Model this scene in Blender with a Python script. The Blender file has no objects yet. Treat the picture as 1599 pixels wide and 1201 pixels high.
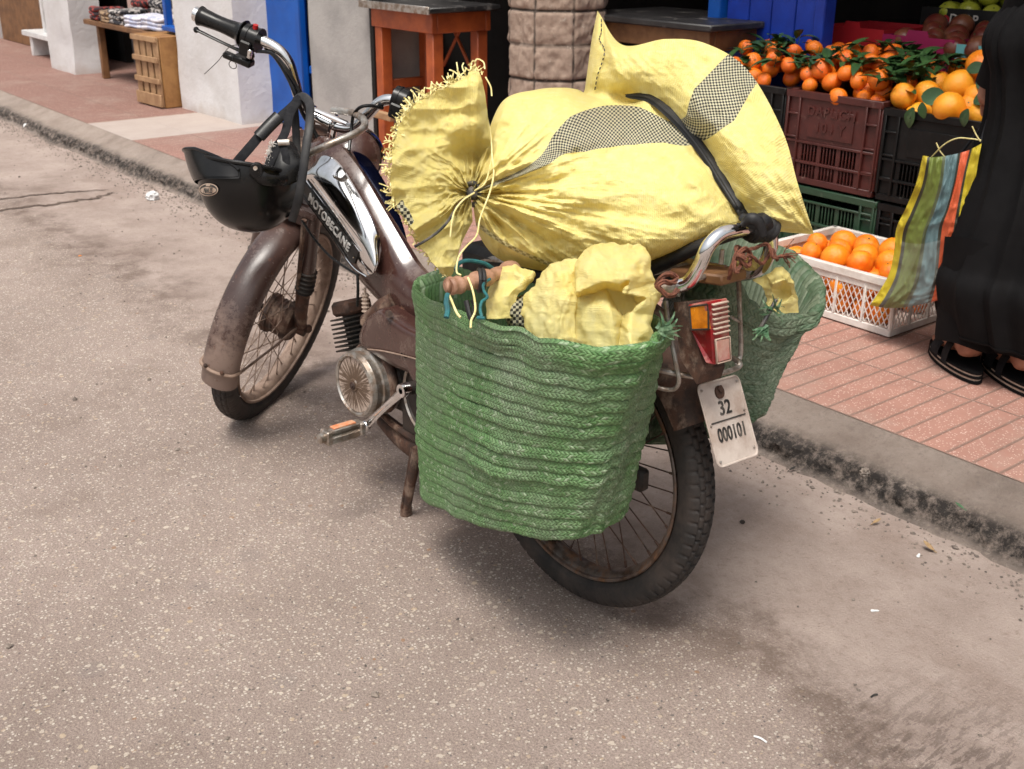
import bpy, bmesh, math, random
import numpy as np
from math import sin, cos, pi, radians, sqrt, atan2
from mathutils import Matrix, Vector
random.seed(7); np.random.seed(7)
sce = bpy.context.scene; COL = sce.collection
# ---------------------------------------------------------------- camera, sky, sun, exposure
TILT = .3897; ROLL = -.0065; CH = 1.1558; FOC = 1778.46; CX, CY = 799.5, 600.5
def unit(v): v = np.array(v, float); return v/np.linalg.norm(v)
def rotm(ax, a):
    ax = unit(ax); K = np.array([[0, -ax[2], ax[1]], [ax[2], 0, -ax[0]], [-ax[1], ax[0], 0]])
    return np.eye(3)+sin(a)*K+(1-cos(a))*K@K
CAM = np.array([0, 0, CH]); FW = np.array([0, cos(TILT), -sin(TILT)])
RT = rotm(FW, ROLL)@np.array([1., 0, 0]); UP = np.cross(RT, FW)
cam = bpy.data.objects.new('camera', bpy.data.cameras.new('camera')); COL.objects.link(cam)
M = Matrix.Identity(4)
for i in range(3): M[i][0] = RT[i]; M[i][1] = UP[i]; M[i][2] = -FW[i]; M[i][3] = CAM[i]
cam.matrix_world = M; cam.data.lens = FOC/1599*36; cam.data.sensor_width = 36
cam.data.clip_end = 500; cam.data.clip_start = .02
cam.data.dof.use_dof = True; cam.data.dof.focus_distance = 1.85; cam.data.dof.aperture_fstop = 13
sce.camera = cam
w = bpy.data.worlds.new("World"); sce.world = w; w.use_nodes = True
nt = w.node_tree; bg = nt.nodes['Background']
sky = nt.nodes.new('ShaderNodeTexSky'); sky.sky_type = 'NISHITA'; sky.sun_disc = False
SUN_EL, SUN_AZ = radians(66), radians(-165)   # azimuth from +Y clockwise
sky.sun_elevation = SUN_EL; sky.sun_rotation = SUN_AZ; sky.air_density = 1.5; sky.dust_density = 6
hs = nt.nodes.new('ShaderNodeHueSaturation'); hs.inputs['Saturation'].default_value = .3
nt.links.new(sky.outputs[0], hs.inputs['Color']); nt.links.new(hs.outputs[0], bg.inputs[0]); bg.inputs[1].default_value = .105
sl = bpy.data.lights.new('sun', 'SUN'); sl.energy = 2.0; sl.angle = radians(21); sl.color = (1, .95, .87)
so = bpy.data.objects.new('sun', sl); COL.objects.link(so)
sd = Vector((sin(SUN_AZ)*cos(SUN_EL), cos(SUN_AZ)*cos(SUN_EL), sin(SUN_EL)))
so.rotation_euler = sd.to_track_quat('Z', 'Y').to_euler()
sce.view_settings.view_transform = 'Standard'; sce.view_settings.look = 'None'; sce.view_settings.gamma = 1
sce.view_settings.exposure = .66
# ---------------------------------------------------------------- geometry of the place
def ray(x, y): return unit(FW+(x-CX)/FOC*RT-(y-CY)/FOC*UP)
def atd(x, y, z): return CAM+z*(FW+(x-CX)/FOC*RT-(y-CY)/FOC*UP)       # a point at depth z
def gnd(x, y, z=0): d = ray(x, y); return CAM+(z-CH)/d[2]*d
STR = 2.2445; S = np.array([cos(STR), sin(STR), 0]); T = np.array([sin(STR), -cos(STR), 0])
def sw(s, t, z): return S*s+T*t+np.array([0, 0, z])
def ont(x, y, t):
    d = ray(x, y); return CAM+(t-CAM@T)/(d@T)*d
SROT = atan2(-S[1], -S[0])                                            # local x = towards -S, y = T
SM = Matrix.Rotation(SROT, 4, 'Z')
def rb(p): return rotm((0, 0, 1), 2.3008)@rotm((1, 0, 0), .0262)@rotm((0, 1, 0), .0218)
BR = rb(0); BO = np.array([.1292, 1.7882, .0093])
BM = Matrix.Identity(4)
for i in range(3):
    for j in range(3): BM[i][j] = BR[i][j]
    BM[i][3] = BO[i]
BMI = BM.inverted()
def bl(x, y, v):
    n = BR@np.array([0, 1., 0]); d = ray(x, y); return BR.T@(CAM+((BO+n*v-CAM)@n)/(d@n)*d-BO)
def blu(x, y, u):
    n = BR@np.array([1., 0, 0]); d = ray(x, y); return BR.T@(CAM+((BO+n*u-CAM)@n)/(d@n)*d-BO)
def w2b(P): return BR.T@(np.array(P)-BO)
def b2w(P): return BR@np.array(P)+BO
def depth(P): return (np.array(P)-CAM)@FW
WB, DEL, RK, OFF, WR = 1.1084, 1.0393, .3852, .0435, .275
FAX = np.array([-sin(RK), 0, cos(RK)]); FFP = np.array([cos(RK), 0, sin(RK)])
FA = np.array([WB, 0, WR])-OFF*FFP; SX = rotm(FAX, -DEL)
FB = np.stack([SX@FFP, SX@np.array([0, 1., 0]), FAX], 1)
def ff(x, y, z): return FA+FB@np.array([x, y, z])                     # fork frame -> moped frame
def ffp(px, py, axis, val):
    n = BR@FB[:, axis]; P0 = b2w(FA+FB[:, axis]*val); d = ray(px, py)
    return w2b(CAM+((P0-CAM)@n)/(d@n)*d)
# ---------------------------------------------------------------- noise, curves
_perm = np.random.RandomState(3).rand(64, 64, 64)
def vn(P):
    P = np.asarray(P, float); i = np.floor(P).astype(int); f = P-i; f = f*f*(3-2*f)
    o = 0
    for a in (0, 1):
        for b in (0, 1):
            for c in (0, 1):
                wgt = (f[..., 0] if a else 1-f[..., 0])*(f[..., 1] if b else 1-f[..., 1])*(f[..., 2] if c else 1-f[..., 2])
                o = o+wgt*_perm[(i[..., 0]+a) % 64, (i[..., 1]+b) % 64, (i[..., 2]+c) % 64]
    return o*2-1
def fbm(P, o=4):
    P = np.asarray(P, float); r = 0; a = 1
    for k in range(o): r = r+a*vn(P*2**k+k*7.3); a *= .5
    return r
def ridged(P, o=4):
    P = np.asarray(P, float); r = 0; a = 1
    for k in range(o): r = r+a*(1-2*np.abs(vn(P*2**k+k*5.1))); a *= .5
    return r
def crease(x, y, seed, frq):                                          # faceted folds: a maximum of tilted planes
    rs = np.random.RandomState(int(seed*10)); wx = x+14*fbm(np.stack([x*.012, y*.012, 0*x+seed], -1), 2); wy = y+14*fbm(np.stack([x*.012, y*.012, 0*x+seed+9], -1), 2); out_ = 0*x
    for k in range(5):
        a = rs.uniform(0, pi); f_ = frq*rs.uniform(.5, 1.5); u_ = (wx*cos(a)+wy*sin(a))*f_+rs.uniform(0, 9); w_ = np.abs((u_ % 1)-.5)*2; out_ = out_+(w_**1.3-.5)*(1.-.12*k)/(f_/frq)*.8
    return out_
def cr(P, n, closed=False):
    P = np.array(P, float); N = len(P); segs = N if closed else N-1
    t = np.linspace(0, segs, n, endpoint=not closed); i = np.minimum(t.astype(int), segs-1); f = (t-i)
    f = f.reshape((-1,)+(1,)*(P.ndim-1))
    if closed: g = lambda k: P[(i+k) % N]
    else:
        Q = np.concatenate([[2*P[0]-P[1]], P, [2*P[-1]-P[-2]]]); g = lambda k: Q[i+k+1]
    a, b, c, d = g(-1), g(0), g(1), g(2)
    return .5*(2*b+(c-a)*f+(2*a-5*b+4*c-d)*f**2+(3*b-a-3*c+d)*f**3)
# ---------------------------------------------------------------- mesh builder
class MB:
    def __init__(s): s.v = []; s.f = []; s.n = 0; s.uv = {}; s.mi = []
    def add(s, V, F, uv=None, mi=0):
        V = np.asarray(V, float)
        b = s.n; s.v.append(V); s.n += len(V)
        for f in F: s.f.append(tuple(b+i for i in f)); s.mi.append(mi)
        if uv is not None: s.uv[b] = np.asarray(uv)
        return s
    def box(s, c, h, R=None, mi=0):
        V = np.array([(x, y, z) for x in (-1, 1) for y in (-1, 1) for z in (-1, 1)], float)*np.array(h)
        if R is not None: V = V@np.array(R).T
        return s.add(V+np.array(c), [(0, 1, 3, 2), (4, 6, 7, 5), (0, 4, 5, 1), (2, 3, 7, 6), (0, 2, 6, 4), (1, 5, 7, 3)], mi=mi)
    def bbox(s, c, h, R=None, bev=.004, mi=0):                          # box with bevelled edges
        h = np.array(h, float); b = min(bev, h.min()*.45)
        V = []; idx = {}
        for sx in (-1, 1):
            for sy in (-1, 1):
                for sz in (-1, 1):
                    for ax in range(3):
                        p = np.array([sx, sy, sz])*h; q = p.copy()
                        for k in range(3):
                            if k != ax: q[k] -= np.sign(p[k])*b
                        idx[(sx, sy, sz, ax)] = len(V); V.append(q)
        F = []
        for ax in range(3):
            o = [k for k in range(3) if k != ax]
            for sg in (-1, 1):
                ring = []
                for (p, q) in ((-1, -1), (1, -1), (1, 1), (-1, 1)):
                    k = [0, 0, 0]; k[ax] = sg; k[o[0]] = p; k[o[1]] = q; ring.append(idx[(*k, ax)])
                F.append(ring if (sg > 0) == (ax != 1) else ring[::-1])
        for e in range(3):
            o = [k for k in range(3) if k != e]
            for p in (-1, 1):
                for q in (-1, 1):
                    k0 = [0, 0, 0]; k0[e] = -1; k0[o[0]] = p; k0[o[1]] = q; k1 = list(k0); k1[e] = 1
                    F.append([idx[(*k0, o[0])], idx[(*k1, o[0])], idx[(*k1, o[1])], idx[(*k0, o[1])]])
        for sx in (-1, 1):
            for sy in (-1, 1):
                for sz in (-1, 1): F.append([idx[(sx, sy, sz, a)] for a in range(3)])
        V = np.array(V)
        if R is not None: V = V@np.array(R).T
        return s.add(V+np.array(c), F, mi=mi)
    def tube(s, P, r, n=10, cap=True, flat=None, up=None, mi=0, sub=None):
        P = np.array(P, float)
        if sub: P = cr(P, sub)
        m = len(P); r = np.broadcast_to(np.array(r, float), (m,)) if np.ndim(r) == 0 else np.interp(np.linspace(0, 1, m), np.linspace(0, 1, len(r)), r)
        d = np.gradient(P, axis=0); d /= np.linalg.norm(d, axis=1)[:, None]+1e-12
        u = np.array(up if up is not None else ([0, 0, 1.] if abs(d[0][2]) < .9 else [1., 0, 0])); V = []
        t = np.linspace(0, 2*pi, n, endpoint=False)
        for i in range(m):
            if up is not None: u = np.array(up, float)
            u = u-(u@d[i])*d[i]; u /= np.linalg.norm(u)+1e-12; k = np.cross(d[i], u)
            V.append(P[i]+r[i]*(np.cos(t)[:, None]*k+np.sin(t)[:, None]*u*(flat or 1)))
        F = [(i*n+j, i*n+(j+1) % n, (i+1)*n+(j+1) % n, (i+1)*n+j) for i in range(m-1) for j in range(n)]
        if cap: F += [tuple(range(n))[::-1], tuple(range((m-1)*n, m*n))]
        return s.add(np.concatenate(V), F, mi=mi)
    def grid(s, G, cu=False, cv=False, mi=0, uv=True, uvs=None):
        G = np.asarray(G); a, b = G.shape[:2]
        F = [(i*b+j, i*b+(j+1) % b, ((i+1) % a)*b+(j+1) % b, ((i+1) % a)*b+j) for i in range(a-(not cu)) for j in range(b-(not cv))]
        if uvs is None:
            U, W_ = np.meshgrid(np.linspace(0, 1, a), np.linspace(0, 1, b), indexing='ij'); uvs = np.stack([U, W_], -1)
        return s.add(G.reshape(-1, 3), F, uv=np.asarray(uvs).reshape(-1, 2), mi=mi)
    def lathe(s, prof, c, ax, n=32, mi=0, a0=0, a1=2*pi):
        ax = unit(ax); e = unit(np.cross(ax, [.12, .31, .9])); g = np.cross(ax, e); full = a1-a0 > 6.28
        t = np.linspace(a0, a1, n, endpoint=not full)
        G = np.array([[np.array(c)+ax*h+r*(cos(q)*e+sin(q)*g) for (r, h) in prof] for q in t])
        return s.grid(G, cu=full, mi=mi)
    def sph(s, c, r, n=12, mi=0, sq=None, R=None):
        th = np.linspace(0, pi, n//2+1); ph = np.linspace(0, 2*pi, n, endpoint=False)
        V = [(0, 0, 1.)]+[(sin(a)*cos(b), sin(a)*sin(b), cos(a)) for a in th[1:-1] for b in ph]+[(0, 0, -1.)]
        V = np.array(V)*np.array(r if np.ndim(r) else (r, r, r))
        if R is not None: V = V@np.array(R).T
        k = len(th)-2; F = [(0, 1+j, 1+(j+1) % n) for j in range(n)]
        F += [(1+i*n+j, 1+(i+1)*n+j, 1+(i+1)*n+(j+1) % n, 1+i*n+(j+1) % n) for i in range(k-1) for j in range(n)]
        F += [(len(V)-1, 1+(k-1)*n+(j+1) % n, 1+(k-1)*n+j) for j in range(n)]
        return s.add(V+np.array(c), F, mi=mi)
    def prism(s, pts, z0, z1, fn=None, mi=0):                           # 2D outline extruded; fn maps (x,y,z)->point
        n = len(pts); V = [(x, y, z0) for x, y in pts]+[(x, y, z1) for x, y in pts]
        if fn: V = [fn(*q) for q in V]
        return s.add(V, [tuple(range(n))[::-1], tuple(range(n, 2*n))]+[(i, (i+1) % n, n+(i+1) % n, n+i) for i in range(n)], mi=mi)
    def xf(s, m):
        m = np.array(m); s.v = [v@m[:3, :3].T+m[:3, 3] for v in s.v]; return s
    def build(s, name, mats, parent=None, smooth=True, sharp=40, loc=None):
        me = bpy.data.meshes.new(name); V = np.concatenate(s.v) if s.v else np.zeros((0, 3))
        me.from_pydata(V.tolist(), [], s.f)
        mats = mats if isinstance(mats, (list, tuple)) else [mats]
        for m_ in mats: me.materials.append(m_)
        me.polygons.foreach_set('material_index', s.mi)
        if s.uv:
            UVv = np.zeros((s.n, 2))
            for b, a in s.uv.items(): UVv[b:b+len(a)] = a
            l = me.uv_layers.new(name='UVMap'); vi = np.zeros(len(me.loops), int); me.loops.foreach_get('vertex_index', vi)
            l.data.foreach_set('uv', UVv[vi].ravel())
        me.update()
        bm = bmesh.new(); bm.from_mesh(me); bmesh.ops.recalc_face_normals(bm, faces=bm.faces); bm.to_mesh(me); bm.free()
        if smooth:
            me.polygons.foreach_set('use_smooth', [True]*len(me.polygons))
            try: me.set_sharp_from_angle(angle=radians(sharp))
            except Exception: pass
        o = bpy.data.objects.new(name, me); COL.objects.link(o)
        if parent: o.parent = parent
        if loc is not None: o.location = loc
        return o
def attr(o, name, vals):
    a = o.data.attributes.new(name, 'FLOAT', 'POINT'); a.data.foreach_set('value', np.asarray(vals, float).ravel())
def tag(o, label=None, cat=None, group=None, kind=None):
    if label: o['label'] = label
    if cat: o['category'] = cat
    if group: o['group'] = group
    if kind: o['kind'] = kind
    return o
def empty(name, label, cat, loc=(0, 0, 0), rz=0, group=None, mw=None):
    o = bpy.data.objects.new(name, None); COL.objects.link(o); o.empty_display_size = .1
    if mw is not None: o.matrix_world = mw
    else: o.location = loc; o.rotation_euler = (0, 0, rz)
    return tag(o, label, cat, group)
def copy_tree(o, parent=None):
    c = o.copy(); COL.objects.link(c)
    if parent: c.parent = parent
    for ch in [x for x in bpy.data.objects if x.parent == o]: copy_tree(ch, c)
    return c
def text(name, s, size, mtx, mat, parent=None, ext=.0006, sx=1., spacing=1.):
    cu = bpy.data.curves.new(name, 'FONT'); cu.body = s; cu.size = size; cu.extrude = ext; cu.align_x = 'CENTER'; cu.align_y = 'CENTER'
    cu.space_character = spacing; cu.resolution_u = 4; cu.offset = size*.012
    t = bpy.data.objects.new(name, cu); COL.objects.link(t); dg = bpy.context.evaluated_depsgraph_get()
    me = bpy.data.meshes.new_from_object(t.evaluated_get(dg)); bpy.data.objects.remove(t); bpy.data.curves.remove(cu)
    me.transform(mtx@Matrix.Diagonal((sx, 1, 1, 1))); me.materials.clear(); me.materials.append(mat); me.name = name
    o = bpy.data.objects.new(name, me); COL.objects.link(o)
    if parent: o.parent = parent
    return o
def frame(o, x, y):                                                   # matrix with local x, y given, z = x cross y
    x = unit(x); z = unit(np.cross(x, y)); y = np.cross(z, x); m = Matrix.Identity(4)
    for i in range(3): m[i][0] = x[i]; m[i][1] = y[i]; m[i][2] = z[i]; m[i][3] = o[i]
    return m
# ---------------------------------------------------------------- materials
class NT:
    def __init__(s, name):
        s.m = bpy.data.materials.new(name); s.m.use_nodes = True; s.t = s.m.node_tree; s.b = s.t.nodes['Principled BSDF']; s.tc = s.t.nodes.new('ShaderNodeTexCoord')
    def n(s, typ, **k):
        nd = s.t.nodes.new('ShaderNode'+typ)
        for a, b in k.items():
            if hasattr(nd, a): setattr(nd, a, b)
        return nd
    def l(s, a, b): s.t.links.new(a, b)
    def put(s, inp, v):
        if isinstance(v, bpy.types.NodeSocket): s.l(v, inp)
        elif v is not None: inp.default_value = v if not (isinstance(v, tuple) and len(v) == 3 and len(getattr(inp, 'default_value', ())) == 4) else (*v, 1)
    def math(s, op, a, b=None, c=None):
        nd = s.n('Math', operation=op); s.put(nd.inputs[0], a); s.put(nd.inputs[1], b)
        if c is not None: s.put(nd.inputs[2], c)
        return nd.outputs[0]
    def mix(s, f, a, b, blend='MIX'):
        nd = s.n('Mix', data_type='RGBA', blend_type=blend); s.put(nd.inputs[0], f); s.put(nd.inputs[6], a); s.put(nd.inputs[7], b); return nd.outputs[2]
    def ramp(s, f, lo, hi):
        nd = s.n('MapRange'); s.put(nd.inputs[0], f); s.put(nd.inputs[1], lo); s.put(nd.inputs[2], hi); return nd.outputs[0]
    def noise(s, sc, det=5, rough=.6, vec=None, dist=0):
        nd = s.n('TexNoise'); nd.inputs['Scale'].default_value = sc; nd.inputs['Detail'].default_value = det; nd.inputs['Roughness'].default_value = rough
        nd.inputs['Distortion'].default_value = dist; s.l(vec or s.tc.outputs['Object'], nd.inputs['Vector']); return nd.outputs[0]
    def vor(s, sc, vec=None, feat='F1', rnd=1):
        nd = s.n('TexVoronoi', feature=feat); nd.inputs['Scale'].default_value = sc; nd.inputs['Randomness'].default_value = rnd
        s.l(vec or s.tc.outputs['Object'], nd.inputs['Vector']); return nd
    def mapv(s, scale=(1, 1, 1), rot=(0, 0, 0), vec=None):
        nd = s.n('Mapping'); nd.inputs['Scale'].default_value = scale; nd.inputs['Rotation'].default_value = rot; s.l(vec or s.tc.outputs['Object'], nd.inputs[0]); return nd.outputs[0]
    def sep(s, vec=None):
        nd = s.n('SeparateXYZ'); s.l(vec or s.tc.outputs['Object'], nd.inputs[0]); return nd.outputs
    def attr(s, name): return s.n('Attribute', attribute_name=name).outputs['Fac'] if False else s._attr(name)
    def _attr(s, name): nd = s.n('Attribute'); nd.attribute_name = name; return nd.outputs['Fac']
    def bump(s, h, st=.5, dist=.01, nrm=None):
        nd = s.n('Bump'); nd.inputs['Strength'].default_value = st; nd.inputs['Distance'].default_value = dist; s.l(h, nd.inputs['Height'])
        if nrm is not None: s.l(nrm, nd.inputs['Normal'])
        s.l(nd.outputs[0], s.b.inputs['Normal']); return nd.outputs[0]
    def out(s, col=None, rough=None, metal=None, **k):
        s.put(s.b.inputs['Base Color'], col); s.put(s.b.inputs['Roughness'], rough); s.put(s.b.inputs['Metallic'], metal)
        for a, b in k.items(): s.put(s.b.inputs[a.replace('_', ' ')], b)
        return s.m
def mk(name, c1, c2=None, c3=None, sc=14, thr=(.42, .6), thr3=(.58, .7), rough=.5, metal=0, bump=.15, bsc=120, bd=.002, r2=.15, **k):
    N = NT(name); n1 = N.noise(sc, 7, .65); c = (*c1, 1)
    f = N.ramp(n1, *thr)
    c = N.mix(f, c, (*(c2 or tuple(x*.75 for x in c1)), 1))
    R = N.math('ADD', rough, N.math('MULTIPLY', N.math('SUBTRACT', N.noise(sc*2.3, 5), .5), r2*2))
    Mt = metal
    if c3:
        g = N.ramp(N.noise(sc*.6+3, 8, .7, vec=N.mapv((1.3, 1.1, .9))), *thr3); c = N.mix(g, c, (*c3, 1)); R = N.math('ADD', R, N.math('MULTIPLY', g, .35))
        if metal: Mt = N.math('MULTIPLY', N.math('SUBTRACT', 1, g), metal)
    if bump: N.bump(N.noise(bsc, 6, .7), bump, bd)
    return N.out(c, R, Mt, **k)
m_chrome = mk('chrome', (.75, .75, .76), (.55, .54, .52), (.22, .14, .09), sc=25, thr=(.45, .75), thr3=(.66, .76), rough=.08, metal=1, bump=.03, r2=.05)
m_steel = mk('worn_steel', (.46, .44, .41), (.25, .2, .16), (.15, .08, .045), sc=40, rough=.38, metal=.8, thr3=(.52, .68))
def paintm():
    N = NT('old_brown_paint'); c = N.mix(N.ramp(N.noise(9, 7, .65), .42, .6), (.045, .019, .0155, 1), (.064, .031, .025, 1)); g = N.math('MULTIPLY', N.ramp(N.noise(6, 9, .75, vec=N.mapv((1.3, 1.1, .9))), .52, .74), .8)
    c = N.mix(g, c, (.20, .145, .115, 1)); ch = N.ramp(N.noise(55, 7, .7), .655, .675); c = N.mix(ch, c, (.10, .042, .022, 1)); ch2 = N.ramp(N.noise(110, 5, .7, vec=N.mapv((1, 1.2, .8))), .69, .71); c = N.mix(ch2, c, (.42, .36, .31, 1))
    R = N.math('ADD', .20, N.math('ADD', N.math('MULTIPLY', g, .45), N.math('MULTIPLY', ch, .5))); N.bump(N.math('SUBTRACT', N.math('MULTIPLY', N.noise(200, 5), .3), ch), .35, .0015); return N.out(c, R, 0, Coat_Weight=.35, Coat_Roughness=.12)
m_brown = paintm()
m_brownd0 = mk('dusty_brown_paint', (.040, .020, .018), (.085, .052, .042), (.32, .23, .18), sc=7, thr=(.35, .7), thr3=(.52, .68), rough=.33, bump=.25, bsc=300)
def dusty_low():
    N = NT('dust_caked_brown_paint'); z = N.sep()[2]; n = N.noise(7, 8, .7)
    c = N.mix(N.ramp(n, .35, .7), (.036, .018, .016, 1), (.080, .048, .040, 1)); g = N.ramp(N.math('ADD', N.math('MULTIPLY', N.noise(13, 10, .8), 2.2), N.math('MULTIPLY', N.ramp(z, .45, .20), .6)), 1.28, 1.62)
    c = N.mix(N.math('MULTIPLY', g, .75), c, (.24, .17, .138, 1)); c = N.mix(N.ramp(N.noise(45, 6, .7), .62, .68), c, (.12, .05, .03, 1)); c = N.mix(N.ramp(N.noise(130, 5, .7), .68, .71), c, (.5, .42, .36, 1)); N.bump(N.noise(260, 6, .7), .3, .002); return N.out(c, N.math('ADD', .26, N.math('MULTIPLY', g, .5)), 0, Coat_Weight=.2, Coat_Roughness=.2)
m_brownd = dusty_low()
m_rust = mk('rusty_metal', (.075, .033, .019), (.033, .018, .013), (.25, .175, .13), sc=30, thr3=(.52, .7), rough=.75, bump=.5, bsc=260)
m_dirty = mk('oily_black_metal', (.014, .011, .009), (.032, .022, .017), (.10, .07, .055), sc=22, rough=.6, bump=.4, bsc=200)
m_black = mk('black_plastic', (.006, .006, .0065), (.011, .0105, .0105), sc=20, rough=.28, bump=.08, Specular_IOR_Level=.25)
m_rubber = mk('grey_black_rubber', (.011, .011, .0125), (.026, .025, .025), sc=20, rough=.5, bump=.25, bsc=260, Specular_IOR_Level=.3)
m_helmet = mk('scuffed_black_shell', (.004, .004, .0045), (.008, .0075, .0075), (.030, .026, .024), sc=6, thr3=(.60, .9), rough=.22, bump=.06, r2=.1, Specular_IOR_Level=.3)
m_web = mk('webbing', (.008, .008, .010), (.014, .014, .016), sc=60, rough=.8, bump=.5, bsc=700, Specular_IOR_Level=.2)
m_blue_enamel = mk('dark_blue_enamel', (.006, .012, .06), (.008, .01, .03), (.1, .09, .1), sc=8, thr3=(.64, .8), rough=.22)
m_red = mk('red_plastic', (.45, .01, .012), rough=.35)
m_lensred = mk('red_lens', (.30, .008, .012), (.16, .012, .014), (.42, .22, .17), sc=18, thr3=(.50, .66), rough=.3, bump=.15)
m_lenspale = mk('dusty_red_lens', (.42, .10, .09), (.5, .28, .22), (.55, .4, .33), sc=22, thr3=(.5, .7), rough=.5)
m_amber = mk('amber_lens', (.60, .19, .008), (.32, .09, .006), (.7, .35, .05), sc=30, rough=.2)
m_cream = mk('dusty_cream', (.50, .39, .31), (.36, .26, .2), sc=25, rough=.6)
m_plate = mk('worn_white_plate', (.52, .45, .40), (.34, .26, .215), (.24, .14, .10), sc=22, thr=(.4, .7), thr3=(.64, .78), rough=.55, bump=.3, bsc=160)
m_ink = mk('faded_black_ink', (.012, .012, .012), (.09, .08, .07), sc=60, rough=.6)
m_whiteink = mk('grey_lettering', (.55, .55, .54), (.4, .4, .39), rough=.4, metal=.3)
m_orange_refl = mk('orange_reflector', (.62, .17, .06), (.55, .3, .18), sc=60, rough=.4)
m_wood = mk('pale_wood', (.38, .23, .12), (.27, .15, .075), sc=12, rough=.7, bump=.4, bsc=90)
m_wooddk = mk('brown_wood', (.20, .095, .038), (.12, .055, .022), sc=10, rough=.6, bump=.3, bsc=60)
m_orangepaint = mk('orange_painted_wood', (.40, .088, .022), (.27, .055, .016), (.10, .04, .02), sc=9, thr3=(.68, .78), rough=.5, bump=.2, bsc=80)
m_blue = mk('bright_blue_paint', (.002, .085, .40), (.002, .065, .32), (.06, .13, .4), sc=5, thr3=(.66, .8), rough=.45, bump=.15, bsc=50)
m_bluedk = mk('deep_blue_boards', (.004, .036, .34), (.003, .022, .24), sc=5, rough=.5, bump=.15, bsc=50)
m_bluevd = mk('dark_blue_wall', (.002, .005, .03), (.002, .003, .018), sc=4, rough=.7)  # blue wall with interior shade painted into its colour
m_dark = mk('painted_interior_shade', (.006, .005, .005), (.012, .01, .009), sc=3, rough=.9)  # near black colour painted in for interior shade
m_robe = mk('black_robe_cloth', (.0038, .0034, .0038), (.0055, .005, .0055), sc=10, rough=.85, bump=.4, bsc=500, Specular_IOR_Level=.16)
m_skin = mk('skin', (.36, .17, .11), (.28, .12, .075), sc=30, rough=.55, bump=.15, bsc=300, Subsurface_Weight=.05)
m_hair = mk('dark_scarf', (.01, .01, .012), rough=.9)
m_rope = mk('brown_rope', (.17, .055, .028), (.09, .03, .016), sc=120, rough=.8, bump=.6, bsc=500)
m_teal = mk('teal_string', (.012, .13, .14), (.01, .08, .09), sc=60, rough=.6)
m_ystr = mk('pale_yellow_string', (.72, .64, .30), (.6, .5, .2), sc=60, rough=.6)
def peel(name, a, b_, c_, rough=.36):
    N = NT(name); oi = N.n('ObjectInfo').outputs['Random']; c = N.mix(oi, a, b_); c = N.mix(N.ramp(N.noise(26, 5, .65), .40, .68), c, c_); c = N.mix(N.math('MULTIPLY', N.ramp(N.noise(90, 6, .7), .66, .72), .5), c, (.35, .14, .03, 1))
    v = N.vor(520); N.bump(N.math('ADD', v.outputs['Distance'], N.math('MULTIPLY', N.noise(60, 4), .8)), .5, .0016); return N.out(c, N.math('ADD', rough, N.math('MULTIPLY', N.math('SUBTRACT', N.noise(14, 4), .5), .3)), 0, Subsurface_Weight=.06)
m_orangef = peel('orange_peel', (.88, .25, .010, 1), (.80, .15, .008, 1), (.88, .30, .015, 1))
m_orangey = peel('golden_orange_peel', (.86, .36, .015, 1), (.82, .24, .010, 1), (.85, .38, .03, 1))
m_mand = peel('mandarin_peel', (.82, .20, .010, 1), (.66, .085, .007, 1), (.80, .19, .012, 1))
m_leaf = mk('citrus_leaf', (.040, .095, .028), (.022, .058, .018), (.10, .16, .07), sc=20, thr3=(.6, .75), rough=.38, bump=.2)
m_apple = mk('yellow_green_apple', (.42, .42, .05), (.3, .33, .03), sc=15, rough=.3)
m_pom = mk('red_brown_pomegranate', (.14, .02, .016), (.20, .07, .035), sc=10, rough=.35)
m_maroon = mk('maroon_crate_plastic', (.070, .014, .011), (.05, .010, .008), (.20, .12, .10), sc=18, thr3=(.6, .8), rough=.5, bump=.15)
m_greencr = mk('green_crate_plastic', (.020, .055, .028), (.014, .04, .02), (.14, .16, .12), sc=18, thr3=(.6, .8), rough=.5, bump=.15)
m_blackcr = mk('black_crate_plastic', (.004, .0038, .0038), (.007, .0065, .0065), (.06, .055, .05), sc=18, thr3=(.62, .8), rough=.5, bump=.15, Specular_IOR_Level=.25)
m_whitecr = mk('white_crate_plastic', (.70, .66, .62), (.58, .52, .47), (.4, .32, .26), sc=14, thr3=(.62, .8), rough=.5, bump=.1)
m_bluecr = mk('blue_crate_plastic', (.01, .09, .5), rough=.45)
m_redcard = mk('red_cardboard', (.42, .012, .02), (.34, .01, .018), sc=5, rough=.6)
m_magcard = mk('magenta_cardboard', (.30, .006, .075), (.24, .005, .06), sc=5, rough=.6)
m_tealcard = mk('turquoise_cardboard', (.18, .50, .50), (.14, .42, .43), sc=5, rough=.6)
m_blackcard = mk('black_printed_cardboard', (.008, .008, .008), rough=.5)
m_tissue = mk('white_tissue', (.72, .72, .72), (.5, .5, .5), sc=60, rough=.8)
m_gold = mk('brass_horn', (.45, .3, .12), rough=.4, metal=.6)
def m_plaster():
    N = NT('white_plaster'); z = N.sep()[2]
    c = N.mix(N.ramp(N.noise(2.2, 8, .7), .45, .7), (.60, .585, .59, 1), (.50, .475, .46, 1))
    d = N.math('ADD', z, N.math('MULTIPLY', N.noise(6, 6), .35)); f = N.ramp(d, .34, .18)
    c = N.mix(N.math('MULTIPLY', f, .75), c, (.40, .31, .25, 1)); c = N.mix(N.ramp(N.noise(9, 9, .75), .66, .74), c, (.30, .25, .22, 1))
    N.bump(N.noise(30, 8, .7), .5, .01); return N.out(c, .85)
m_plast = m_plaster()
m_plastb = mk('bluish_plaster', (.50, .50, .56), (.44, .44, .49), (.35, .3, .28), sc=5, thr3=(.66, .75), rough=.85, bump=.4, bsc=40, bd=.008)
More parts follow.
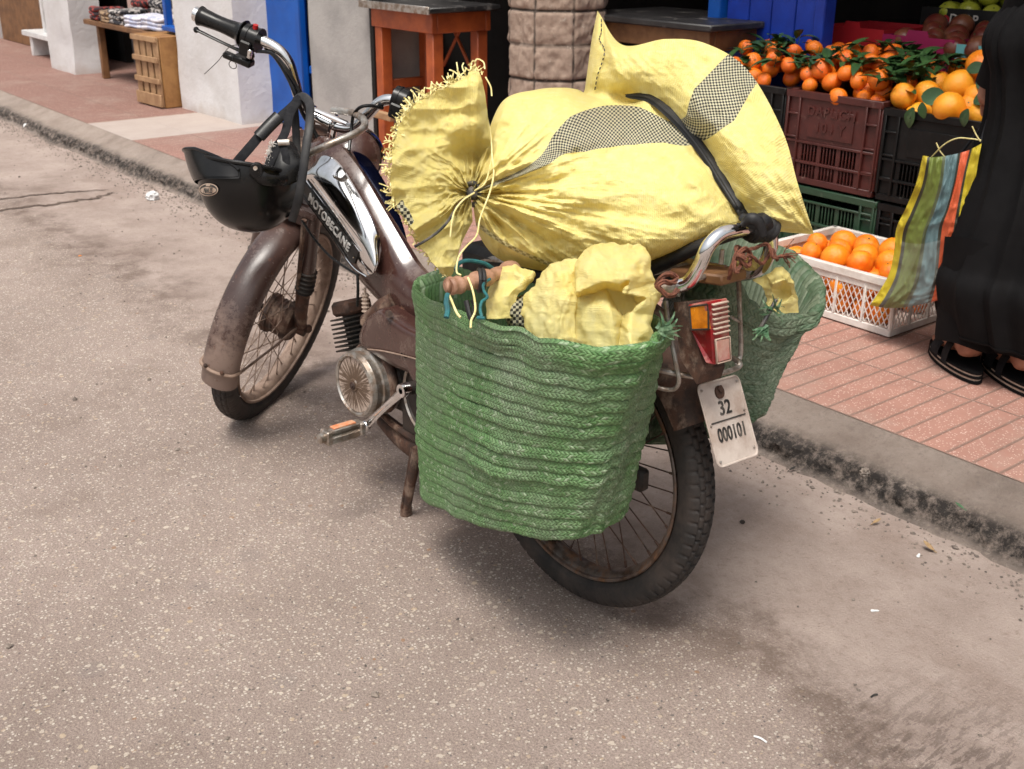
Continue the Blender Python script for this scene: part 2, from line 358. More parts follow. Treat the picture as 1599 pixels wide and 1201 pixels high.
m_plastg = mk('grey_plaster', (.36, .345, .33), (.28, .27, .26), sc=3, rough=.9, bump=.4, bsc=60, bd=.006)
def m_stone():
    N = NT('pillar_stone'); c = N.mix(N.ramp(N.noise(9, 9, .7), .35, .7), (.37, .275, .215, 1), (.22, .155, .12, 1))
    c = N.mix(N.math('MULTIPLY', N.ramp(N.attr('joint'), .15, .55), .9), c, (.045, .035, .028, 1))
    c = N.mix(N.ramp(N.noise(35, 6, .7), .6, .72), c, (.42, .35, .29, 1))
    N.bump(N.noise(70, 9, .75), .8, .006); return N.out(c, .9)
m_stonep = m_stone()
def sackmat(name, pale=0):
    N = NT(name); uvm = N.n('UVMap').outputs[0]
    wv = N.n('TexWave', wave_type='BANDS', bands_direction='X'); wv.inputs['Scale'].default_value = 55; wv.inputs['Distortion'].default_value = 3.5; wv.inputs['Detail'].default_value = 3; wv.inputs['Detail Scale'].default_value = 2
    N.l(uvm, wv.inputs[0])
    wx = N.n('TexWave', wave_type='BANDS', bands_direction='Y'); wx.inputs['Scale'].default_value = 42; wx.inputs['Distortion'].default_value = 3; wx.inputs['Detail'].default_value = 2; N.l(uvm, wx.inputs[0])
    c = N.mix(N.ramp(N.noise(11, 6, .6), .35, .65), (.90, .775, .285, 1) if not pale else (.95, .87, .40, 1), (.89, .765, .275, 1) if not pale else (.94, .80, .27, 1))
    c = N.mix(N.math('MULTIPLY', N.ramp(N.noise(60, 4, .6), .45, .7), .4), c, (.90, .83, .46, 1))
    c = N.mix(N.math('MULTIPLY', N.ramp(N.noise(5, 8, .75), .62, .74), .3), c, (.55, .42, .18, 1))
    mask = N.attr('stripe'); sep = N.n('SeparateXYZ'); at = N.n('Attribute'); at.attribute_name = 'suv'; N.l(at.outputs['Vector'], sep.inputs[0])
    ck = N.n('TexChecker'); ck.inputs['Scale'].default_value = 1; N.l(at.outputs['Vector'], ck.inputs['Vector'])
    ck.inputs['Color1'].default_value = (.04, .04, .034, 1); ck.inputs['Color2'].default_value = (.62, .59, .42, 1)
    c = N.mix(N.ramp(mask, .4, .6), c, ck.outputs[0])
    h = N.math('ADD', N.math('MULTIPLY', N.math('ADD', wv.outputs[1], wx.outputs[1]), .20), N.math('MULTIPLY', N.noise(130, 5, .6), .7))
    N.bump(h, .85, .0034)
    m = N.out(c, .42, 0, Specular_IOR_Level=.42)
    tr = N.n('BsdfTranslucent'); N.l(N.mix(1.0, c, (1, .86, .55, 1), 'MULTIPLY'), tr.inputs[0]); mx = N.n('MixShader'); mx.inputs[0].default_value = .2 if not pale else .32
    o = N.t.nodes['Material Output']; N.l(N.b.outputs[0], mx.inputs[1]); N.l(tr.outputs[0], mx.inputs[2]); N.l(mx.outputs[0], o.inputs[0])
    return m
m_sack = sackmat('woven_yellow_plastic'); m_sackp = sackmat('thin_pale_yellow_plastic', pale=1)
def basketmat(name, ca, cb, cc, na=120, nb=1, dirt=.5):
    N = NT(name); uv = N.sep(N.n('UVMap').outputs[0])
    row = N.math('MULTIPLY', uv[1], 32.0*nb); fr = N.math('FRACT', row); tri = N.math('ABSOLUTE', N.math('SUBTRACT', fr, .5))
    wob = N.math('MULTIPLY', N.noise(14, 3), .8)
    ph = N.math('FRACT', N.math('ADD', N.math('ADD', N.math('MULTIPLY', uv[0], na), N.math('MULTIPLY', tri, 1.5)), wob))
    strand = N.math('SINE', N.math('MULTIPLY', ph, pi)); gap = N.ramp(strand, .42, .08)
    edge = N.ramp(tri, .40, .5); edge2 = N.ramp(tri, .10, .0)
    cell = N.n('TexWhiteNoise'); 
    comb = N.n('CombineXYZ'); N.l(N.math('FLOOR', N.math('ADD', N.math('ADD', N.math('MULTIPLY', uv[0], na), N.math('MULTIPLY', tri, 1.5)), wob)), comb.inputs[0]); N.l(N.math('FLOOR', N.math('MULTIPLY', row, 2)), comb.inputs[1])
    N.l(comb.outputs[0], cell.inputs['Vector'])
    c = N.mix(cell.outputs[0], ca, cb); c = N.mix(N.ramp(cell.outputs[0], .90, .95), c, (*cc, 1))
    c = N.mix(N.math('MULTIPLY', N.ramp(N.noise(4, 8, .7), .42, .64), dirt), c, (.20, .24, .17, 1)); c = N.mix(N.math('MULTIPLY', N.ramp(N.noise(160, 3, .6), .5, .7), .35), c, (.04, .08, .035, 1))
    c = N.mix(N.math('MULTIPLY', N.ramp(N.noise(9, 8, .75), .60, .70), .65), c, (.045, .06, .035, 1))
    fr2 = N.math('FRACT', N.math('MULTIPLY', row, .5)); e2_ = N.ramp(N.math('ABSOLUTE', N.math('SUBTRACT', fr2, .5)), .42, .5); g = N.math('MAXIMUM', N.math('MULTIPLY', gap, .34), N.math('MULTIPLY', e2_, N.math('MULTIPLY', N.ramp(N.noise(6, 5, .7), .35, .65), .55))); c = N.mix(g, c, (.014, .035, .014, 1))  # shade between strands and ribs painted in as darker green
    h = N.math('SUBTRACT', strand, N.math('ADD', N.math('MULTIPLY', edge, .8), N.math('MULTIPLY', edge2, .35)))
    N.bump(h, .6, .0020); return N.out(c, .55, 0, Specular_IOR_Level=.3)
m_bask = basketmat('green_plaited_palm', (.082, .188, .060, 1), (.155, .270, .112, 1), (.27, .37, .22), 170, 1, .75)
m_bask2 = basketmat('dark_green_plaited_palm', (.035, .085, .038, 1), (.10, .125, .075, 1), (.18, .22, .15), 80, .42, .85)
m_frond = mk('torn_palm_strips', (.045, .11, .05), (.13, .2, .11), sc=40, rough=.6)
def m_bagm():
    N = NT('striped_woven_bag'); uv = N.sep(N.n('UVMap').outputs[0]); u = uv[0]
    c = (.62, .48, .02, 1)
    def band(c, a, b, col): return N.mix(N.math('MULTIPLY', N.math('GREATER_THAN', u, a), N.math('LESS_THAN', u, b)), c, col)
    bl_ = (.03, .03, .02, 1)
    c = band(c, .10, .15, bl_); c = band(c, .15, .38, (.17, .22, .035, 1)); c = band(c, .38, .43, (.09, .11, .05, 1)); c = band(c, .43, .62, (.13, .22, .24, 1))
    c = band(c, .62, .66, bl_); c = band(c, .66, .80, (.72, .12, .04, 1)); c = band(c, .80, .84, bl_)
    ck = N.n('TexChecker'); ck.inputs['Scale'].default_value = 150; N.l(N.n('UVMap').outputs[0], ck.inputs[0])
    hb = N.math('MULTIPLY', N.math('GREATER_THAN', uv[1], .5), N.math('MULTIPLY', N.math('GREATER_THAN', u, .1), N.math('LESS_THAN', u, .66)))
    c = N.mix(N.math('MULTIPLY', hb, N.math('MULTIPLY', ck.outputs[1], .45)), c, (.6, .62, .58, 1))
    c = N.mix(N.math('MULTIPLY', ck.outputs[1], .5), c, (.02, .02, .01, 1)); N.bump(ck.outputs[1], .3, .001); return N.out(c, .5)
m_bag = m_bagm()
def m_clothm(name, c1, c2, sc=40):
    N = NT(name); v = N.vor(sc); N.bump(N.noise(80), .4, .003); return N.out(N.mix(N.ramp(N.noise(sc, 2), .5, .54), (*c1, 1), (*c2, 1)), .9)
m_cl = [m_clothm('dark_red_print_cloth', (.02, .012, .016), (.35, .05, .04)), m_clothm('dark_check_cloth', (.015, .014, .02), (.42, .38, .36)), m_clothm('white_check_cloth', (.62, .60, .66), (.40, .42, .55), 22), m_clothm('tan_print_cloth', (.3, .2, .12), (.04, .02, .02))]
# ground: object x = -s, y = t
def m_roadm():
    N = NT('worn_asphalt_with_stone_chips'); xyz = N.sep(); t = xyz[1]
    base = N.mix(N.ramp(N.noise(1.3, 8, .65), .35, .68), (.425, .342, .30, 1), (.295, .232, .20, 1))
    base = N.mix(N.math('MULTIPLY', N.ramp(N.noise(9, 8, .7), .40, .7), .5), base, (.26, .20, .17, 1))
    base = N.mix(N.math('MULTIPLY', N.ramp(N.noise(240, 3, .7), .42, .60), .6), base, (.165, .118, .098, 1)); base = N.mix(N.math('MULTIPLY', N.ramp(N.noise(420, 2, .6), .55, .66), .5), base, (.55, .46, .40, 1)); base = N.mix(N.math('MULTIPLY', N.ramp(N.vor(5.5).outputs['Distance'], .16, .10), .30), base, (.20, .17, .16, 1))
    wv = N.n('VectorMath', operation='ADD'); sc_ = N.n('VectorMath', operation='SCALE'); sc_.inputs['Scale'].default_value = .006
    nn = N.n('TexNoise'); nn.inputs['Scale'].default_value = 90; N.l(N.tc.outputs['Object'], nn.inputs['Vector']); N.l(nn.outputs[1], sc_.inputs[0])
    N.l(N.tc.outputs['Object'], wv.inputs[0]); N.l(sc_.outputs[0], wv.inputs[1]); wvo = wv.outputs[0]
    def chips(c, scl, rad, dens, pal, strength):
        v = N.vor(scl, wvo); sp = N.n('SeparateXYZ'); N.l(v.outputs['Color'], sp.inputs[0]); pres = N.math('LESS_THAN', sp.outputs[0], dens)
        rr = N.math('MULTIPLY', rad, N.math('ADD', .45, N.math('MULTIPLY', sp.outputs[2], .7)))
        mask = N.math('MULTIPLY', N.math('LESS_THAN', v.outputs['Distance'], rr), pres)
        cc = N.mix(N.ramp(sp.outputs[1], .35, .8), pal[0], pal[1]); cc = N.mix(N.math('GREATER_THAN', sp.outputs[1], .93), cc, pal[2])
        mm = N.math('MULTIPLY', mask, strength); return N.mix(mm, c, cc), mm
    tt = N.math('ADD', t, N.math('MULTIPLY', N.math('SUBTRACT', N.noise(2.2, 6, .6), .5), .75))
    smooth = N.ramp(tt, 1.28, 1.42); chipk = N.math('SUBTRACT', 1, N.math('MULTIPLY', smooth, .96))
    wear = N.math('MULTIPLY', chipk, N.ramp(N.noise(3, 5), .25, .55))
    c, m1 = chips(base, 72, .40, .22, ((.62, .54, .45, 1), (.50, .38, .26, 1), (.30, .16, .08, 1)), N.math('MULTIPLY', wear, .85))
    c, m2 = chips(c, 165, .42, .42, ((.66, .60, .52, 1), (.52, .42, .33, 1), (.10, .09, .09, 1)), N.math('MULTIPLY', chipk, .8))
    dust = N.mix(N.ramp(N.noise(3, 9, .72), .36, .66), (.425, .343, .302, 1), (.275, .212, .182, 1))
    dust = N.mix(N.math('MULTIPLY', N.ramp(N.noise(45, 9, .8), .53, .66), .6), dust, (.18, .125, .10, 1)); dust = N.mix(N.math('MULTIPLY', N.ramp(N.noise(2.1, 9, .75, vec=N.mapv((.8, 1.7, 1))), .50, .66), .55), dust, (.22, .155, .125, 1)); dust = N.mix(N.math('MULTIPLY', N.ramp(N.noise(230, 4, .7), .56, .66), .4), dust, (.55, .46, .40, 1))
    c = N.mix(N.math('MULTIPLY', smooth, .92), c, dust)
    edge = N.math('MULTIPLY', N.ramp(tt, 1.12, 1.30), N.ramp(tt, 1.52, 1.36))
    blot = N.math('MULTIPLY', edge, N.ramp(N.noise(5, 9, .78), .44, .56)); c = N.mix(N.math('MULTIPLY', blot, .62), c, (.105, .068, .050, 1))
    far = N.math('MULTIPLY', N.ramp(N.noise(1.1, 9, .78, vec=N.mapv((1.4, 1, 1))), .54, .66), .42); c = N.mix(far, c, (.16, .115, .09, 1))
    wet = N.n('VectorMath', operation='DISTANCE'); N.l(N.tc.outputs['Object'], wet.inputs[0]); wet.inputs[1].default_value = (-.62, 1.33, 0)
    wn = N.noise(26, 9, .78, vec=N.mapv((2.8, .7, 1), (0, 0, .6))); wk = N.math('MULTIPLY', N.ramp(wet.outputs['Value'], .30, .05), N.ramp(wn, .50, .53)); c = N.mix(N.math('MULTIPLY', wk, .5), c, (.05, .032, .026, 1))
    h = N.math('ADD', N.math('MULTIPLY', N.noise(160, 7, .75), 1.0), N.math('ADD', N.math('MULTIPLY', m1, .35), N.math('MULTIPLY', N.noise(7, 6), 1.2)))
    N.bump(h, .9, .007); return N.out(c, N.math('ADD', .72, N.math('MULTIPLY', m1, -.2)), 0, Specular_IOR_Level=.3)
m_road = m_roadm()
def m_tilem():
    N = NT('terracotta_pavement_tiles'); x, y, z = N.sep(); SZ = .309
    tx = N.math('DIVIDE', N.math('ADD', x, 1.636), SZ); ty = N.math('DIVIDE', N.math('SUBTRACT', y, 2.1), SZ)
    w_ = N.math('MULTIPLY', N.math('SUBTRACT', N.noise(25, 4), .5), .02)
    def line(v, wd): return N.ramp(N.math('ABSOLUTE', N.math('SUBTRACT', N.math('FRACT', N.math('ADD', N.math('ADD', v, w_), .5)), .5)), wd, wd*.35)
    big = N.math('MAXIMUM', line(tx, .014), line(ty, .014)); sm = line(N.math('MULTIPLY', tx, 5), .085)
    cell = N.n('TexWhiteNoise'); cb = N.n('CombineXYZ'); N.l(N.math('FLOOR', tx), cb.inputs[0]); N.l(N.math('FLOOR', ty), cb.inputs[1]); N.l(cb.outputs[0], cell.inputs[0])
    c = N.mix(N.ramp(N.noise(6, 8, .7), .35, .68), (.385, .205, .16, 1), (.29, .155, .122, 1)); c = N.mix(N.math('MULTIPLY', cell.outputs[0], .5), c, (.30, .145, .11, 1))
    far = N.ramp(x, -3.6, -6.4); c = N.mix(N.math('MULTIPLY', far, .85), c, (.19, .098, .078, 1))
    sp = N.vor(190); s2 = N.n('SeparateXYZ'); N.l(sp.outputs['Color'], s2.inputs[0]); spk = N.math('MULTIPLY', N.math('LESS_THAN', sp.outputs['Distance'], .33), N.math('LESS_THAN', s2.outputs[0], .4))
    c = N.mix(N.math('MULTIPLY', spk, .7), c, (.66, .50, .43, 1)); c = N.mix(N.math('MULTIPLY', N.ramp(N.noise(3.1, 9, .75), .50, .68), .5), c, (.33, .25, .205, 1))
    gr = N.math('MAXIMUM', big, N.math('MULTIPLY', sm, N.math('SUBTRACT', .95, N.math('MULTIPLY', far, .6)))); c = N.mix(N.math('MULTIPLY', gr, .75), c, (.17, .115, .09, 1))
    patch = N.math('MULTIPLY', N.math('GREATER_THAN', N.math('ADD', x, w_), -6.35), N.math('LESS_THAN', x, -5.72)); c = N.mix(N.math('MULTIPLY', patch, .9), c, N.mix(N.noise(8, 8, .7), (.33, .27, .235, 1), (.47, .41, .37, 1)))
    N.bump(N.math('SUBTRACT', N.math('MULTIPLY', N.noise(180, 5), .25), gr), .6, .004); return N.out(c, .7)
m_tile = m_tilem()
def m_kerbm():
    N = NT('crumbling_concrete_kerb'); x, y, z = N.sep()
    c = N.mix(N.ramp(N.noise(7, 9, .72), .36, .66), (.38, .31, .265, 1), (.27, .21, .175, 1)); c = N.mix(N.math('MULTIPLY', N.ramp(N.noise(60, 8, .75), .52, .66), .45), c, (.17, .13, .11, 1))
    f = N.attr('rough'); c = N.mix(N.math('MULTIPLY', f, N.ramp(N.noise(40, 9, .8), .34, .54)), c, (.028, .022, .019, 1))
    N.bump(N.noise(110, 9, .8), 1., .012); return N.out(c, .9)
m_kerb = m_kerbm()
m_crack = mk('dark_dirt', (.085, .058, .045), (.15, .11, .088), sc=40, thr=(.4, .65), rough=.95, bump=.6, bsc=200)
m_gravel = mk('grit', (.22, .18, .15), (.10, .08, .07), (.42, .38, .33), sc=40, rough=.9)
# ---------------------------------------------------------------- ground
def net(rows, na, nb):
    R = np.array(rows, float); R = cr(R, na); return cr(R.transpose(1, 0, 2), nb).transpose(1, 0, 2)
def street(o): o.rotation_euler = (0, 0, SROT); return o
def setting(o, kind='structure'): o['kind'] = kind; return o
b = MB(); b.add([(-200, -200, 0), (200, -200, 0), (200, 200, 0), (-200, 200, 0)], [(0, 1, 2, 3)]); setting(street(b.build('road', m_road)))
b = MB(); b.add([(-30, 2.098, .1), (30, 2.098, .1), (30, 12, .1), (-30, 12, .1)], [(0, 1, 2, 3)]); setting(street(b.build('pavement', m_tile)))
xs = np.concatenate([np.linspace(-30, -9.5, 60), np.arange(-9.4, -.2, .009), np.linspace(0, 30, 60)])
pr = [(-.045, -.012), (-.02, .0015), (-.006, .006), (.0, .014), (.004, .023), (.008, .032), (.013, .041), (.018, .049), (.025, .055), (.034, .060), (.048, .066), (.068, .076), (.090, .087), (.106, .0955), (.1145, .099)]
X = xs[:, None]; P = np.array(pr); Yp = 1.985+P[:, 0][None]+0*X; Zp = P[:, 1][None]+0*X; XX = X+0*Yp
wgt = np.clip(1-np.abs(P[:, 1]-.030)/.034, 0, 1)[None]
q = np.stack([XX, Yp*1.0, Zp], -1)
n1 = fbm(q*28, 3); n2 = fbm(np.stack([XX*2.2, 0*XX, 0*XX], -1)+9, 3); n3 = fbm(q*70+5, 2)
Yp = Yp+wgt*(.017*n1+.009*n3)+(.022*n2-.012*np.clip(XX*-1-4, 0, 3))*np.clip(1-P[:, 0]/.1, 0, 1)[None]; Zp = Zp+(.3+wgt)*(.006*fbm(q*20+3, 3))*np.clip(1-P[:, 0]/.13, 0, 1)[None]
G = np.stack([XX, Yp, Zp], -1); b = MB().grid(G); o = setting(street(b.build('kerb', m_kerb, sharp=70))); attr(o, 'rough', (np.clip(wgt*2.2+.25*fbm(q*9+2, 2), 0, 1)).ravel())
# dirt cracks in the concrete strip
def crack(pts, wd, z=.0035, nm='crack'):
    W_ = np.array([gnd(x, y, z) for x, y in pts]); W_ = cr(W_, 90); d = np.gradient(W_, axis=0); d /= np.linalg.norm(d, axis=1)[:, None]; k = np.stack([-d[:, 1], d[:, 0], 0*d[:, 0]], 1)
    i = np.arange(90)[:, None]; nn = fbm(np.concatenate([i*.21, i*0+wd*99, i*0], 1), 3)[:, None]; w1 = wd*(.5+.5*np.abs(fbm(np.concatenate([i*.33, i*0+3, i*0], 1), 3)))[:, None]*np.sin(pi*(i+1)/92)**.4
    W_ = W_+k*nn*wd*1.2; b = MB().grid(np.stack([W_-k*w1, W_+k*w1], 1)); setting(b.build(nm, m_crack, smooth=False))
crack([(-40, 316), (40, 306), (100, 300), (170, 296)], .012); crack([(-30, 332), (30, 324), (90, 318), (150, 308), (180, 300)], .018)
# loose grit along the gutter: nobody could count it
b = MB(); rs = np.random.RandomState(5)
for i in range(7800):
    s_ = rs.uniform(.2, 8.5); kf = i > 4200; t_ = (1.955-abs(rs.normal(0, .075)) if rs.rand() < .8 else rs.uniform(.3, 1.95)) if not kf else rs.uniform(1.962, 2.008); r_ = rs.uniform(.0012, .0045)*(1.8 if rs.rand() < .06 else 1)*(1.3 if kf else 1)
    c = np.array([-s_, t_, r_*.4+(max(0, (t_-1.982)*2.1) if kf else 0)]); V = np.array([(1, 0, 0), (-1, 0, 0), (0, 1, 0), (0, -1, 0), (0, 0, .7), (0, 0, -.7)])*r_*rs.uniform(.6, 1.3, (6, 1))
    b.add(V+c, [(0, 2, 4), (2, 1, 4), (1, 3, 4), (3, 0, 4), (2, 0, 5), (1, 2, 5), (3, 1, 5), (0, 3, 5)])
o = street(b.build('gutter_grit', m_gravel, smooth=False)); tag(o, 'loose grit lying in the gutter and on the road surface', 'grit', kind='stuff')
# ---------------------------------------------------------------- the building behind the pavement
bd = empty('shop_building', 'long whitewashed shop building with blue door and open shop fronts behind the pavement', 'building', sw(0, 0, 0), SROT)
def lbox(s0, s1, t0, t1, z0, z1, nz=0, amp=.006, step=.05, seed=0):           # a plastered block, faces gently uneven
    x0, x1 = -max(s0, s1), -min(s0, s1); b = MB()
    def face(o, u, v, lu, lv):
        a, c = max(2, int(lu/step)), max(2, int(lv/step)); U, V = np.meshgrid(np.linspace(0, lu, a), np.linspace(0, lv, c), indexing='ij')
        P = np.array(o)+U[..., None]*np.array(u)+V[..., None]*np.array(v)
        D = np.stack([fbm(P*3+seed+11*k, 3) for k in range(3)], -1)*amp; return P+D
    for (o_, u_, v_, lu, lv) in [((x0, t0, z0), (1, 0, 0), (0, 0, 1), x1-x0, z1-z0), ((x0, t1, z0), (1, 0, 0), (0, 0, 1), x1-x0, z1-z0), ((x0, t0, z0), (0, 1, 0), (0, 0, 1), t1-t0, z1-z0), ((x1, t0, z0), (0, 1, 0), (0, 0, 1), t1-t0, z1-z0), ((x0, t0, z1), (1, 0, 0), (0, 1, 0), x1-x0, t1-t0)]:
        b.grid(face(o_, u_, v_, lu, lv))
    return b
o = lbox(5.81, 6.56, 2.745, 3.6, .09, 2.39, amp=.010, step=.03).build('pier', m_plast, bd); o['label'] = 'broad whitewashed pier left of the blue door'
o = lbox(8.42, 8.93, 2.75, 2.97, .09, 2.39, amp=.012, step=.03, seed=4).build('pier', m_plast, bd); o['label'] = 'narrow white pier at the far left of the shops'
b = MB().add([], []); 
for i in range(9):
    a = i/9*2*pi; b.sph((-8.65+.22*cos(a), 2.76+.0*sin(a), .13), (.06, .05, .05))
o = lbox(5.27, 4.69, 2.90, 3.3, .09, 2.39, amp=.004, seed=9).build('wall', m_plastg, bd); o['label'] = 'grey rendered wall panel beside the blue door'
o = lbox(12, -2.5, 2.75, 7.5, 2.4, 5.6, amp=.004, step=.3).build('upper_storey', m_plast, bd)
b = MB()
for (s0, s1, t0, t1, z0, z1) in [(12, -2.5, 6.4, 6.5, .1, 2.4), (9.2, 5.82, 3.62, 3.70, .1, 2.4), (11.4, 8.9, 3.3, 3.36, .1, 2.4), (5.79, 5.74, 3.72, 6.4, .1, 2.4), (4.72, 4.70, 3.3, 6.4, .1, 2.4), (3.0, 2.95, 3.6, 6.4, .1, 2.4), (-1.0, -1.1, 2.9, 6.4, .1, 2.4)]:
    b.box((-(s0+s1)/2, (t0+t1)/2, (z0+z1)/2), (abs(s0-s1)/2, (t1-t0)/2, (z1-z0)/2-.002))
b.build('interior_wall', m_dark, bd, smooth=False)  # dark walls added behind the openings to stand in for shade
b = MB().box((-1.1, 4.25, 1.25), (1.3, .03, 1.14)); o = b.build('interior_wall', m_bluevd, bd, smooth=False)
b = MB(); P = np.array([[(x, 2.62+.23*q, 2.50+.2*q+.01*sin(x*9)) for q in np.linspace(0, 1, 8)] for x in np.linspace(-2.9, .9, 60)]); b.grid(P).grid(P+np.array([0, 0, .012])); b.tube([(-2.9, 2.62, 2.50), (.9, 2.62, 2.50)], .018, 8); b.build('added_shade_awning', m_bluedk, bd)  # awning added out of view to shade the fruit stall
o = lbox(13.5, 11.35, 3.0, 3.4, .09, 2.39, amp=.008, step=.08, seed=14).build('wall', m_plast, bd); o['label'] = 'white wall end at the far left edge'
# blue door
d = MB(); d.bbox((-5.63, 2.96, 1.24), (.20, .02, 1.13)); dr = d.build('door', m_blue, bd); dr['label'] = 'bright blue painted door'
f = MB(); f.bbox((-5.30, 2.98, 1.24), (.022, .05, 1.14), bev=.008); f.bbox((-5.405, 2.925, 1.24), (.024, .02, 1.13), bev=.006)
for z in (.42, 1.05, 1.7): f.bbox((-5.35, 2.955, z), (.03, .012, .02))
f.build('door_frame', m_blue, dr)
d = MB(); d.bbox((-5.35, 2.99, 1.24), (.05, .008, 1.12)); d.build('door_recess', m_bluedk, dr)
b = MB().bbox((-4.672, 2.93, 1.2), (.018, .04, 1.1)); b.build('door_post', m_blackcr, bd)
# far left opening: board, threshold
# stone pillar
cs, ct, cR = 3.435, 2.955, .190
def pill():
    zs = np.arange(.09, 2.4, .0085); na = 240; th = np.linspace(0, 2*pi, na, endpoint=False)
    phi0 = 0
    A_, Z_ = np.meshgrid(th, zs, indexing='ij'); sec = (A_-phi0+pi/8) % (pi/4)-pi/8
    r = cR*cos(pi/8)/np.cos(sec); r = .93*r+.07*cR
    nr = np.floor((Z_+.035)/.125); zf = ((Z_+.035)/.125) % 1; jz = np.exp(-(np.minimum(zf, 1-zf)*.125/.0042)**2)
    js = np.exp(-((pi/8-np.abs(sec))*cR/.0055)**2); fac = np.floor((A_+pi/8)/(pi/4)) % 8
    P = np.stack([np.cos(A_)*1.0, np.sin(A_)*1.0, Z_/cR], -1); n = fbm(P*7, 4); bulge = np.sqrt(np.clip(np.minimum(zf, 1-zf)*8, 0, 1))*.003+np.sqrt(np.clip((pi/8-np.abs(sec))/(pi/8)*4, 0, 1))*.002
    J = np.maximum(jz, js*(.55+.45*vn(P*9)))
    blk = (np.sin(nr*12.9+fac*7.7)*43758.5 % 1-.5)*.008
    r = r+n*.006+bulge+blk-J*.011
    G = np.stack([-cs+r*np.cos(A_), ct+r*np.sin(A_), Z_], -1); return MB().grid(G, cu=True), J
b, J = pill(); o = b.build('stone_pillar', m_stonep, sharp=70)
o.rotation_euler = (0, 0, SROT); attr(o, 'joint', J.ravel()); tag(o, 'brown octagonal pillar of rough stone blocks between the two tables', 'pillar')
# ---------------------------------------------------------------- tables
def table(name, label, s0, s1, t0, t1, zt, mt, mtop, leg=.03, apron=.085, base=.1):
    W = abs(s0-s1); r = empty(name, label, 'table', sw(max(s0, s1), t0, base), SROT); D = t1-t0; h = zt-base
    MB().bbox((W/2, D/2, h-.012), (W/2+.03, D/2+.03, .012), bev=.005).build('table_top', mtop, r)
    b = MB(); z = h-.025-apron/2
    for (c, hh) in [((W/2, .016, z), (W/2-.002, .014, apron/2)), ((W/2, D-.016, z), (W/2-.002, .014, apron/2)), ((.016, D/2, z), (.0138, D/2-.031, apron/2)), ((W-.016, D/2, z), (.0138, D/2-.031, apron/2))]: b.bbox(c, hh, bev=.003)
    b.build('apron', mt, r)
    for x in (leg+.006, W-leg-.006):
        for y in (leg+.006, D-leg-.006): MB().bbox((x, y, (h-.03)/2), (leg*.82, leg*.82, (h-.03)/2-.001), bev=.004).build('leg', mt, r)
    b = MB()
    for x in (leg+.006, W-leg-.006): b.bbox((x, D/2, .33), (.012, D/2-leg*2, .022))
    b.build('side_rail', mt, r); return r, W, D, h
m_tabtop = mk('dark_scratched_table_cover', (.014, .013, .014), (.03, .028, .028), (.35, .32, .3), sc=7, thr3=(.58, .74), rough=.45, bump=.3, bsc=60)
r, W, D, h = table('street_table', 'orange painted wooden table with worn dark metal-edged top left of the stone pillar', 4.66, 4.17, 2.88, 3.20, .80, m_orangepaint, m_tabtop, leg=.034)
b = MB()
b.bbox((W/2, -.036, h-.012), (W/2+.035, .004, .016), bev=.003); b.bbox((-.036, D/2, h-.012), (.004, D/2+.03, .016), bev=.003)
b.build('metal_edge', m_steel, r)
b = MB(); b.bbox((W*.72, D-.06, h-.2), (.11, .006, .007), R=rotm((0, 1, 0), .9)); b.bbox((W*.55, D-.06, h-.2), (.11, .006, .007), R=rotm((0, 1, 0), -.9)); b.build('brace', m_orangepaint, r)
r, W, D, h = table('street_table', 'low dark brown wooden counter table between the stone pillar and the blue doors', 3.42, 2.76, 3.06, 3.5, .82, m_wooddk, m_tabtop, leg=.03, apron=.07)
b = MB(); b.bbox((W/2, -.014, h-.13), (W/2+.01, .012, .012)); b.build('ledge', m_wooddk, r)
# wooden chair-like crosspiece beside the orange table (pale strut)
b = MB(); b.bbox((0, 0, .0), (.055, .014, .016), bev=.003); o = b.build('wood_block', m_wood); P = ont(597, 210, 2.84); o.location = ont(600, 181, 2.78); o.rotation_euler = (0, .08, SROT+.2)
tag(o, 'short pale wooden bar fixed across the leg of the orange table', 'wooden bar')
# ---------------------------------------------------------------- blue plank doors
pd = empty('plank_door', 'deep blue vertical plank door folded open beside the fruit stall', 'door', sw(2.98, 3.3, .1), SROT)
b = MB(); x = .07
for i, wd in enumerate((.105, .10, .105, .095)): b.bbox((x+wd/2, .02, 1.14), (wd/2-.0015, .012, 1.13), bev=.003); x += wd
b.build('planks', m_bluedk, pd); MB().bbox((.032, .01, 1.15), (.03, .03, 1.145), bev=.004).build('door_post', m_blue, pd); MB().bbox((.50, .01, 1.15), (.022, .03, 1.145), bev=.004).build('door_post', m_bluedk, pd)
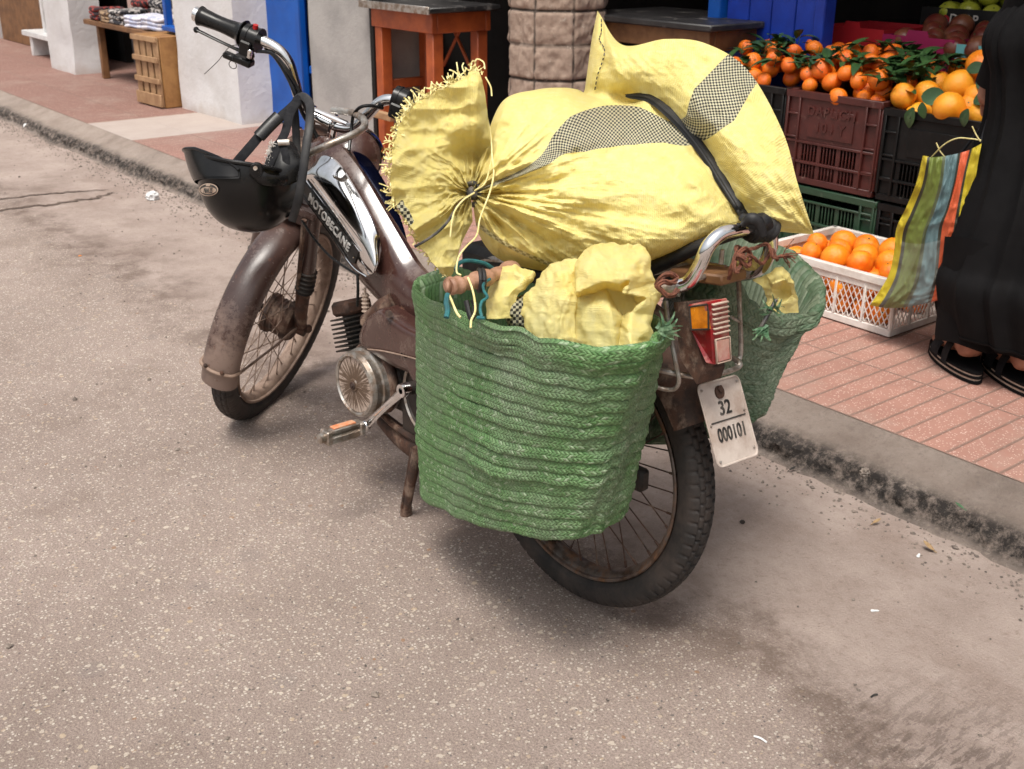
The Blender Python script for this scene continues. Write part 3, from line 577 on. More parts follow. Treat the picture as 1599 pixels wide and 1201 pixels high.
# ---------------------------------------------------------------- crates
def put_crate(label, s1, t0, z0, W, D, H, mat, style, group='plastic crates of the fruit stall', name='plastic_crate', txt=None, twist=0):
    r = empty(name, label, 'crate', sw(s1+W, t0, z0), SROT+twist, group); th = .012
    b = MB()
    def wall(fr, L):                                                  # fr maps (a along, d inward, z)
        def B(a0, a1, z0_, z1_, d0=0, d1=.006):
            c = fr((a0+a1)/2, (d0+d1)/2, (z0_+z1_)/2); h0 = np.abs(np.array(fr(a1, d1, z1_))-np.array(fr(a0, d0, z0_)))/2; b.bbox(c, h0, bev=.0015)
        ch = .03
        B(-.004, L+.004, H-.022, H, -.006, .012); B(0, L, 0, .02, -.001, .008)
        if style == 'lattice':
            B(0, L, H-.042, H-.022, 0, .006)
            for a in np.linspace(0, L, int(L/.11)+2): B(a-.004, a+.004, .02, H-.03, -.002, .007)
            n = int(L/.016)
            for i in range(-8, n+8):
                for sg in (1, -1):
                    a = i*.0175; hh = H-.065; p0 = np.array([a, 0.003, .022]); p1 = np.array([a+sg*hh*.55, .003, .022+hh])
                    lo, hi = (p0, p1) if p0[0] < p1[0] else (p1, p0)
                    if hi[0] < 0.002 or lo[0] > L-.002: continue
                    if lo[0] < 0: lo = lo+(hi-lo)*(0-lo[0])/(hi[0]-lo[0])
                    if hi[0] > L: hi = lo+(hi-lo)*(L-lo[0])/(hi[0]-lo[0])
                    if np.linalg.norm(hi-lo) < .006: continue
                    b.tube([fr(*lo), fr(*hi)], .0016, 5, up=(0, 0, 1) if abs(fr(1, 0, 0)[0]-fr(0, 0, 0)[0]) > .5 else (0, 0, 1))
            return
        for a in (.004, .05, L-.05, L-.004): B(a-.004, a+.004, .02, H-.02, -.006, .008)
        z1 = H*.44 if style == 'panel' else H*.86; z2 = H*.24 if style == 'panel' else H*.45
        if style == 'holes': B(.054, L-.054, .02, H-.022, .001, .006)
        if style == 'panel': B(.054, L-.054, H*.47, H-.022, .001, .006); B(.09, L-.09, H*.52, H-.05, -.003, .001); B(0, L, H*.44, H*.47, -.004, .008)
        B(0, L, H*.22, H*.25, -.004, .008)
        if style == 'slots': B(0, L, H*.52, H*.56, -.004, .008); B(0, L, H*.80, H*.83, -.004, .006)
        for a0, a1 in ((.008, .046), (L-.046, L-.008)):
            B(a0, a1, .02, H-.022, .004, .008)
            for z in (H*.25, H*.5, H*.75): B(a0, a1, z-.003, z+.003, -.005, .004)
        if style in ('panel', 'slots'):
            for (zz0, zz1) in (((.02, H*.22), (H*.25, H*.44)) if style == 'panel' else ((.02, H*.22), (H*.25, H*.52), (H*.56, H*.80))):
                a = .056; k = 0
                while a < L-.056:
                    B(a, a+(.0045 if k % 5 else .016), zz0, zz1, .001, .006); a += .0125 if k % 5 else .024; k += 1
    wall(lambda a, d_, z: (a, d_, z), W); wall(lambda a, d_, z: (a, D-d_, z), W)
    wall(lambda a, d_, z: (d_, a, z), D); wall(lambda a, d_, z: (W-d_, a, z), D)
    b.build('crate_body', mat, r); MB().bbox((W/2, D/2, .008), (W/2-.009, D/2-.009, .005)).build('crate_floor', mat, r)
    if style == 'holes':
        b = MB()
        for i in range(4):
            for j in range(3): b.lathe([(0, 0), (.006, 0), (.006, .002), (0, .002)], (.08+i*.022, -.0005, .07+j*.022), (0, -1, 0), 10)
        b.build('drain_hole', m_dark, r)
    if txt:
        m_ = frame((W/2, -.0035, H*.80), (1, 0, 0), (0, 0, 1)); text('lettering', txt[0], .040, m_, mat, r, ext=.0025, spacing=1.15)
        m_ = frame((W/2, -.0035, H*.635), (1, 0, 0), (0, 0, 1)); text('lettering', txt[1], .044, m_, mat, r, ext=.0025, spacing=1.1)
    return r
TF = 3.02
put_crate('maroon crate with raised DAPLICH 104 lettering and heaped with leafy mandarins', 2.02, TF, .362, .35, .5, .29, m_maroon, 'panel', txt=('DAPLICH', '104 Y'))
put_crate('black crate of leafy mandarins left of the maroon crate', 2.385, TF, .362, .35, .5, .29, m_blackcr, 'panel')
put_crate('black crate of large oranges behind the striped bag', 1.62, TF, .362, .385, .5, .275, m_blackcr, 'panel')
put_crate('green slotted crate under the maroon crate', 2.00, TF, .104, .35, .5, .25, m_greencr, 'slots')
put_crate('green crate with round holes, low beside the green slotted crate', 2.375, TF-.03, .104, .35, .5, .25, m_greencr, 'holes')
put_crate('black crate on the ground under the crate of large oranges', 1.60, TF, .104, .385, .5, .25, m_blackcr, 'slots')
put_crate('bright blue crate glimpsed under the yellow sack', 2.745, TF-.05, .104, .35, .45, .27, m_bluecr, 'slots')
put_crate('white lattice crate of oranges standing on the pavement', 1.64, 2.62, .104, .47, .36, .158, m_whitecr, 'lattice')
# ---------------------------------------------------------------- fruit
def fruit_mesh(r, mat, stem=True, sq=.93, nv=.03, n=22, seed=0):
    b = MB(); th = np.linspace(0, pi, n//2+2); ph = np.linspace(0, 2*pi, n, endpoint=False); A_, B_ = np.meshgrid(th, ph, indexing='ij')
    D = np.stack([np.sin(A_)*np.cos(B_), np.sin(A_)*np.sin(B_), np.cos(A_)], -1); R_ = r*(1+nv*fbm(D*1.3+seed, 2)-.10*np.exp(-(A_/.22)**2)-.04*np.exp(-((pi-A_)/.2)**2))
    G = D*R_[..., None]; G[..., 2] *= sq; b.grid(G, cv=True)
    me = b.build('tmp', [mat, m_leaf]); 
    return me
def fruit_proto(name, r, mat, seed, sq=.93, nv=.04):
    o = fruit_mesh(r, mat, seed=seed, sq=sq, nv=nv); o.name = name; o.data.name = name
    s_ = MB().lathe([(0, .0), (.0035, .0), (.0025, .002), (0, .0022)], (0, 0, r*sq*.90), (0, 0, 1), 7); s_.build('stem_end', m_leaf, o); return o
def place(protos, spots, name, label, cat, group):
    for i, (P, sc_) in enumerate(spots):
        pr_ = protos[i % len(protos)]; o = pr_.copy(); COL.objects.link(o); o.location = P; o.scale = (sc_,)*3; o.name = name
        o.rotation_euler = (random.uniform(-1.3, 1.3), random.uniform(-1.3, 1.3), random.uniform(0, 6)); tag(o, label, cat, group)
        for ch in pr_.children: c = ch.copy(); COL.objects.link(c); c.parent = o
def kill(ps):
    for p_ in ps:
        for c in list(p_.children): bpy.data.objects.remove(c)
        bpy.data.objects.remove(p_)
def heap(s0, s1, t0, t1, zf, r, jit=.3, layers=2, sd=1, keep=1.):
    rs = np.random.RandomState(sd); out = []
    for L in range(layers):
        ns = max(1, int((s1-s0)/(2*r))); ntt = max(1, int((t1-t0)/(2*r)))
        for i in range(ns+1):
            for j in range(ntt+1):
                s_ = s0+(i+.5*(j % 2)+.3*L)*(s1-s0)/(ns+.5); t_ = t0+(j+.35*L)*(t1-t0)/(ntt+.3)
                if not (s0-.01 <= s_ <= s1+.01 and t_ <= t1+.01) or rs.rand() > keep: continue
                s_ += rs.normal(0, r*jit*.4); t_ += rs.normal(0, r*jit*.4); out.append((sw(s_, t_, zf(s_, t_)+L*r*1.5+rs.normal(0, r*.16)), rs.uniform(.82, 1.16)))
    return out
mp = [fruit_proto('mandarin', .0305, m_mand, k, .86) for k in range(3)]
mnd = lambda s_, t_: .640+.060*sin(pi*min(max((t_-3.02)/.5, 0.05), .95))+.015*sin(s_*23)
place(mp, heap(2.06, 2.36, 3.06, 3.44, mnd, .031, sd=2, keep=.86, jit=.7), 'mandarin', 'small mandarin heaped among leaves on the maroon crate', 'mandarin', 'mandarins heaped on the maroon crate')
place(mp, heap(2.42, 2.72, 3.06, 3.44, mnd, .031, sd=4, keep=.8, jit=.7), 'mandarin', 'small mandarin among leaves on the black crate left of the maroon crate', 'mandarin', 'mandarins heaped on the left black crate')
kill(mp)
op = [fruit_proto('orange', .037, m_orangef, k+5, .95) for k in range(3)]
flat = lambda z: (lambda s_, t_: z)
place(op, heap(1.70, 2.07, 2.67, 2.93, flat(.146), .036, sd=6, layers=1), 'orange', 'orange in the bottom layer seen through the white lattice crate', 'orange', 'oranges in the bottom of the white crate')
place(op, heap(1.70, 2.07, 2.67, 2.93, flat(.205), .036, sd=7, layers=1)+heap(1.74, 2.03, 2.71, 2.90, flat(.252), .037, sd=9, layers=1, keep=.95), 'orange', 'round bright orange piled at the top of the white lattice crate', 'orange', 'oranges on top of the white crate')
kill(op)
bigs = [(1411, 150, 3.07, 'large orange at the front left rim of the black crate', 1), (1448, 146, 3.13, 'pale orange behind the front left large orange', 1), (1482, 168, 3.05, 'largest lemon-yellow orange with its stem to the right, at the crate rim', 1.22), (1497, 134, 3.14, 'big round orange resting above the lemon-yellow one', 1.2), (1531, 180, 3.05, 'golden orange with pale stem scar beside the black robe', .95), (1527, 152, 3.12, 'orange half hidden behind the black sleeve, right of the big one', 1), (1535, 102, 3.24, 'orange highest in the heap against the black sleeve', 1.25), (1463, 132, 3.25, 'darker orange at the back of the large orange heap', 1.0), (1453, 120, 3.26, 'small red orange between magenta box and large oranges', .62), (1515, 165, 3.10, 'orange sunk low between the golden and lemon-yellow ones', .9), (1500, 110, 3.35, 'orange at the back of the black crate under the turquoise box', 1)]
bp = [fruit_proto('large_orange', .040, m, k+15, .95, .05) for k, m in enumerate((m_orangef, m_orangey))]
for i, (x, y, t_, lb, sc_) in enumerate(bigs): place([bp[1 if i in (0, 2, 4) else i % 2]], [(ont(x, y, t_), sc_*.98)], 'large_orange', lb, 'orange', 'large oranges on the black crate')
place(bp, heap(1.66, 1.97, 3.07, 3.45, flat(.615), .041, sd=12, layers=1), 'large_orange', 'large orange in the lower layer of the black crate', 'orange', 'lower large oranges in the black crate'); kill(bp)
# leaf sprigs
def leaf(b, base, d, L, wd, up, curl=.3):
    d = unit(d); k = unit(np.cross(d, up)); u = np.cross(k, d); P = []
    for i in range(8):
        t_ = i/7; w0 = wd*sin(pi*min(t_*.93+.04, 1))**.8; c = np.array(base)+d*L*t_+u*(-curl*L*t_*t_+.0)
        P.append([c-k*w0+u*w0*.35, c, c+k*w0+u*w0*.35])
    b.grid(np.array(P))
def sprig(P, n, L, label, group, rs, name='leafy_sprig', spread=1.):
    b = MB()
    for i in range(n):
        a = rs.uniform(0, 2*pi); el = rs.uniform(-.1, .9); d = (cos(a)*cos(el), sin(a)*cos(el), sin(el)*.8); leaf(b, rs.normal(0, .008, 3)*spread, d, L*rs.uniform(.6, 1.15), L*rs.uniform(.16, .24), (0, 0, 1) if abs(d[2]) < .9 else (1, 0, 0), rs.uniform(.1, .7))
    b.tube([(0, 0, -.02), (.004, .002, .0), (.006, .004, .02)], .0013, 5); o = b.build(name, m_leaf, sharp=60); o.location = P; tag(o, label, 'leaves', group); return o
rs = np.random.RandomState(21)
for i in range(34): s_ = rs.uniform(2.03, 2.38); t_ = rs.uniform(3.03, 3.45); sprig(sw(s_, t_, mnd(s_, t_)+.065), rs.randint(4, 7), .072, 'sprig of dark green leaves among the mandarins on the maroon crate', 'leaf sprigs on the maroon crate', rs)
for i in range(21): s_ = rs.uniform(2.40, 2.74); t_ = rs.uniform(3.03, 3.4); sprig(sw(s_, t_, mnd(s_, t_)+.06), rs.randint(4, 7), .070, 'sprig of dark green leaves among the mandarins on the left black crate', 'leaf sprigs on the left black crate', rs)
for i in range(15): s_ = rs.uniform(1.93, 2.07); t_ = rs.uniform(3.06, 3.5); sprig(sw(s_, t_, .68+rs.uniform(0, .07)), 6, .072, 'drooping dark leaf sprig where mandarins meet the large oranges', 'leaf sprigs beside the large oranges', rs)
for (x, y, t_, L, dx, dz, lb) in [(1440, 148, 3.04, .085, .8, .0, 'broad dark leaf lying between the front large oranges'), (1427, 168, 3.015, .06, -.2, -1, 'pale green leaf hanging over the black crate rim'), (1440, 160, 3.01, .045, .3, -1, 'small leaf drooping beside the hanging pale leaf'), (1512, 170, 3.0, .05, -.2, -1, 'green leaf beside the stem of the lemon-yellow orange'), (1520, 160, 3.03, .06, .9, .5, 'pointed leaf left of the hand'), (1510, 108, 3.15, .06, .9, .2, 'leaf in front of the highest orange'), (1525, 130, 3.1, .05, .9, -.1, 'leaf under the highest orange')]:
    b = MB(); X_ = -S; leaf(b, (0, 0, 0), X_*dx+np.array([0, 0, dz])-T*.15, L, L*.32, -T*.8+np.array([0, 0, .4]), .25); o = b.build('leaf', m_leaf); o.location = ont(x, y, t_); tag(o, lb, 'leaf')
# ---------------------------------------------------------------- cardboard boxes behind
def carton(label, s0, s1, t0, D, z0, z1, mat, tab=None, name='cardboard_tray'):
    W = s0-s1; r = empty(name, label, 'box', sw(s0, t0, z0), SROT, 'cardboard trays behind the crates'); H = z1-z0; b = MB(); th = .003
    pts = [(0, 0), (W, 0), (W, H)]+([(W*tab[1]+.008, H), (W*tab[1], H+.02), (W*tab[0], H+.02), (W*tab[0]-.008, H)] if tab else [])+[(0, H)]
    b.prism(pts, 0, th, lambda x, y, z: (x, z, y)); b.prism([(0, 0), (W, 0), (W, H), (0, H)], D-th, D, lambda x, y, z: (x, z, y))
    b.box((th/2, D/2, H/2), (th/2, D/2-th, H/2-.001)); b.box((W-th/2, D/2, H/2), (th/2, D/2-th, H/2-.001)); b.box((W/2, D/2, th), (W/2-th, D/2-th, th/2))
    b.build('tray', mat, r, smooth=False); return r, W, H
carton('plain red cardboard tray behind the mandarins', 2.66, 2.385, 3.52, .3, .66, .805, m_redcard, (.42, .62))
carton('magenta cardboard tray in front of the pomegranates', 2.375, 2.105, 3.50, .34, .64, .795, m_magcard, (.36, .62))
r, W, H = carton('turquoise cardboard tray with small blue writing', 2.095, 1.80, 3.50, .3, .66, .785, m_tealcard)
text('lettering', 'Abricot', .032, frame((W*.25, -.0008, H*.5), (1, 0, 0), (0, 0, 1)), m_blue, r)
r, W, H = carton('black printed box of yellow-green apples at the top of the stall', 2.47, 1.95, 3.86, .34, .79, .865, m_blackcard, name='apple_box')
text('chalk_writing', 'D//AP', .045, frame((W*.33, -.0012, H*.52), (1, 0, 0), (0, .1, 1)), m_whitecr, r)
def arc(cx_, cz_, R0, R1, a0, a1):
    b = MB(); t_ = np.linspace(a0, a1, 16); b.grid(np.array([[(cx_+q*cos(a), -.0012, cz_+q*sin(a)) for q in (R0, R1)] for a in t_])); return b
b = arc(W*.17, H*.1, .034, .046, .1, 2.9); b2 = arc(W*.12, H*.95, .03, .04, 3.6, 5.4); b.grid(np.array([[(W*.12+q*cos(a), -.0012, H*.9+q*sin(a)) for q in (.028, .038)] for a in np.linspace(4.2, 5.8, 14)])); b.grid(np.array([[(W*.68+q*cos(a), -.0012, H*.1+q*sin(a)) for q in (.034, .046)] for a in np.linspace(1.7, 2.9, 14)]))
b.build('red_emblem', m_redcard, r)
b = MB(); leaf(b, (W*.02, -.002, H*.1), (.3, 0, .25), .05, .012, (0, 0, 1), .1); leaf(b, (W*.14, -.002, H*.45), (.2, 0, .5), .035, .009, (1, 0, 0), .1); b.build('green_leaf_print', m_leaf, r)
ap = [fruit_proto('apple', .036, m_apple, 30+k, .9) for k in range(2)]
place(ap, heap(2.0, 2.42, 3.9, 4.15, flat(.855), .037, sd=31, layers=3), 'apple', 'yellow-green apple piled in the black box', 'apple', 'apples in the black box'); kill(ap)
pp = [fruit_proto('pomegranate', .042, m_pom, 40+k, .92) for k in range(2)]
place(pp, heap(1.85, 2.36, 3.54, 3.82, lambda s_, t_: .765+.12*(t_-3.5), .044, sd=33, layers=1), 'pomegranate', 'dark red pomegranate lying behind the magenta tray', 'pomegranate', 'pomegranates behind the magenta tray'); kill(pp)
st_ = empty('display_stand', 'dark wooden stand carrying the trays at the back of the stall', 'stand', sw(2.75, 3.54, .1), SROT)
MB().bbox((.5, .16, .545), (.52, .17, .012)).build('shelf', m_blackcr, st_); MB().bbox((.53, .49, .675), (.54, .17, .012)).build('shelf', m_blackcr, st_)
for x in (.02, 1.0):
    for y, hh in ((.02, .26), (.62, .33)): MB().bbox((x, y, hh), (.02, .02, hh)).build('leg', m_blackcr, st_)
# ---------------------------------------------------------------- far left shop
ct_ = empty('clothes_stall_table', 'wooden stall board carrying folded clothes behind the slatted crate', 'table', sw(8.2, 2.80, .1), SROT)
MB().bbox((.78, .25, .375), (.80, .27, .016)).build('board', m_wooddk, ct_)
for x in (.1, .75, 1.4):
    for y in (.05, .45): MB().bbox((x, y, .18), (.022, .022, .178)).build('leg', m_wooddk, ct_)
def garment(label, x, y, z, wx, wy, h, mat, rs, rz=0):
    n = 3; b = MB()
    for k in range(n):
        G = []; A_ = np.linspace(0, 2*pi, 36, endpoint=False)
        for q in np.linspace(0, 1, 9):
            f_ = sin(pi*q)**.35; rr = .5*(1+.0*f_); sup = (np.abs(np.cos(A_))**4+np.abs(np.sin(A_))**4)**-.25
            nn = 1+.05*fbm(np.stack([np.cos(A_)*2+k*3+x*9, np.sin(A_)*2, 0*A_+q], -1), 2)
            G.append(np.stack([wx*.5*sup*np.cos(A_)*nn*(.88+.12*f_), wy*.5*sup*np.sin(A_)*nn*(.88+.12*f_), 0*A_+(k+q)*h/n+.004*np.sin(A_*3+k)], -1))
        b.grid(np.array(G), cv=True); b.add(np.array(G)[-1], [tuple(range(36))])
    o = b.build('folded_clothes', mat); o.location = sw(8.2-x, 2.80+y, z); o.rotation_euler = (random.uniform(-.04, .04), random.uniform(-.05, .05), SROT+rz); tag(o, label, 'clothes', 'folded clothes on the stall board')
gl = [('pile of dark red printed clothes at the left end of the board', .13, .08, 0), ('pile of tan and black printed clothes second from the left', .33, .07, 3), ('pile of dark checked clothes in the middle of the board', .52, .09, 1), ('front pile of white clothes with faint checks', .80, .07, 2), ('right pile of white clothes nearest the blue frame', 1.08, .08, 2)]
for i, (lb, x, h_, mi) in enumerate(gl): garment(lb, x, .1, .493, .24, .22, h_, m_cl[mi], rs, .1*(i-2))
for i, (lb, x, h_, mi) in enumerate([('dark red pile in the back row on the board, left', .3, .13, 0), ('black and white checked pile in the back row', .6, .14, 1), ('dark printed pile in the back row beside the blue frame', .92, .15, 1), ('black pile at the right of the back row', 1.2, .15, 1)]): garment(lb, x, .36, .493, .26, .24, h_, m_cl[mi], rs, .1)
fr = empty('window_frame', 'bright blue wooden frame standing on the stall beside the white pier', 'frame', sw(6.86, 2.80, .52), SROT)
MB().bbox((.02, .02, .4), (.022, .02, .4)).build('post', m_blue, fr); MB().bbox((.17, .02, .014), (.12, .06, .014)).build('sill', m_blue, fr)
bxx = empty('cardboard_box', 'brown cardboard box inside the blue frame', 'box', sw(6.80, 2.90, .55), SROT); MB().bbox((.13, .1, .12), (.12, .09, .12)).build('carton', m_wood, bxx); MB().bbox((.13, .1, .2425), (.121, .091, .002)).build('flap', m_wooddk, bxx)
wc = empty('wooden_crate', 'upright slatted wooden crate leaning against the white pier', 'crate', sw(6.90, 2.61, .104), SROT+.06)
W, D, H = .32, .28, .40; b = MB()
for k in range(4): b.bbox((.035+k*.083, .006, H/2), (.030, .005, H/2-.002), bev=.002)
b.build('slats', m_wood, wc); b = MB()
for z in (.03, .15, .27, .385): b.bbox((W/2, -.008, z if z > .05 else .04), (W/2, .006, .015 if z > .05 else .035), bev=.002)
b.build('battens', m_wood, wc)
b = MB(); b.bbox((W-.005, D/2+.012, H/2), (.006, D/2-.003, H/2), bev=.002); b.bbox((.005, D/2+.012, H/2), (.006, D/2-.003, H/2), bev=.002); b.bbox((W/2, D/2+.012, H-.006), (W/2-.012, D/2-.003, .005)); b.bbox((W/2, D+.005, H/2), (W/2-.012, .005, H/2)); b.build('boards', mk('yellow_board', (.34, .17, .055), (.24, .11, .035), sc=9, rough=.65, bump=.3, bsc=60), wc)
for i, (lb, s_, t_, z_, a, b_, c_, mt) in enumerate([('brown storage box under the clothes board', 7.15, 3.15, .1, .35, .3, .32, m_wooddk), ('tall brown board panel in the far left doorway', 11.3, 3.08, .1, 2.3, .05, 1.5, m_wooddk), ('dark brown carton under the clothes board behind the wooden crate', 7.6, 3.1, .1, .4, .3, .3, m_wooddk)]):
    o = MB().bbox((a/2, b_/2, c_/2), (a/2, b_/2, c_/2)).build('storage_box' if i != 1 else 'board_panel', mt); o.location = sw(s_, t_, z_+.003); o.rotation_euler = (0, 0, SROT); tag(o, lb, 'box' if i != 1 else 'panel')
ws = empty('white_shelf', 'white painted shelf frame left of the narrow white pier', 'shelf', sw(9.9, 2.86, .1), SROT)
m_wp = mk('white_gloss_paint', (.66, .66, .66), (.55, .55, .55), rough=.4)
MB().bbox((.5, .1, .17), (.55, .1, .02)).build('shelf_board', m_wp, ws)
for x in (.28, .44, 1.0): MB().bbox((x, .1, .6), (.03, .02, .41)).build('post', m_wp, ws)
for x in (.1, .9): MB().bbox((x, .1, .075), (.03, .08, .074)).build('foot', m_wp, ws)
# ================================================================ the moped
mo = empty('moped', 'old brown moped with chrome tank panels, parked at the kerb and loaded with baskets', 'moped', mw=BM)
def Bx(pts, v): return np.array([bl(x, y, v) for x, y in pts])
def wheel(tf, hubr, hubw, dusty, tread, drum=False):
    n = 900; m = 64; th = np.linspace(0, 2*pi, n, endpoint=False); ph = np.linspace(-1, 1, m, endpoint=False); ph = (np.sign(ph)*np.abs(ph)**1.25*pi) % (2*pi); A_, P_ = np.meshgrid(th, ph, indexing='ij')
    c, s_ = np.cos(P_), np.sin(P_); rr = .0275*np.sign(c)*np.abs(c)**.85; yy = .0285*np.sign(s_)*np.abs(s_)**.8
    side = np.abs(P_-np.pi); q = np.minimum(P_, 2*pi-P_)                       # 0 = crown
    k = A_*tread/(2*pi); out = np.clip((1.05-q)/.15, 0, 1)
    lat = np.sign(pi-P_)*q; row = np.round(lat/.38); gl = np.abs(lat/.38-row); g1 = np.clip((gl-.36)/.1, 0, 1)
    g2 = np.abs((k+.5*(row % 2)) % 1-.5); g2 = np.clip((g2-.36)/.1, 0, 1); sh = np.clip((q-.85)/.1, 0, 1)*np.clip((1.45-q)/.1, 0, 1); g3 = np.clip((np.abs((k) % 1-.5)-.30)/.12, 0, 1)
    dep = .0042*np.maximum(g1, g2)*out*(1-sh)+.0042*g3*sh
    R_ = .2475+rr-dep*np.clip(c+.2, 0, 1); R_ = np.where(c < -.2, np.maximum(R_, .2225), R_)
    bead = .0012*np.exp(-((q-1.95)/.06)**2); G = np.stack([R_*np.cos(A_), yy*(1+.03*(bead > .0006)), R_*np.sin(A_)], -1)
    rim = MB().lathe([(.2245, .0215), (.2225, .0235), (.218, .0225), (.217, .017), (.211, .013), (.207, .006), (.2065, -.006), (.211, -.013), (.217, -.017), (.218, -.0225), (.2225, -.0235), (.2245, -.0215)], (0, 0, 0), (0, 1, 0), 120).xf(tf)
    rim = rim.build('wheel_rim', dusty, mo)
    ty = MB().grid(G, cu=True, cv=True).xf(tf).build('tyre', m_tyre, rim, sharp=50)
    b = MB()
    for i in range(36):
        a = 2*pi*i/36; sg = 1 if i % 2 else -1; cr_ = 1 if (i//2) % 2 else -1; a1 = a+cr_*1.05
        p0 = (hubr*cos(a1), sg*hubw, hubr*sin(a1)); p1 = (.2075*cos(a), sg*.003, .2075*sin(a)); b.tube([p0, p1], .00125, 5, up=(0, 1, 0)); u_ = unit(np.array(p0)-p1); b.tube([np.array(p1), np.array(p1)+u_*.012], .0024, 6, up=(0, 1, 0))
    b.xf(tf).build('spokes', m_rust if not drum else m_dustyrim, rim)
    if drum: pf = [(.0, -.052), (.012, -.052), (.012, -.045), (.046, -.043), (.050, -.036), (.050, -.022), (.046, -.02), (.044, -.014), (.046, -.010), (.044, -.004), (.046, .0), (.044, .006), (.046, .012), (.050, .016), (.050, .03), (.02, .034), (.012, .04), (.012, .055), (0, .055)]
    else: pf = [(0, -.06), (.012, -.06), (.012, -.03), (.034, -.027), (.034, -.021), (.02, -.018), (.02, .018), (.036, .021), (.036, .027), (.014, .03), (.014, .06), (0, .06)]
    MB().lathe(pf, (0, 0, 0), (0, 1, 0), 40).xf(tf).build('hub', m_rust, rim, sharp=25)
    return rim
m_dustyrim = mk('dusty_rim', (.27, .19, .145), (.17, .11, .08), (.38, .29, .235), sc=20, rough=.7, metal=0, bump=.3)
m_blackrim = mk('grimy_chrome_rim', (.12, .10, .09), (.05, .03, .02), (.16, .075, .035), sc=30, thr3=(.45, .62), rough=.45, metal=.6)
def tyre_m():
    N = NT('dusty_black_tyre'); 
    c = N.mix(N.ramp(N.noise(20, 6, .7), .4, .65), (.009, .0086, .0085, 1), (.022, .019, .018, 1)); c = N.mix(N.math('MULTIPLY', N.ramp(N.noise(9, 8, .75), .40, .64), .55), c, (.085, .060, .048, 1))
    N.bump(N.noise(260, 5), .3, .001); return N.out(c, .72)
m_tyre = tyre_m()
rearM = np.eye(4); rearM[2, 3] = WR; frontM = np.eye(4); frontM[:3, :3] = FB; frontM[:3, 3] = ff(OFF, 0, 0)
o = wheel(rearM, .034, .024, m_blackrim, 76); o['label'] = 'rear wheel with grimy rim'
o = wheel(frontM, .046, .026, m_dustyrim, 64, True); o['label'] = 'front wheel with dust coated rim, turned to the right'
def fender(tf, R, hw, a0, a1, name, mat, drop=.03, n=60, flare=0):
    prof = []; K = 13
    for i in range(K): q = -pi/2+pi*i/(K-1); prof.append((hw*sin(q), R-drop+drop*cos(q)**.8 if cos(q) > 1e-6 else R-drop))
    prof += [(y*.96, r-.0025) for y, r in prof[::-1]]
    A_ = np.radians(np.linspace(a0, a1, n)); G = np.array([[(r*cos(a), y, r*sin(a)) for y, r in prof] for a in A_])
    b = MB().grid(G, cv=True); k = len(prof); return b.xf(tf).build(name, mat, mo)
ffn = fender(frontM, .298, .044, 62, 187, 'front_fender', m_brownd, .034); ffn['label'] = 'dusty brown front mudguard'
FT = lambda x, y, z: frontM[:3, :3]@np.array([x, y, z])+frontM[:3, 3]
b = MB()
for sg in (1, -1): b.tube([FT(0, sg*.056, 0), FT(-.12, sg*.054, .005), FT(-.262, sg*.047, .012)], .0032, 7)
b.tube([FT(-.262, -.047, .012), FT(-.29, -.038, .013), FT(-.301, 0, .013), FT(-.29, .038, .013), FT(-.262, .047, .012)], .0042, 8, sub=24); b.build('fender_stay', m_dustyrim, ffn)
b = MB(); 
for y in (-.02, .022): b.sph(FT(-.30, y, .02), .005, 8)
b.build('stay_bolt', m_rust, ffn)
rfn = fender(rearM, .325, .056, 20, 150, 'rear_fender', m_rust, .05); 
# fork
for sg in (-1, 1):
    k = MB(); k.tube([ff(.0, sg*.058, .335), ff(.002, sg*.063, .25), ff(.004, sg*.066, .18)], [.0165, .0165, .019], 14, sub=8)
    lg = k.build('fork_leg', m_brownd, mo); k = MB()
    z = np.linspace(.185, .125, 40); rr = .0205+.0028*np.sin(np.linspace(0, 5*2*pi, 40)); k.tube([ff(.005, sg*.066, q) for q in z], rr, 16); k.build('rubber_boot', m_dirty, lg)
    k = MB(); k.tube([ff(.006, sg*.066, .13), ff(.014, sg*.066, .06), ff(.03, sg*.066, .01)], [.015, .014, .012], 12); k.tube([ff(.035, sg*.058, -.006), ff(.035, sg*.076, -.006)], .013, 10); k.sph(ff(.043, sg*.078, 0), .011, 10)
    k.build('fork_slider', m_rust, lg)
    k = MB(); k.tube([ff(-.03, sg*.05, .33), ff(-.012, sg*.056, .15), ff(.03, sg*.052, .005)], [.006, .005, .005], 8, sub=12); k.tube([ff(.04, sg*.046, .30), ff(.05, sg*.054, .15), ff(.045, sg*.056, .0)], .004, 7, sub=12); k.build('fork_strut', m_rust, lg)
b = MB(); b.bbox(ff(0, 0, .335), (.020, .070, .009), R=FB, bev=.006); b.tube([ff(0, 0, .31), ff(0, 0, .47)], .024, 20); b.bbox(ff(.02, 0, .318), (.03, .05, .03), R=FB, bev=.02); b.build('steering_head', m_brownd, mo)
b = MB(); b.bbox(ff(0, -.035, .492), (.045, .062, .004), R=FB, bev=.002); b.bbox(ff(-.042, -.035, .498), (.004, .062, .010), R=FB); b.tube([ff(0, -.035, .495), ff(0, -.035, .535)], .024, 20)
for z in (.503, .512, .521): b.lathe([(.02, -.002), (.029, -.002), (.029, .002), (.02, .002)], ff(0, -.035, z), FAX, 24)
cp = b.build('clamp_plate', m_rust, mo)
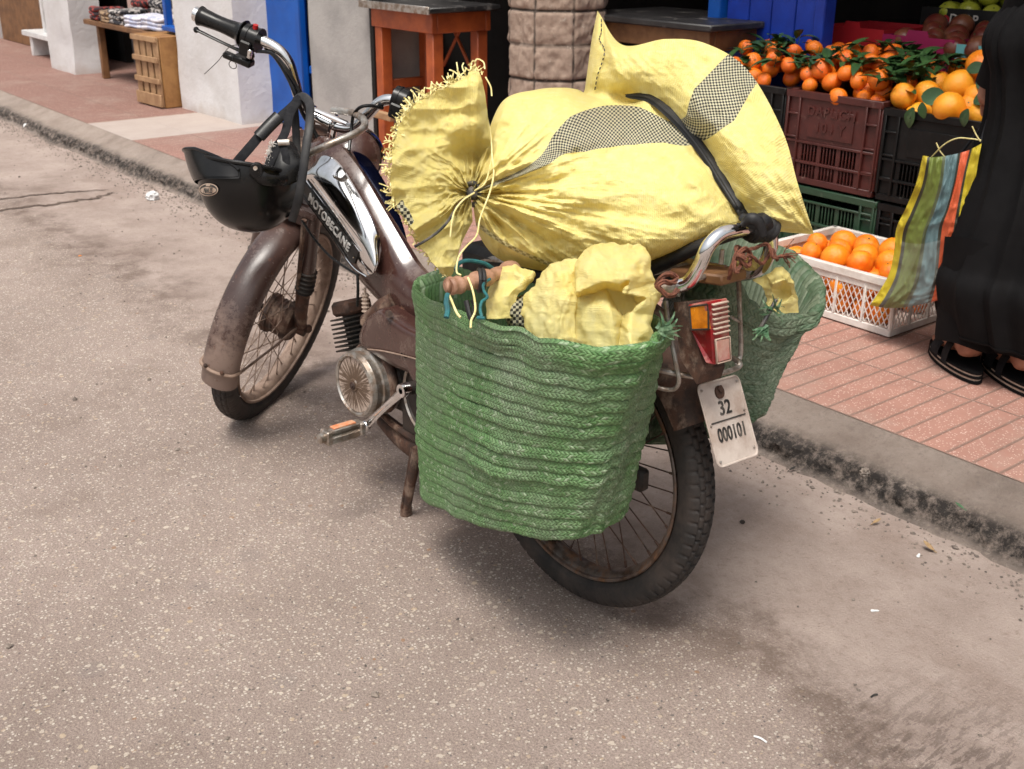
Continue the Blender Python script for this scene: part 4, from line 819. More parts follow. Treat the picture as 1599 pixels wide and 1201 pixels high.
# handlebar
HB = [(0, -.345, .668), (0, -.22, .667), (0, -.18, .664), (0, -.155, .648), (0, -.135, .612), (0, -.112, .574), (0, -.08, .560), (0, -.04, .560), (0, 0, .566), (0, .024, .588), (0, .042, .622), (0, .062, .655), (0, .095, .672), (0, .15, .674), (0, .25, .670)]
hbp = cr(np.array(HB), 90); b = MB().tube([ff(*q) for q in hbp], .0115, 16); hb = b.build('handlebar', m_chrome, mo)
b = MB()
for y in (-.012, -.064):
    a_ = np.linspace(-.1, pi+.1, 14); pts = [ff(0, y, .50)+FB@np.array([.0165, 0, 0])]+[ff(.0165*cos(q), y, .562+.0165*sin(q)) for q in a_]+[ff(-.0165, y, .50)]; b.tube(pts, .0038, 8)
b.build('u_bolts', m_chrome, hb)
b = MB().tube([ff(-.016, -.10, .582), ff(-.016, -.02, .582)], .006, 8); b.build('cross_clamp', m_chrome, hb)
def grip(y0, y1, sgn):
    Y = np.linspace(y0, y1, 40); t_ = np.linspace(0, 1, 40); rr = .0175+.0014*np.cos(t_*6)+.010*np.exp(-((t_-.0)/.07)**2)+.0022*np.exp(-((t_-1)/.05)**2)
    g = MB().tube([ff(0, y, .6725) for y in Y], rr, 22).build('grip', m_black, mo)
    MB().tube([ff(0, y1, .6725), ff(0, y1+sgn*.012, .6725)], .0155, 16).build('grip_end', m_chrome, g); return g
grip(.168, .272, 1)['label'] = 'left black handlebar grip'; grip(-.215, -.33, -1)['label'] = 'right black handlebar grip'
for sg, yc in ((1, .148), (-1, -.20)):
    b = MB(); b.tube([ff(0, yc-.016, .672), ff(0, yc+.016, .672)], .0245, 22); b.tube([ff(0, yc-.019, .672), ff(0, yc-.016, .672)], .026, 22); b.tube([ff(0, yc+.004, .672), ff(0, yc+.0065, .672)], .0262, 22); b.bbox(ff(-.018, yc, .655), (.012, .013, .016), R=FB, bev=.003)
    sh = b.build('switch_housing', m_black, mo, sharp=30)
    if sg > 0:
        MB().tube([ff(-.004, yc-.006, .694), ff(-.004, yc-.006, .7035)], .0055, 10).build('stop_button', m_red, sh)
        MB().bbox(ff(-.026, yc-.012, .648), (.004, .005, .010), R=FB, bev=.002).build('chrome_tab', m_chrome, sh)
b = MB(); b.tube([ff(-.012, .135, .642), ff(-.012, .16, .640), ff(-.022, .20, .646), ff(-.024, .262, .651)], [.007, .0065, .005, .0055], 10, flat=.6, sub=16); b.sph(ff(-.024, .264, .651), .0068, 8); b.build('brake_lever', m_black, mo)
b = MB(); b.bbox(ff(-.012, .155, .622), (.012, .022, .008), R=FB, bev=.004); b.bbox(ff(-.012, .185, .619), (.009, .016, .0065), R=FB, bev=.003); b.tube([ff(-.01, .14, .64), ff(-.01, .145, .622)], .008, 8); b.build('choke_lever', m_black, mo)
b = MB(); a_ = np.linspace(0, 2*pi, 18); b.tube([ff(-.012, .178+.009*cos(q), .603+.008*sin(q)) for q in a_], .0009, 5); b.tube([atd(*q) for q in [(372, 70, 2.2), (361, 72, 2.19), (352, 80, 2.19), (340, 96, 2.18), (319, 116, 2.18)]], .0008, 5, sub=30)
V = [w2b(q) for q in b.v[-1]]; b.v[-1] = np.array(V); b.build('loose_wire', m_ink, mo)
def ptube(pts, r, name, mat, parent=mo, n=8, sub=None, conv=w2b, **k):            # pts: px, py, depth
    b = MB().tube([conv(atd(*q)) for q in pts], r, n, sub=sub or max(12, len(pts)*8), **k); return b.build(name, mat, parent)
DB = depth(b2w(ff(0, .05, .63)))
ptube([(415, 75, DB-.01), (432, 92, DB-.03), (450, 122, DB-.035), (462, 150, DB-.03), (474, 180, DB), (492, 208, DB+.02), (505, 240, DB+.03)], .0045, 'brake_cable', m_black)
ptube([(402, 80, DB-.02), (425, 84, DB-.035), (445, 104, DB-.05), (462, 132, DB-.04), (472, 158, DB-.03), (482, 190, DB), (480, 240, DB), (478, 270, DB-.01)], .0035, 'throttle_cable', m_black)
DR = depth(b2w(ff(0, -.17, .65)))
ptube([(598, 169, DR), (578, 165, DR-.02), (562, 168, DR-.02), (552, 180, DR), (549, 200, DR+.01), (545, 235, DR)], .0035, 'brake_cable', m_black)
ptube([(474, 244, 2.25), (500, 232, 2.22), (530, 219, 2.22), (556, 208, 2.24), (569, 197, 2.27), (566, 185, 2.31), (548, 176, 2.36), (520, 172, 2.4)], .0075, 'rack_rail', m_steel, n=12)
# headlamp, seen from behind
hc = ffp(549, 246, 0, .13); hd = unit(FB@np.array([1., 0, -.1]))
b = MB().lathe([(.0, -.062), (.025, -.058), (.045, -.043), (.058, -.018), (.063, .01), (.064, .03), (0, .03)], hc, hd, 36); hl = b.build('headlamp', m_brown, mo)
MB().lathe([(.066, .02), (.068, .03), (.066, .038), (.058, .036), (.0, .042)], hc, hd, 36).build('lamp_rim', m_chrome, hl)
MB().bbox(ff(.05, -.06, .455), (.06, .028, .016), R=FB, bev=.008).build('lamp_bracket', m_dirty, hl)
b = MB(); b.tube([ff(.06, -.10, .41), ff(.075, -.10, .425)], .036, 20); b.build('horn', m_black, mo)
# pressed steel frame
SP = np.array([(.880, .665), (.845, .675), (.79, .665), (.73, .62), (.65, .555), (.58, .505), (.51, .468), (.43, .452), (.33, .455), (.20, .46), (.05, .475), (-.06, .50)])
HH = np.array([.025, .042, .068, .082, .080, .072, .058, .046, .043, .04, .04, .035]); WW = np.array([.024, .028, .036, .042, .045, .045, .043, .042, .04, .04, .04, .03])
sp = cr(SP, 80); hh = cr(HH, 80); ww = cr(WW, 80); d = np.gradient(sp, axis=0); d /= np.linalg.norm(d, axis=1)[:, None]; nn = np.stack([-d[:, 1], d[:, 0]], 1); nn *= np.sign(nn[:, 1:2])
q = np.linspace(0, 2*pi, 40, endpoint=False); ce = np.sign(np.cos(q))*np.abs(np.cos(q))**.7; se = np.sign(np.sin(q))*np.abs(np.sin(q))**.7
G = np.zeros((80, 40, 3)); ridge = .007*np.exp(-((q-pi/2)/.16)**2)
for i in range(80):
    o2 = se*hh[i]+ridge; G[i, :, 0] = sp[i, 0]+nn[i, 0]*o2; G[i, :, 2] = sp[i, 1]+nn[i, 1]*o2; G[i, :, 1] = ce*ww[i]*(1-.25*np.clip(se, 0, 1))
b = MB().grid(G, cv=True); b.add(G[0], [tuple(range(40))]); b.add(G[-1], [tuple(range(40))[::-1]]); fm = b.build('frame', m_brown, mo)
# chrome side panels of the tank
def shell(rows, vs, na=60, nb=24, back=.004, name='', mat=None, parent=fm, sign=1):
    R_ = np.array([[bl(x, y, v) for (x, y), v in zip(r, vs)] for r in rows]); G = cr(cr(R_, na).transpose(1, 0, 2), nb).transpose(1, 0, 2)
    if sign < 0: G = G*np.array([1, -1, 1])
    b = MB().grid(G); G2 = G-np.array([0, sign*back, 0]); b.grid(G2)
    e = lambda X: np.concatenate([X[:, 0], X[-1], X[::-1, -1], X[0, ::-1]]); b.grid(np.stack([e(G), e(G2)], 1)); return b.build(name, mat, parent, sharp=60)
rows = [[(484, 262), (480, 268), (478, 275), (476, 284)], [(505, 243), (495, 262), (488, 280), (482, 300)], [(528, 256), (516, 278), (507, 304), (502, 330)], [(550, 290), (538, 312), (530, 338), (524, 362)], [(572, 328), (560, 350), (550, 372), (545, 396)], [(588, 364), (578, 384), (566, 402), (560, 418)], [(593, 394), (588, 408), (580, 420), (572, 430)], [(590, 414), (586, 421), (582, 427), (578, 431)]]
tp = shell(rows, (.048, .068, .074, .062), name='tank_panel', mat=m_chrome); tp['label'] = 'chromed left tank panel'
b = MB()
def strip(p0, p1, q0, q1, v0, v1, n=24):
    return np.array([[bl(*(np.array(p0)*(1-t)+np.array(p1)*t), v0), bl(*(np.array(q0)*(1-t)+np.array(q1)*t), v1)] for t in np.linspace(0, 1, n)])
bp_ = [(473, 283), (560, 392), (553, 412), (546, 408), (471, 303)]
V = [bl(x, y, .076) for x, y in bp_]; V2 = [np.array(q)-np.array([0, .006, 0]) for q in V]
b.add(V+V2, [(0, 1, 2, 3, 4), (9, 8, 7, 6, 5)]+[(i, (i+1) % 5, 5+(i+1) % 5, 5+i) for i in range(5)]); bdg = b.build('tank_badge', m_black, tp, smooth=False)
p0, p1 = bl(471, 291, .077), bl(554, 399, .077); X = p1-p0; up_ = bl(478, 283, .077)-bl(471, 303, .077); mt = frame((p0*.47+p1*.53)+np.array([0, .0012, 0]), X, up_)
L_ = np.linalg.norm(X); text('tank_lettering', 'MOTOBECANE', .026, mt, m_whiteink, mo, ext=.0012, sx=L_*.86/.205, spacing=1.05)
b = MB(); b.tube([bl(468, 300, .078), bl(510, 358, .079), bl(548, 413, .077), bl(572, 432, .066)], .0016, 6, sub=20); b.tube([bl(478, 282, .078), bl(520, 338, .079), bl(561, 393, .077)], .0012, 6, sub=20); b.build('bright_trim', m_chrome, tp)
b = MB().sph(bl(552, 402, .078), .0022, 8); b.build('badge_screw', m_chrome, tp)
rows2 = [[(552, 235), (560, 250), (566, 262), (570, 272)], [(575, 247), (578, 268), (580, 284), (583, 295)], [(600, 283), (600, 302), (600, 316), (601, 326)], [(620, 326), (618, 342), (614, 352), (612, 358)], [(634, 368), (630, 380), (626, 386), (622, 390)], [(637, 395), (634, 398), (631, 400), (628, 400)]]
R2 = np.array([[bl(x, y, v) for (x, y), v in zip(r, (-.055, -.06, -.055, -.03))] for r in rows2]); G = cr(cr(R2, 50).transpose(1, 0, 2), 16).transpose(1, 0, 2)
b = MB().grid(G).grid(G+np.array([0, .004, 0])); o = b.build('tank_panel', m_blue_enamel, fm); o['label'] = 'dark blue reflecting right tank panel'
b = MB().tube(Bx([(516, 237), (530, 248), (548, 270), (566, 300), (584, 335), (594, 354)], .0)+np.array([0, 0, .008]), .0042, 8, sub=30); b.build('ridge_trim', m_chrome, fm)
ptube([(472, 345, 2.3), (490, 372, 2.25), (515, 400, 2.2), (540, 418, 2.17), (560, 430, 2.15)], .0026, 'fuel_cable', m_black)
ptube([(558, 428, 2.12), (559, 450, 2.12), (558, 478, 2.14)], .0028, 'decompressor_cable', m_black)
# engine
e0 = bl(556, 512, .015); ax = unit(np.array([.30, 0, .95])); EF = np.stack([unit(np.cross((0, 1, 0), ax)), (0, 1, 0), ax], 1)
b = MB()
for i in range(8): b.bbox(e0+ax*(-.042+i*.0095), (.036-.0004*i, .040, .0019), R=EF, bev=.0015)
b.tube([e0-ax*.05, e0+ax*.035], .024, 16); cy_ = b.build('cylinder', m_dirty, mo, sharp=30)
MB().bbox(e0+ax*.046, (.032, .034, .016), R=EF, bev=.008).build('cylinder_head', m_rust, cy_)
b = MB(); p_ = bl(571, 480, .03); 
zz = np.linspace(0, 1, 30); b.tube([p_+np.array([0, 0, -.01+.04*t]) for t in zz], .0075+.0016*np.sin(zz*30), 10); b.tube([p_+np.array([0, 0, .03]), p_+np.array([0, 0, .042])], .003, 6); b.build('spark_plug', m_cream, cy_)
b = MB(); b.tube([bl(572, 500, .04), bl(583, 494, .05), bl(600, 480, .05), bl(615, 470, .04)], [.014, .017, .02, .018], 14, sub=16); b.tube([bl(572, 500, .04), bl(570, 503, .065)], .010, 12); b.build('carburettor', m_rust, mo)
out = [(.575, .372), (.555, .405), (.52, .432), (.49, .445), (.45, .437), (.40, .428), (.30, .425), (.15, .42), (.15, .315), (.30, .30), (.345, .295), (.375, .31), (.40, .333), (.46, .335), (.55, .345), (.572, .352)]
oc = np.array(out); cen = oc.mean(0)
def ring(sc, v): return np.array([(cen[0]+(x-cen[0])*sc, v, cen[1]+(y-cen[1])*sc) for x, y in cr(oc, 90, closed=True)])
b = MB().grid(np.stack([ring(1., .01), ring(1., .066), ring(.992, .076), ring(.96, .082), ring(.86, .086), ring(.6, .088), ring(.05, .089)]), cv=True); ec = b.build('engine_cover', m_brown, mo, sharp=50)
b = MB().tube([bl(607, 490, .088), bl(607, 490, .093)], .008, 12); b.build('cover_screw', m_rust, ec)
b = MB().tube([q+np.array([0, .002, 0]) for q in Bx([(575, 545), (600, 548), (635, 556), (670, 566)], .090)], .0016, 6, sub=20); b.build('cover_seam', m_dustyrim, ec)
fc = bl(551, 602, .115); fcx, fcz = fc[0], fc[2]
b = MB().lathe([(.0, -.075), (.070, -.075), (.074, -.06), (.072, -.028), (.068, -.026), (.068, -.018), (.0695, -.012), (.066, -.002), (.061, .0), (.0585, -.003), (.0585, -.006), (0, -.006)], fc, (0, 1, 0), 60); fw_ = b.build('flywheel_cover', m_steel, mo, sharp=30)
def starm():
    N = NT('flywheel_face'); x, y, z = N.sep(); dx = N.math('SUBTRACT', x, float(fcx)); dz = N.math('SUBTRACT', z, float(fcz)); r_ = N.math('SQRT', N.math('ADD', N.math('MULTIPLY', dx, dx), N.math('MULTIPLY', dz, dz))); a = N.math('ARCTAN2', dz, dx)
    cb = N.n('CombineXYZ'); N.l(N.math('MULTIPLY', N.math('COSINE', a), 5.), cb.inputs[0]); N.l(N.math('MULTIPLY', N.math('SINE', a), 5.), cb.inputs[1]); N.l(N.math('MULTIPLY', r_, 12), cb.inputs[2])
    n = N.noise(1.6, 6, .75, vec=cb.outputs[0]); f = N.ramp(N.math('SUBTRACT', n, N.math('MULTIPLY', r_, 4.0)), .27, .33)
    c = N.mix(f, N.mix(N.noise(40), (.46, .37, .31, 1), (.30, .23, .19, 1)), (.085, .052, .032, 1)); return N.out(c, .45)
b = MB().lathe([(0, .0), (.012, .0), (.014, -.003), (.0572, -.0045), (.0580, -.0055), (.056, -.0056), (0, -.0057)], fc, (0, 1, 0), 50); b.build('face_plate', starm(), fw_)
MB().lathe([(0, .005), (.004, .005), (.0045, .002), (.007, .003), (.0085, .001), (.0085, -.002), (0, -.002)], fc, (0, 1, 0), 20).build('centre_bolt', m_rust, fw_)
b = MB(); a_ = np.linspace(.6, 3.9, 30); b.tube([fc+np.array([.070*cos(q), -.05, .070*sin(q)]) for q in a_], [.008, .012, .012, .009], 10); b.build('exhaust_bend', m_rust, mo)
b = MB(); pc = bl(674, 624, .06); b.lathe([(0, -.03), (.082, -.03), (.086, -.02), (.086, .0), (.080, .004), (.078, .0), (.02, .0), (.0, .004)], pc, (0, 1, 0), 60); pu = b.build('drive_pulley', m_dirty, mo, sharp=30)
MB().lathe([(.084, .002), (.086, .006), (.082, .008), (.079, .005)], pc, (0, 1, 0), 60).build('pulley_edge', m_steel, pu)
ca = bl(632, 609, .115); cb_ = bl(572, 664, .125)
MB().tube([ca-np.array([0, .08, 0]), ca], .013, 16).build('crank_axle', m_dirty, mo)
b = MB(); b.lathe([(0.006, .010), (.013, .010), (.014, .006), (.014, -.008), (.006, -.008)], ca, (0, 1, 0), 24); b.tube([ca, ca*.55+cb_*.45+np.array([0, .004, 0]), cb_], [.0085, .0072, .0082], 10, up=(0, 1, 0), flat=.62, sub=10); b.sph(cb_, .011, 12); ck = b.build('crank_arm', m_chrome, mo)
pe = np.array([cb_[0], cb_[1]+.005, cb_[2]]); tgt = np.array([502, 685.])
def bpx(P): W_ = b2w(P)-CAM; z = W_@FW; return np.array([CX+FOC*(W_@RT)/z, CY-FOC*(W_@UP)/z])
vv = min(np.linspace(.02, .2, 60), key=lambda v: abs(bpx(pe+np.array([0, v, 0]))[0]-tgt[0])); Pn = pe+np.array([0, vv, 0])
b = MB(); b.tube([pe, Pn], .0065, 10); b.bbox((pe+Pn)/2+np.array([0, 0, -.008]), (.011, vv*.36, .009), bev=.004); b.bbox((pe+Pn)/2+np.array([0, 0, .010]), (.011, vv*.36, .004), bev=.002); b.bbox(Pn-np.array([0, vv*.10, 0]), (.015, .006, .015), bev=.005); b.bbox(pe+np.array([0, vv*.12, 0]), (.015, .006, .014), bev=.005); b.tube([Pn-np.array([0, .012, 0]), Pn+np.array([0, .006, 0])], .010, 14); pdl = b.build('pedal', m_steel, mo, sharp=35)
b = MB(); b.bbox((pe+Pn)/2+np.array([.0125, .0, .003]), (.0015, vv*.26, .007)); b.bbox((pe+Pn)/2+np.array([0, .0, .0155]), (.008, vv*.26, .0016)); b.build('reflector', m_orange_refl, pdl)
b = MB(); b.tube([bl(598, 655, .03), bl(625, 680, .03), bl(660, 700, .03), bl(700, 712, .03), bl(760, 715, .03)], [.016, .022, .03, .032, .03], 16, sub=20); b.tube([bl(590, 640, .05), bl(620, 668, .05), bl(655, 690, .05)], .007, 8, sub=12); b.build('exhaust_pipe', m_rust, mo)
b = MB(); b.bbox((.50, .0, .27), (.07, .045, .06), bev=.02); b.bbox((.40, .01, .22), (.09, .04, .05), bev=.02); b.bbox((.28, 0, .33), (.17, .035, .08), bev=.02); b.build('engine_block', m_dirty, mo)
for sg, a0 in ((1, (.405, .062, .17)), (-1, (.405, -.062, .17))):
    b = MB(); f0 = np.array([.462, .055*sg, -.004+(.0 if sg > 0 else .0)]); b.tube([a0, (.43, .062*sg, .09), f0], [.012, .010, .008], 10, sub=12); b.tube([f0+np.array([-.003, 0, .022]), f0+np.array([.001, 0, -.004])], .0125, 10); b.tube([np.array(a0)+np.array([.012, .006*sg, 0]), f0+np.array([.0, .01*sg, .02])], .0035, 6); b.build('stand_leg', m_rust, mo)
MB().bbox((.10, .0, .275), (.24, .012, .02), bev=.008).build('swing_arm', m_dirty, mo)
MB().bbox((-.02, .06, .30), (.13, .006, .012), bev=.004).build('frame_stay', m_dirty, mo)
# rear light
uR = -.335; rl = [blu(x, y, uR) for x, y in ((1109.5, 471), (1136.5, 465), (1142, 563), (1115.5, 571))]; v0 = (rl[0][1]+rl[3][1])/2
LF = [bl(x, y, v0) for x, y in ((1074, 476), (1109.5, 471), (1115.5, 571), (1102, 568), (1079, 518))]
LF[1] = rl[0]; LF[2] = rl[3]; RF = [q+(rl[1]-rl[0]) for q in LF]; b = MB(); n = 5
b.add(LF+RF, [(0, 1, 2, 3, 4), (9, 8, 7, 6, 5)]+[(i, (i+1) % 5, 5+(i+1) % 5, 5+i) for i in range(5)]); tl = b.build('tail_light', m_lensred, mo, smooth=False)
bv = tl.modifiers.new('bevel', 'BEVEL'); bv.width = .0025; bv.segments = 2
b = MB(); X = rl[1]-rl[0]; Yv = rl[3]-rl[0]; N_ = unit(np.cross(X, Yv)); N_ = N_ if N_[0] < 0 else -N_
for i in range(7): c = rl[0]+X*.5+Yv*(.05+.075*i)+N_*.0015; b.bbox(c, (np.linalg.norm(X)*.46, .0013, .002), R=np.stack([unit(X), unit(Yv), N_], 1), bev=.0006)
b.build('lens_ribs', m_cream, tl)
b = MB(); c = rl[0]+X*.5+Yv*.78+N_*.001; Rr = np.stack([unit(X), unit(Yv), N_], 1); lx, ly = np.linalg.norm(X), np.linalg.norm(Yv)
b.bbox(c, (lx*.36, ly*.17, .0022), R=Rr, bev=.001); b.build('reflector', m_lenspale, tl)
b = MB(); 
for dx, dy, hx, hy in ((0, -.19, .40, .008), (0, .19, .40, .008), (-.41, 0, .02, .19), (.41, 0, .02, .19)): b.bbox(c+X*dx+Yv*dy+N_*.001, (lx*hx, ly*hy, .0016), R=Rr, bev=.0004)
b.build('reflector_frame', m_cream, tl)
am = [bl(x, y, v0+.0065) for x, y in ((1077, 479), (1106, 475), (1107, 514), (1080, 515))]; b = MB(); am2 = [q-np.array([0, .004, 0]) for q in am]; b.add(am+am2, [(0, 1, 2, 3), (7, 6, 5, 4)]+[(i, (i+1) % 4, 4+(i+1) % 4, 4+i) for i in range(4)]); b.build('amber_lens', m_amber, tl, smooth=False)
b = MB(); 
for i in range(4): b.tube([am[i]+np.array([0, .0005, 0]), am[(i+1) % 4]+np.array([0, .0005, 0])], .0014, 5)
b.build('lens_frame', m_dirty, tl)
b = MB(); b.add([bl(x, y, v) for x, y, v in ((1052, 472, v0-.006), (1074, 472, v0-.006), (1098, 575, v0-.006), (1088, 600, v0-.004), (1062, 560, v0-.004))]+[bl(x, y, v) for x, y, v in ((1085, 470, v0-.05), (1118, 466, v0-.05), (1132, 572, v0-.05), (1126, 590, v0-.05), (1100, 560, v0-.05))], [(0, 1, 2, 3, 4), (9, 8, 7, 6, 5)]+[(i, (i+1) % 5, 5+(i+1) % 5, 5+i) for i in range(5)]); b.build('lamp_bracket', m_rust, mo, smooth=False)
# number plate
c4 = [blu(1088, 603, -.285), blu(1158, 582, -.285), blu(1184, 709, -.335), blu(1122, 731, -.335)]
pl = MB(); o_, X, Y = c4[3], c4[2]-c4[3], c4[0]-c4[3]
def rr_(x0, y0, x1, y1, r, k=5):
    out = []
    for (cx_, cy_, a0) in ((x1-r, y1-r, 0), (x0+r, y1-r, pi/2), (x0+r, y0+r, pi), (x1-r, y0+r, 3*pi/2)):
        for i in range(k+1): a = a0+pi/2*i/k; out.append((cx_+r*cos(a), cy_+r*sin(a)))
    return out
Nn = unit(np.cross(X, Y)); Nn = Nn if Nn[0] < 0 else -Nn; fn = lambda x, y, z: o_+X*x+Y*y+Nn*z
pl.prism(rr_(0, 0, 1, 1, .09), -.0012, .0, fn); pp_ = pl.build('number_plate', m_plate, mo, smooth=False); pp_['label'] = 'worn white plate reading 32 over 000101'
b = MB(); e = np.array(rr_(.0, .0, 1, 1, .09)); b.tube([fn(x, y, .0005) for x, y in e]+[fn(*e[0], .0005)], .0017, 6); b.build('plate_rim', m_plate, pp_)
lx, ly = np.linalg.norm(X), np.linalg.norm(Y)
Xn = unit(X) if np.cross(X, Y)@Nn > 0 else unit(X)
text('digits', '32', .030, frame(fn(.50, .66, .0006), X, Y), m_ink, pp_, ext=.0008, sx=.95, spacing=1.05)
text('digits', '000101', .030, frame(fn(.52, .35, .0006), X, Y), m_ink, pp_, ext=.0008, sx=lx*.86/.115, spacing=1.05)
b = MB().tube([fn(.10, .52, .001), fn(.93, .52, .001)], .0011, 6); b.build('divider', m_ink, pp_)
for x, y in ((.07, .93), (.93, .93), (.93, .57), (.07, .50), (.07, .06), (.93, .10)): MB().sph(fn(x, y, .001), .0022, 8).build('rivet', m_steel, pp_)
b = MB().tube([fn(.46, .90, -.004), fn(.46, .90, .006)], .0055, 6); b.tube([fn(.46, .86, 0), fn(.46, .86, .003)], .010, 14); b.build('rusty_bolt', m_rust, pp_)
# grab bar, rack and wires
gb = [bl(1030, 452, .11), bl(1052, 448, .10), bl(1075, 440, .09), bl(1092, 415, .085), bl(1106, 385, .08), bl(1125, 366, .06), bl(1150, 358, .03), bl(1178, 356, -.02), bl(1196, 358, -.05), bl(1204, 372, -.065), bl(1200, 398, -.08), bl(1186, 420, -.09), bl(1165, 428, -.09), bl(1140, 430, -.09)]
MB().tube(gb, .0105, 16, sub=90).build('grab_bar', m_chrome, mo)
b = MB(); b.tube([bl(1045, 447, .105), bl(1100, 432, .03), bl(1160, 418, -.07)], .004, 8); b.tube([bl(1135, 428, -.08), bl(1170, 424, -.085)], .012, 12); b.tube([bl(1020, 452, .115), bl(1060, 450, .1)], .0125, 12); b.tube([bl(1128, 390, 0), bl(1126, 412, 0)], .0035, 8)
for v in (.09, -.09): b.tube([(-.20, v, .635), (-.0, v, .625), (.20, v, .60), (.26, v*.5, .52)], .0075, 10, sub=20)
for u in (-.12, 0, .12): b.tube([(u, -.09, .628), (u, .09, .628)], .006, 8)
b.build('luggage_rack', m_steel, mo)
MB().bbox(bl(1105, 428, .0), (.05, .03, .008), R=rotm((0, 1, 0), .1), bev=.003).build('rack_board', m_wooddk, mo)
b = MB(); b.bbox((.06, 0, .60), (.17, .10, .028), bev=.025); b.build('saddle', m_rubber, mo)
b = MB()
b.tube([bl(1040, 470, .10), bl(1046, 520, .10), bl(1056, 570, .10), bl(1060, 595, .10), bl(1052, 608, .10), bl(1030, 606, .11), bl(1000, 592, .13)], .0034, 8, sub=40)
b.tube([bl(1005, 572, .14), bl(1040, 580, .10), bl(1085, 588, .07), bl(1125, 583, .03), bl(1150, 575, -.01), bl(1155, 567, -.02), bl(1143, 559, -.03), bl(1128, 560, -.03)], .0045, 8, sub=60)
b.tube([bl(1153, 425, -.08), bl(1155, 480, -.08), bl(1157, 530, -.08), bl(1156, 555, -.08), bl(1150, 570, -.07)], .0038, 8, sub=30); b.tube([bl(1156, 503, -.08), bl(1142, 495, -.05)], .0028, 6)
b.build('basket_carrier', m_steel, mo)
# ================================================================ the load
def rs5(row, d0, d1, n=8): r_ = cr(np.array(row, float), n); return [(x, y, d0+(d1-d0)*i/(n-1)) for i, (x, y) in enumerate(r_)]
STRAP = cr(np.array([(985, 150), (1012, 153), (1040, 172), (1075, 207), (1105, 247), (1130, 287), (1150, 318), (1166, 344)], float), 60)
def pdist(px, poly): # distance, arclength, signed side to polyline
    A0, B0 = poly[:-1], poly[1:]; d_ = B0-A0; L = np.linalg.norm(d_, axis=1); cum = np.concatenate([[0], np.cumsum(L)[:-1]])
    best = np.full(len(px), 1e9); arc = np.zeros(len(px)); sg = np.zeros(len(px))
    for a, dd, l, c in zip(A0, d_, L, cum):
        t = np.clip(((px-a)@dd)/(l*l), 0, 1); q = px-a-t[:, None]*dd; D = np.linalg.norm(q, axis=1); m_ = D < best
        best = np.where(m_, D, best); arc = np.where(m_, c+t*l, arc); sg = np.where(m_, np.sign(q[:, 0]*dd[1]-q[:, 1]*dd[0]), sg)
    return best, arc, best*sg
rows = [rs5([(738, 318), (737, 310), (736, 303), (736, 296), (737, 288)], 1.80, 1.80),
 rs5([(748, 366), (750, 335), (752, 300), (753, 262), (755, 228)], 1.81, 1.82), rs5([(775, 402), (778, 345), (782, 285), (784, 215), (785, 158)], 1.83, 1.85),
 rs5([(820, 418), (825, 350), (832, 275), (838, 205), (838, 140)], 1.84, 1.88), rs5([(890, 428), (895, 355), (900, 280), (895, 200), (878, 137)], 1.83, 1.91),
 rs5([(965, 420), (968, 350), (970, 280), (945, 205), (898, 139)], 1.80, 1.94), rs5([(1050, 397), (1055, 330), (1048, 270), (1000, 205), (905, 141)], 1.76, 1.97),
 rs5([(1148, 356), (1130, 300), (1090, 235), (1020, 180), (912, 143)], 1.71, 1.99),
 [(1200, 360, 1.69), (1185, 318, 1.71), (1165, 262, 1.75), (1135, 212, 1.79), (1090, 165, 1.84), (1030, 130, 1.90), (965, 112, 1.95), (917, 112, 1.99)],
 [(1240, 364, 1.67), (1222, 305, 1.69), (1196, 225, 1.74), (1160, 160, 1.79), (1105, 112, 1.84), (1035, 90, 1.90), (965, 78, 1.95), (924, 62, 2.0)],
 [(1271, 366, 1.66), (1246, 288, 1.68), (1222, 205, 1.73), (1168, 110, 1.79), (1102, 68, 1.85), (1040, 61, 1.91), (972, 70, 1.97), (933, 17, 2.02)]]
na, nb = 330, 190; Cn = net(rows, na, nb)
Dk = np.interp(np.linspace(0, 1, na), np.linspace(0, 1, 11), [.010, .065, .11, .145, .165, .17, .165, .145, .115, .075, .003]); Dk = cr(Dk[::30][:, None], na)[:, 0]
bb = np.linspace(0, 1, nb); shp = np.sqrt(np.clip(1-(2*bb-1)**2, 0, 1))
px = Cn[..., :2].reshape(-1, 2); ds, arc_, _ = pdist(px, STRAP)
rel = px-np.array([736, 302.]); th_ = np.arctan2(rel[:, 1], rel[:, 0]); rr = np.linalg.norm(rel, axis=1)
def fold(seed): 
    a = ridged(np.stack([th_*3.6+seed, np.log(rr+20)*.9, 0*rr], -1), 3); return a
fN = np.exp(-(rr/230)**1.6)*np.clip(rr/40, .25, 1)
rel2 = px-np.array([1275, 372.]); t2 = np.arctan2(rel2[:, 1], rel2[:, 0]); r2 = np.linalg.norm(rel2, axis=1); f2 = ridged(np.stack([t2*3.2, np.log(r2+30)*.8+5, 0*r2], -1), 3)*np.exp(-(r2/170)**1.5)
rel3 = px-np.array([940, 20.]); t3 = np.arctan2(rel3[:, 1], rel3[:, 0]); r3 = np.linalg.norm(rel3, axis=1); f3 = ridged(np.stack([t3*2.6+8, np.log(r3+30)*.8+5, 0*r3], -1), 3)*np.exp(-(r3/120)**1.5)
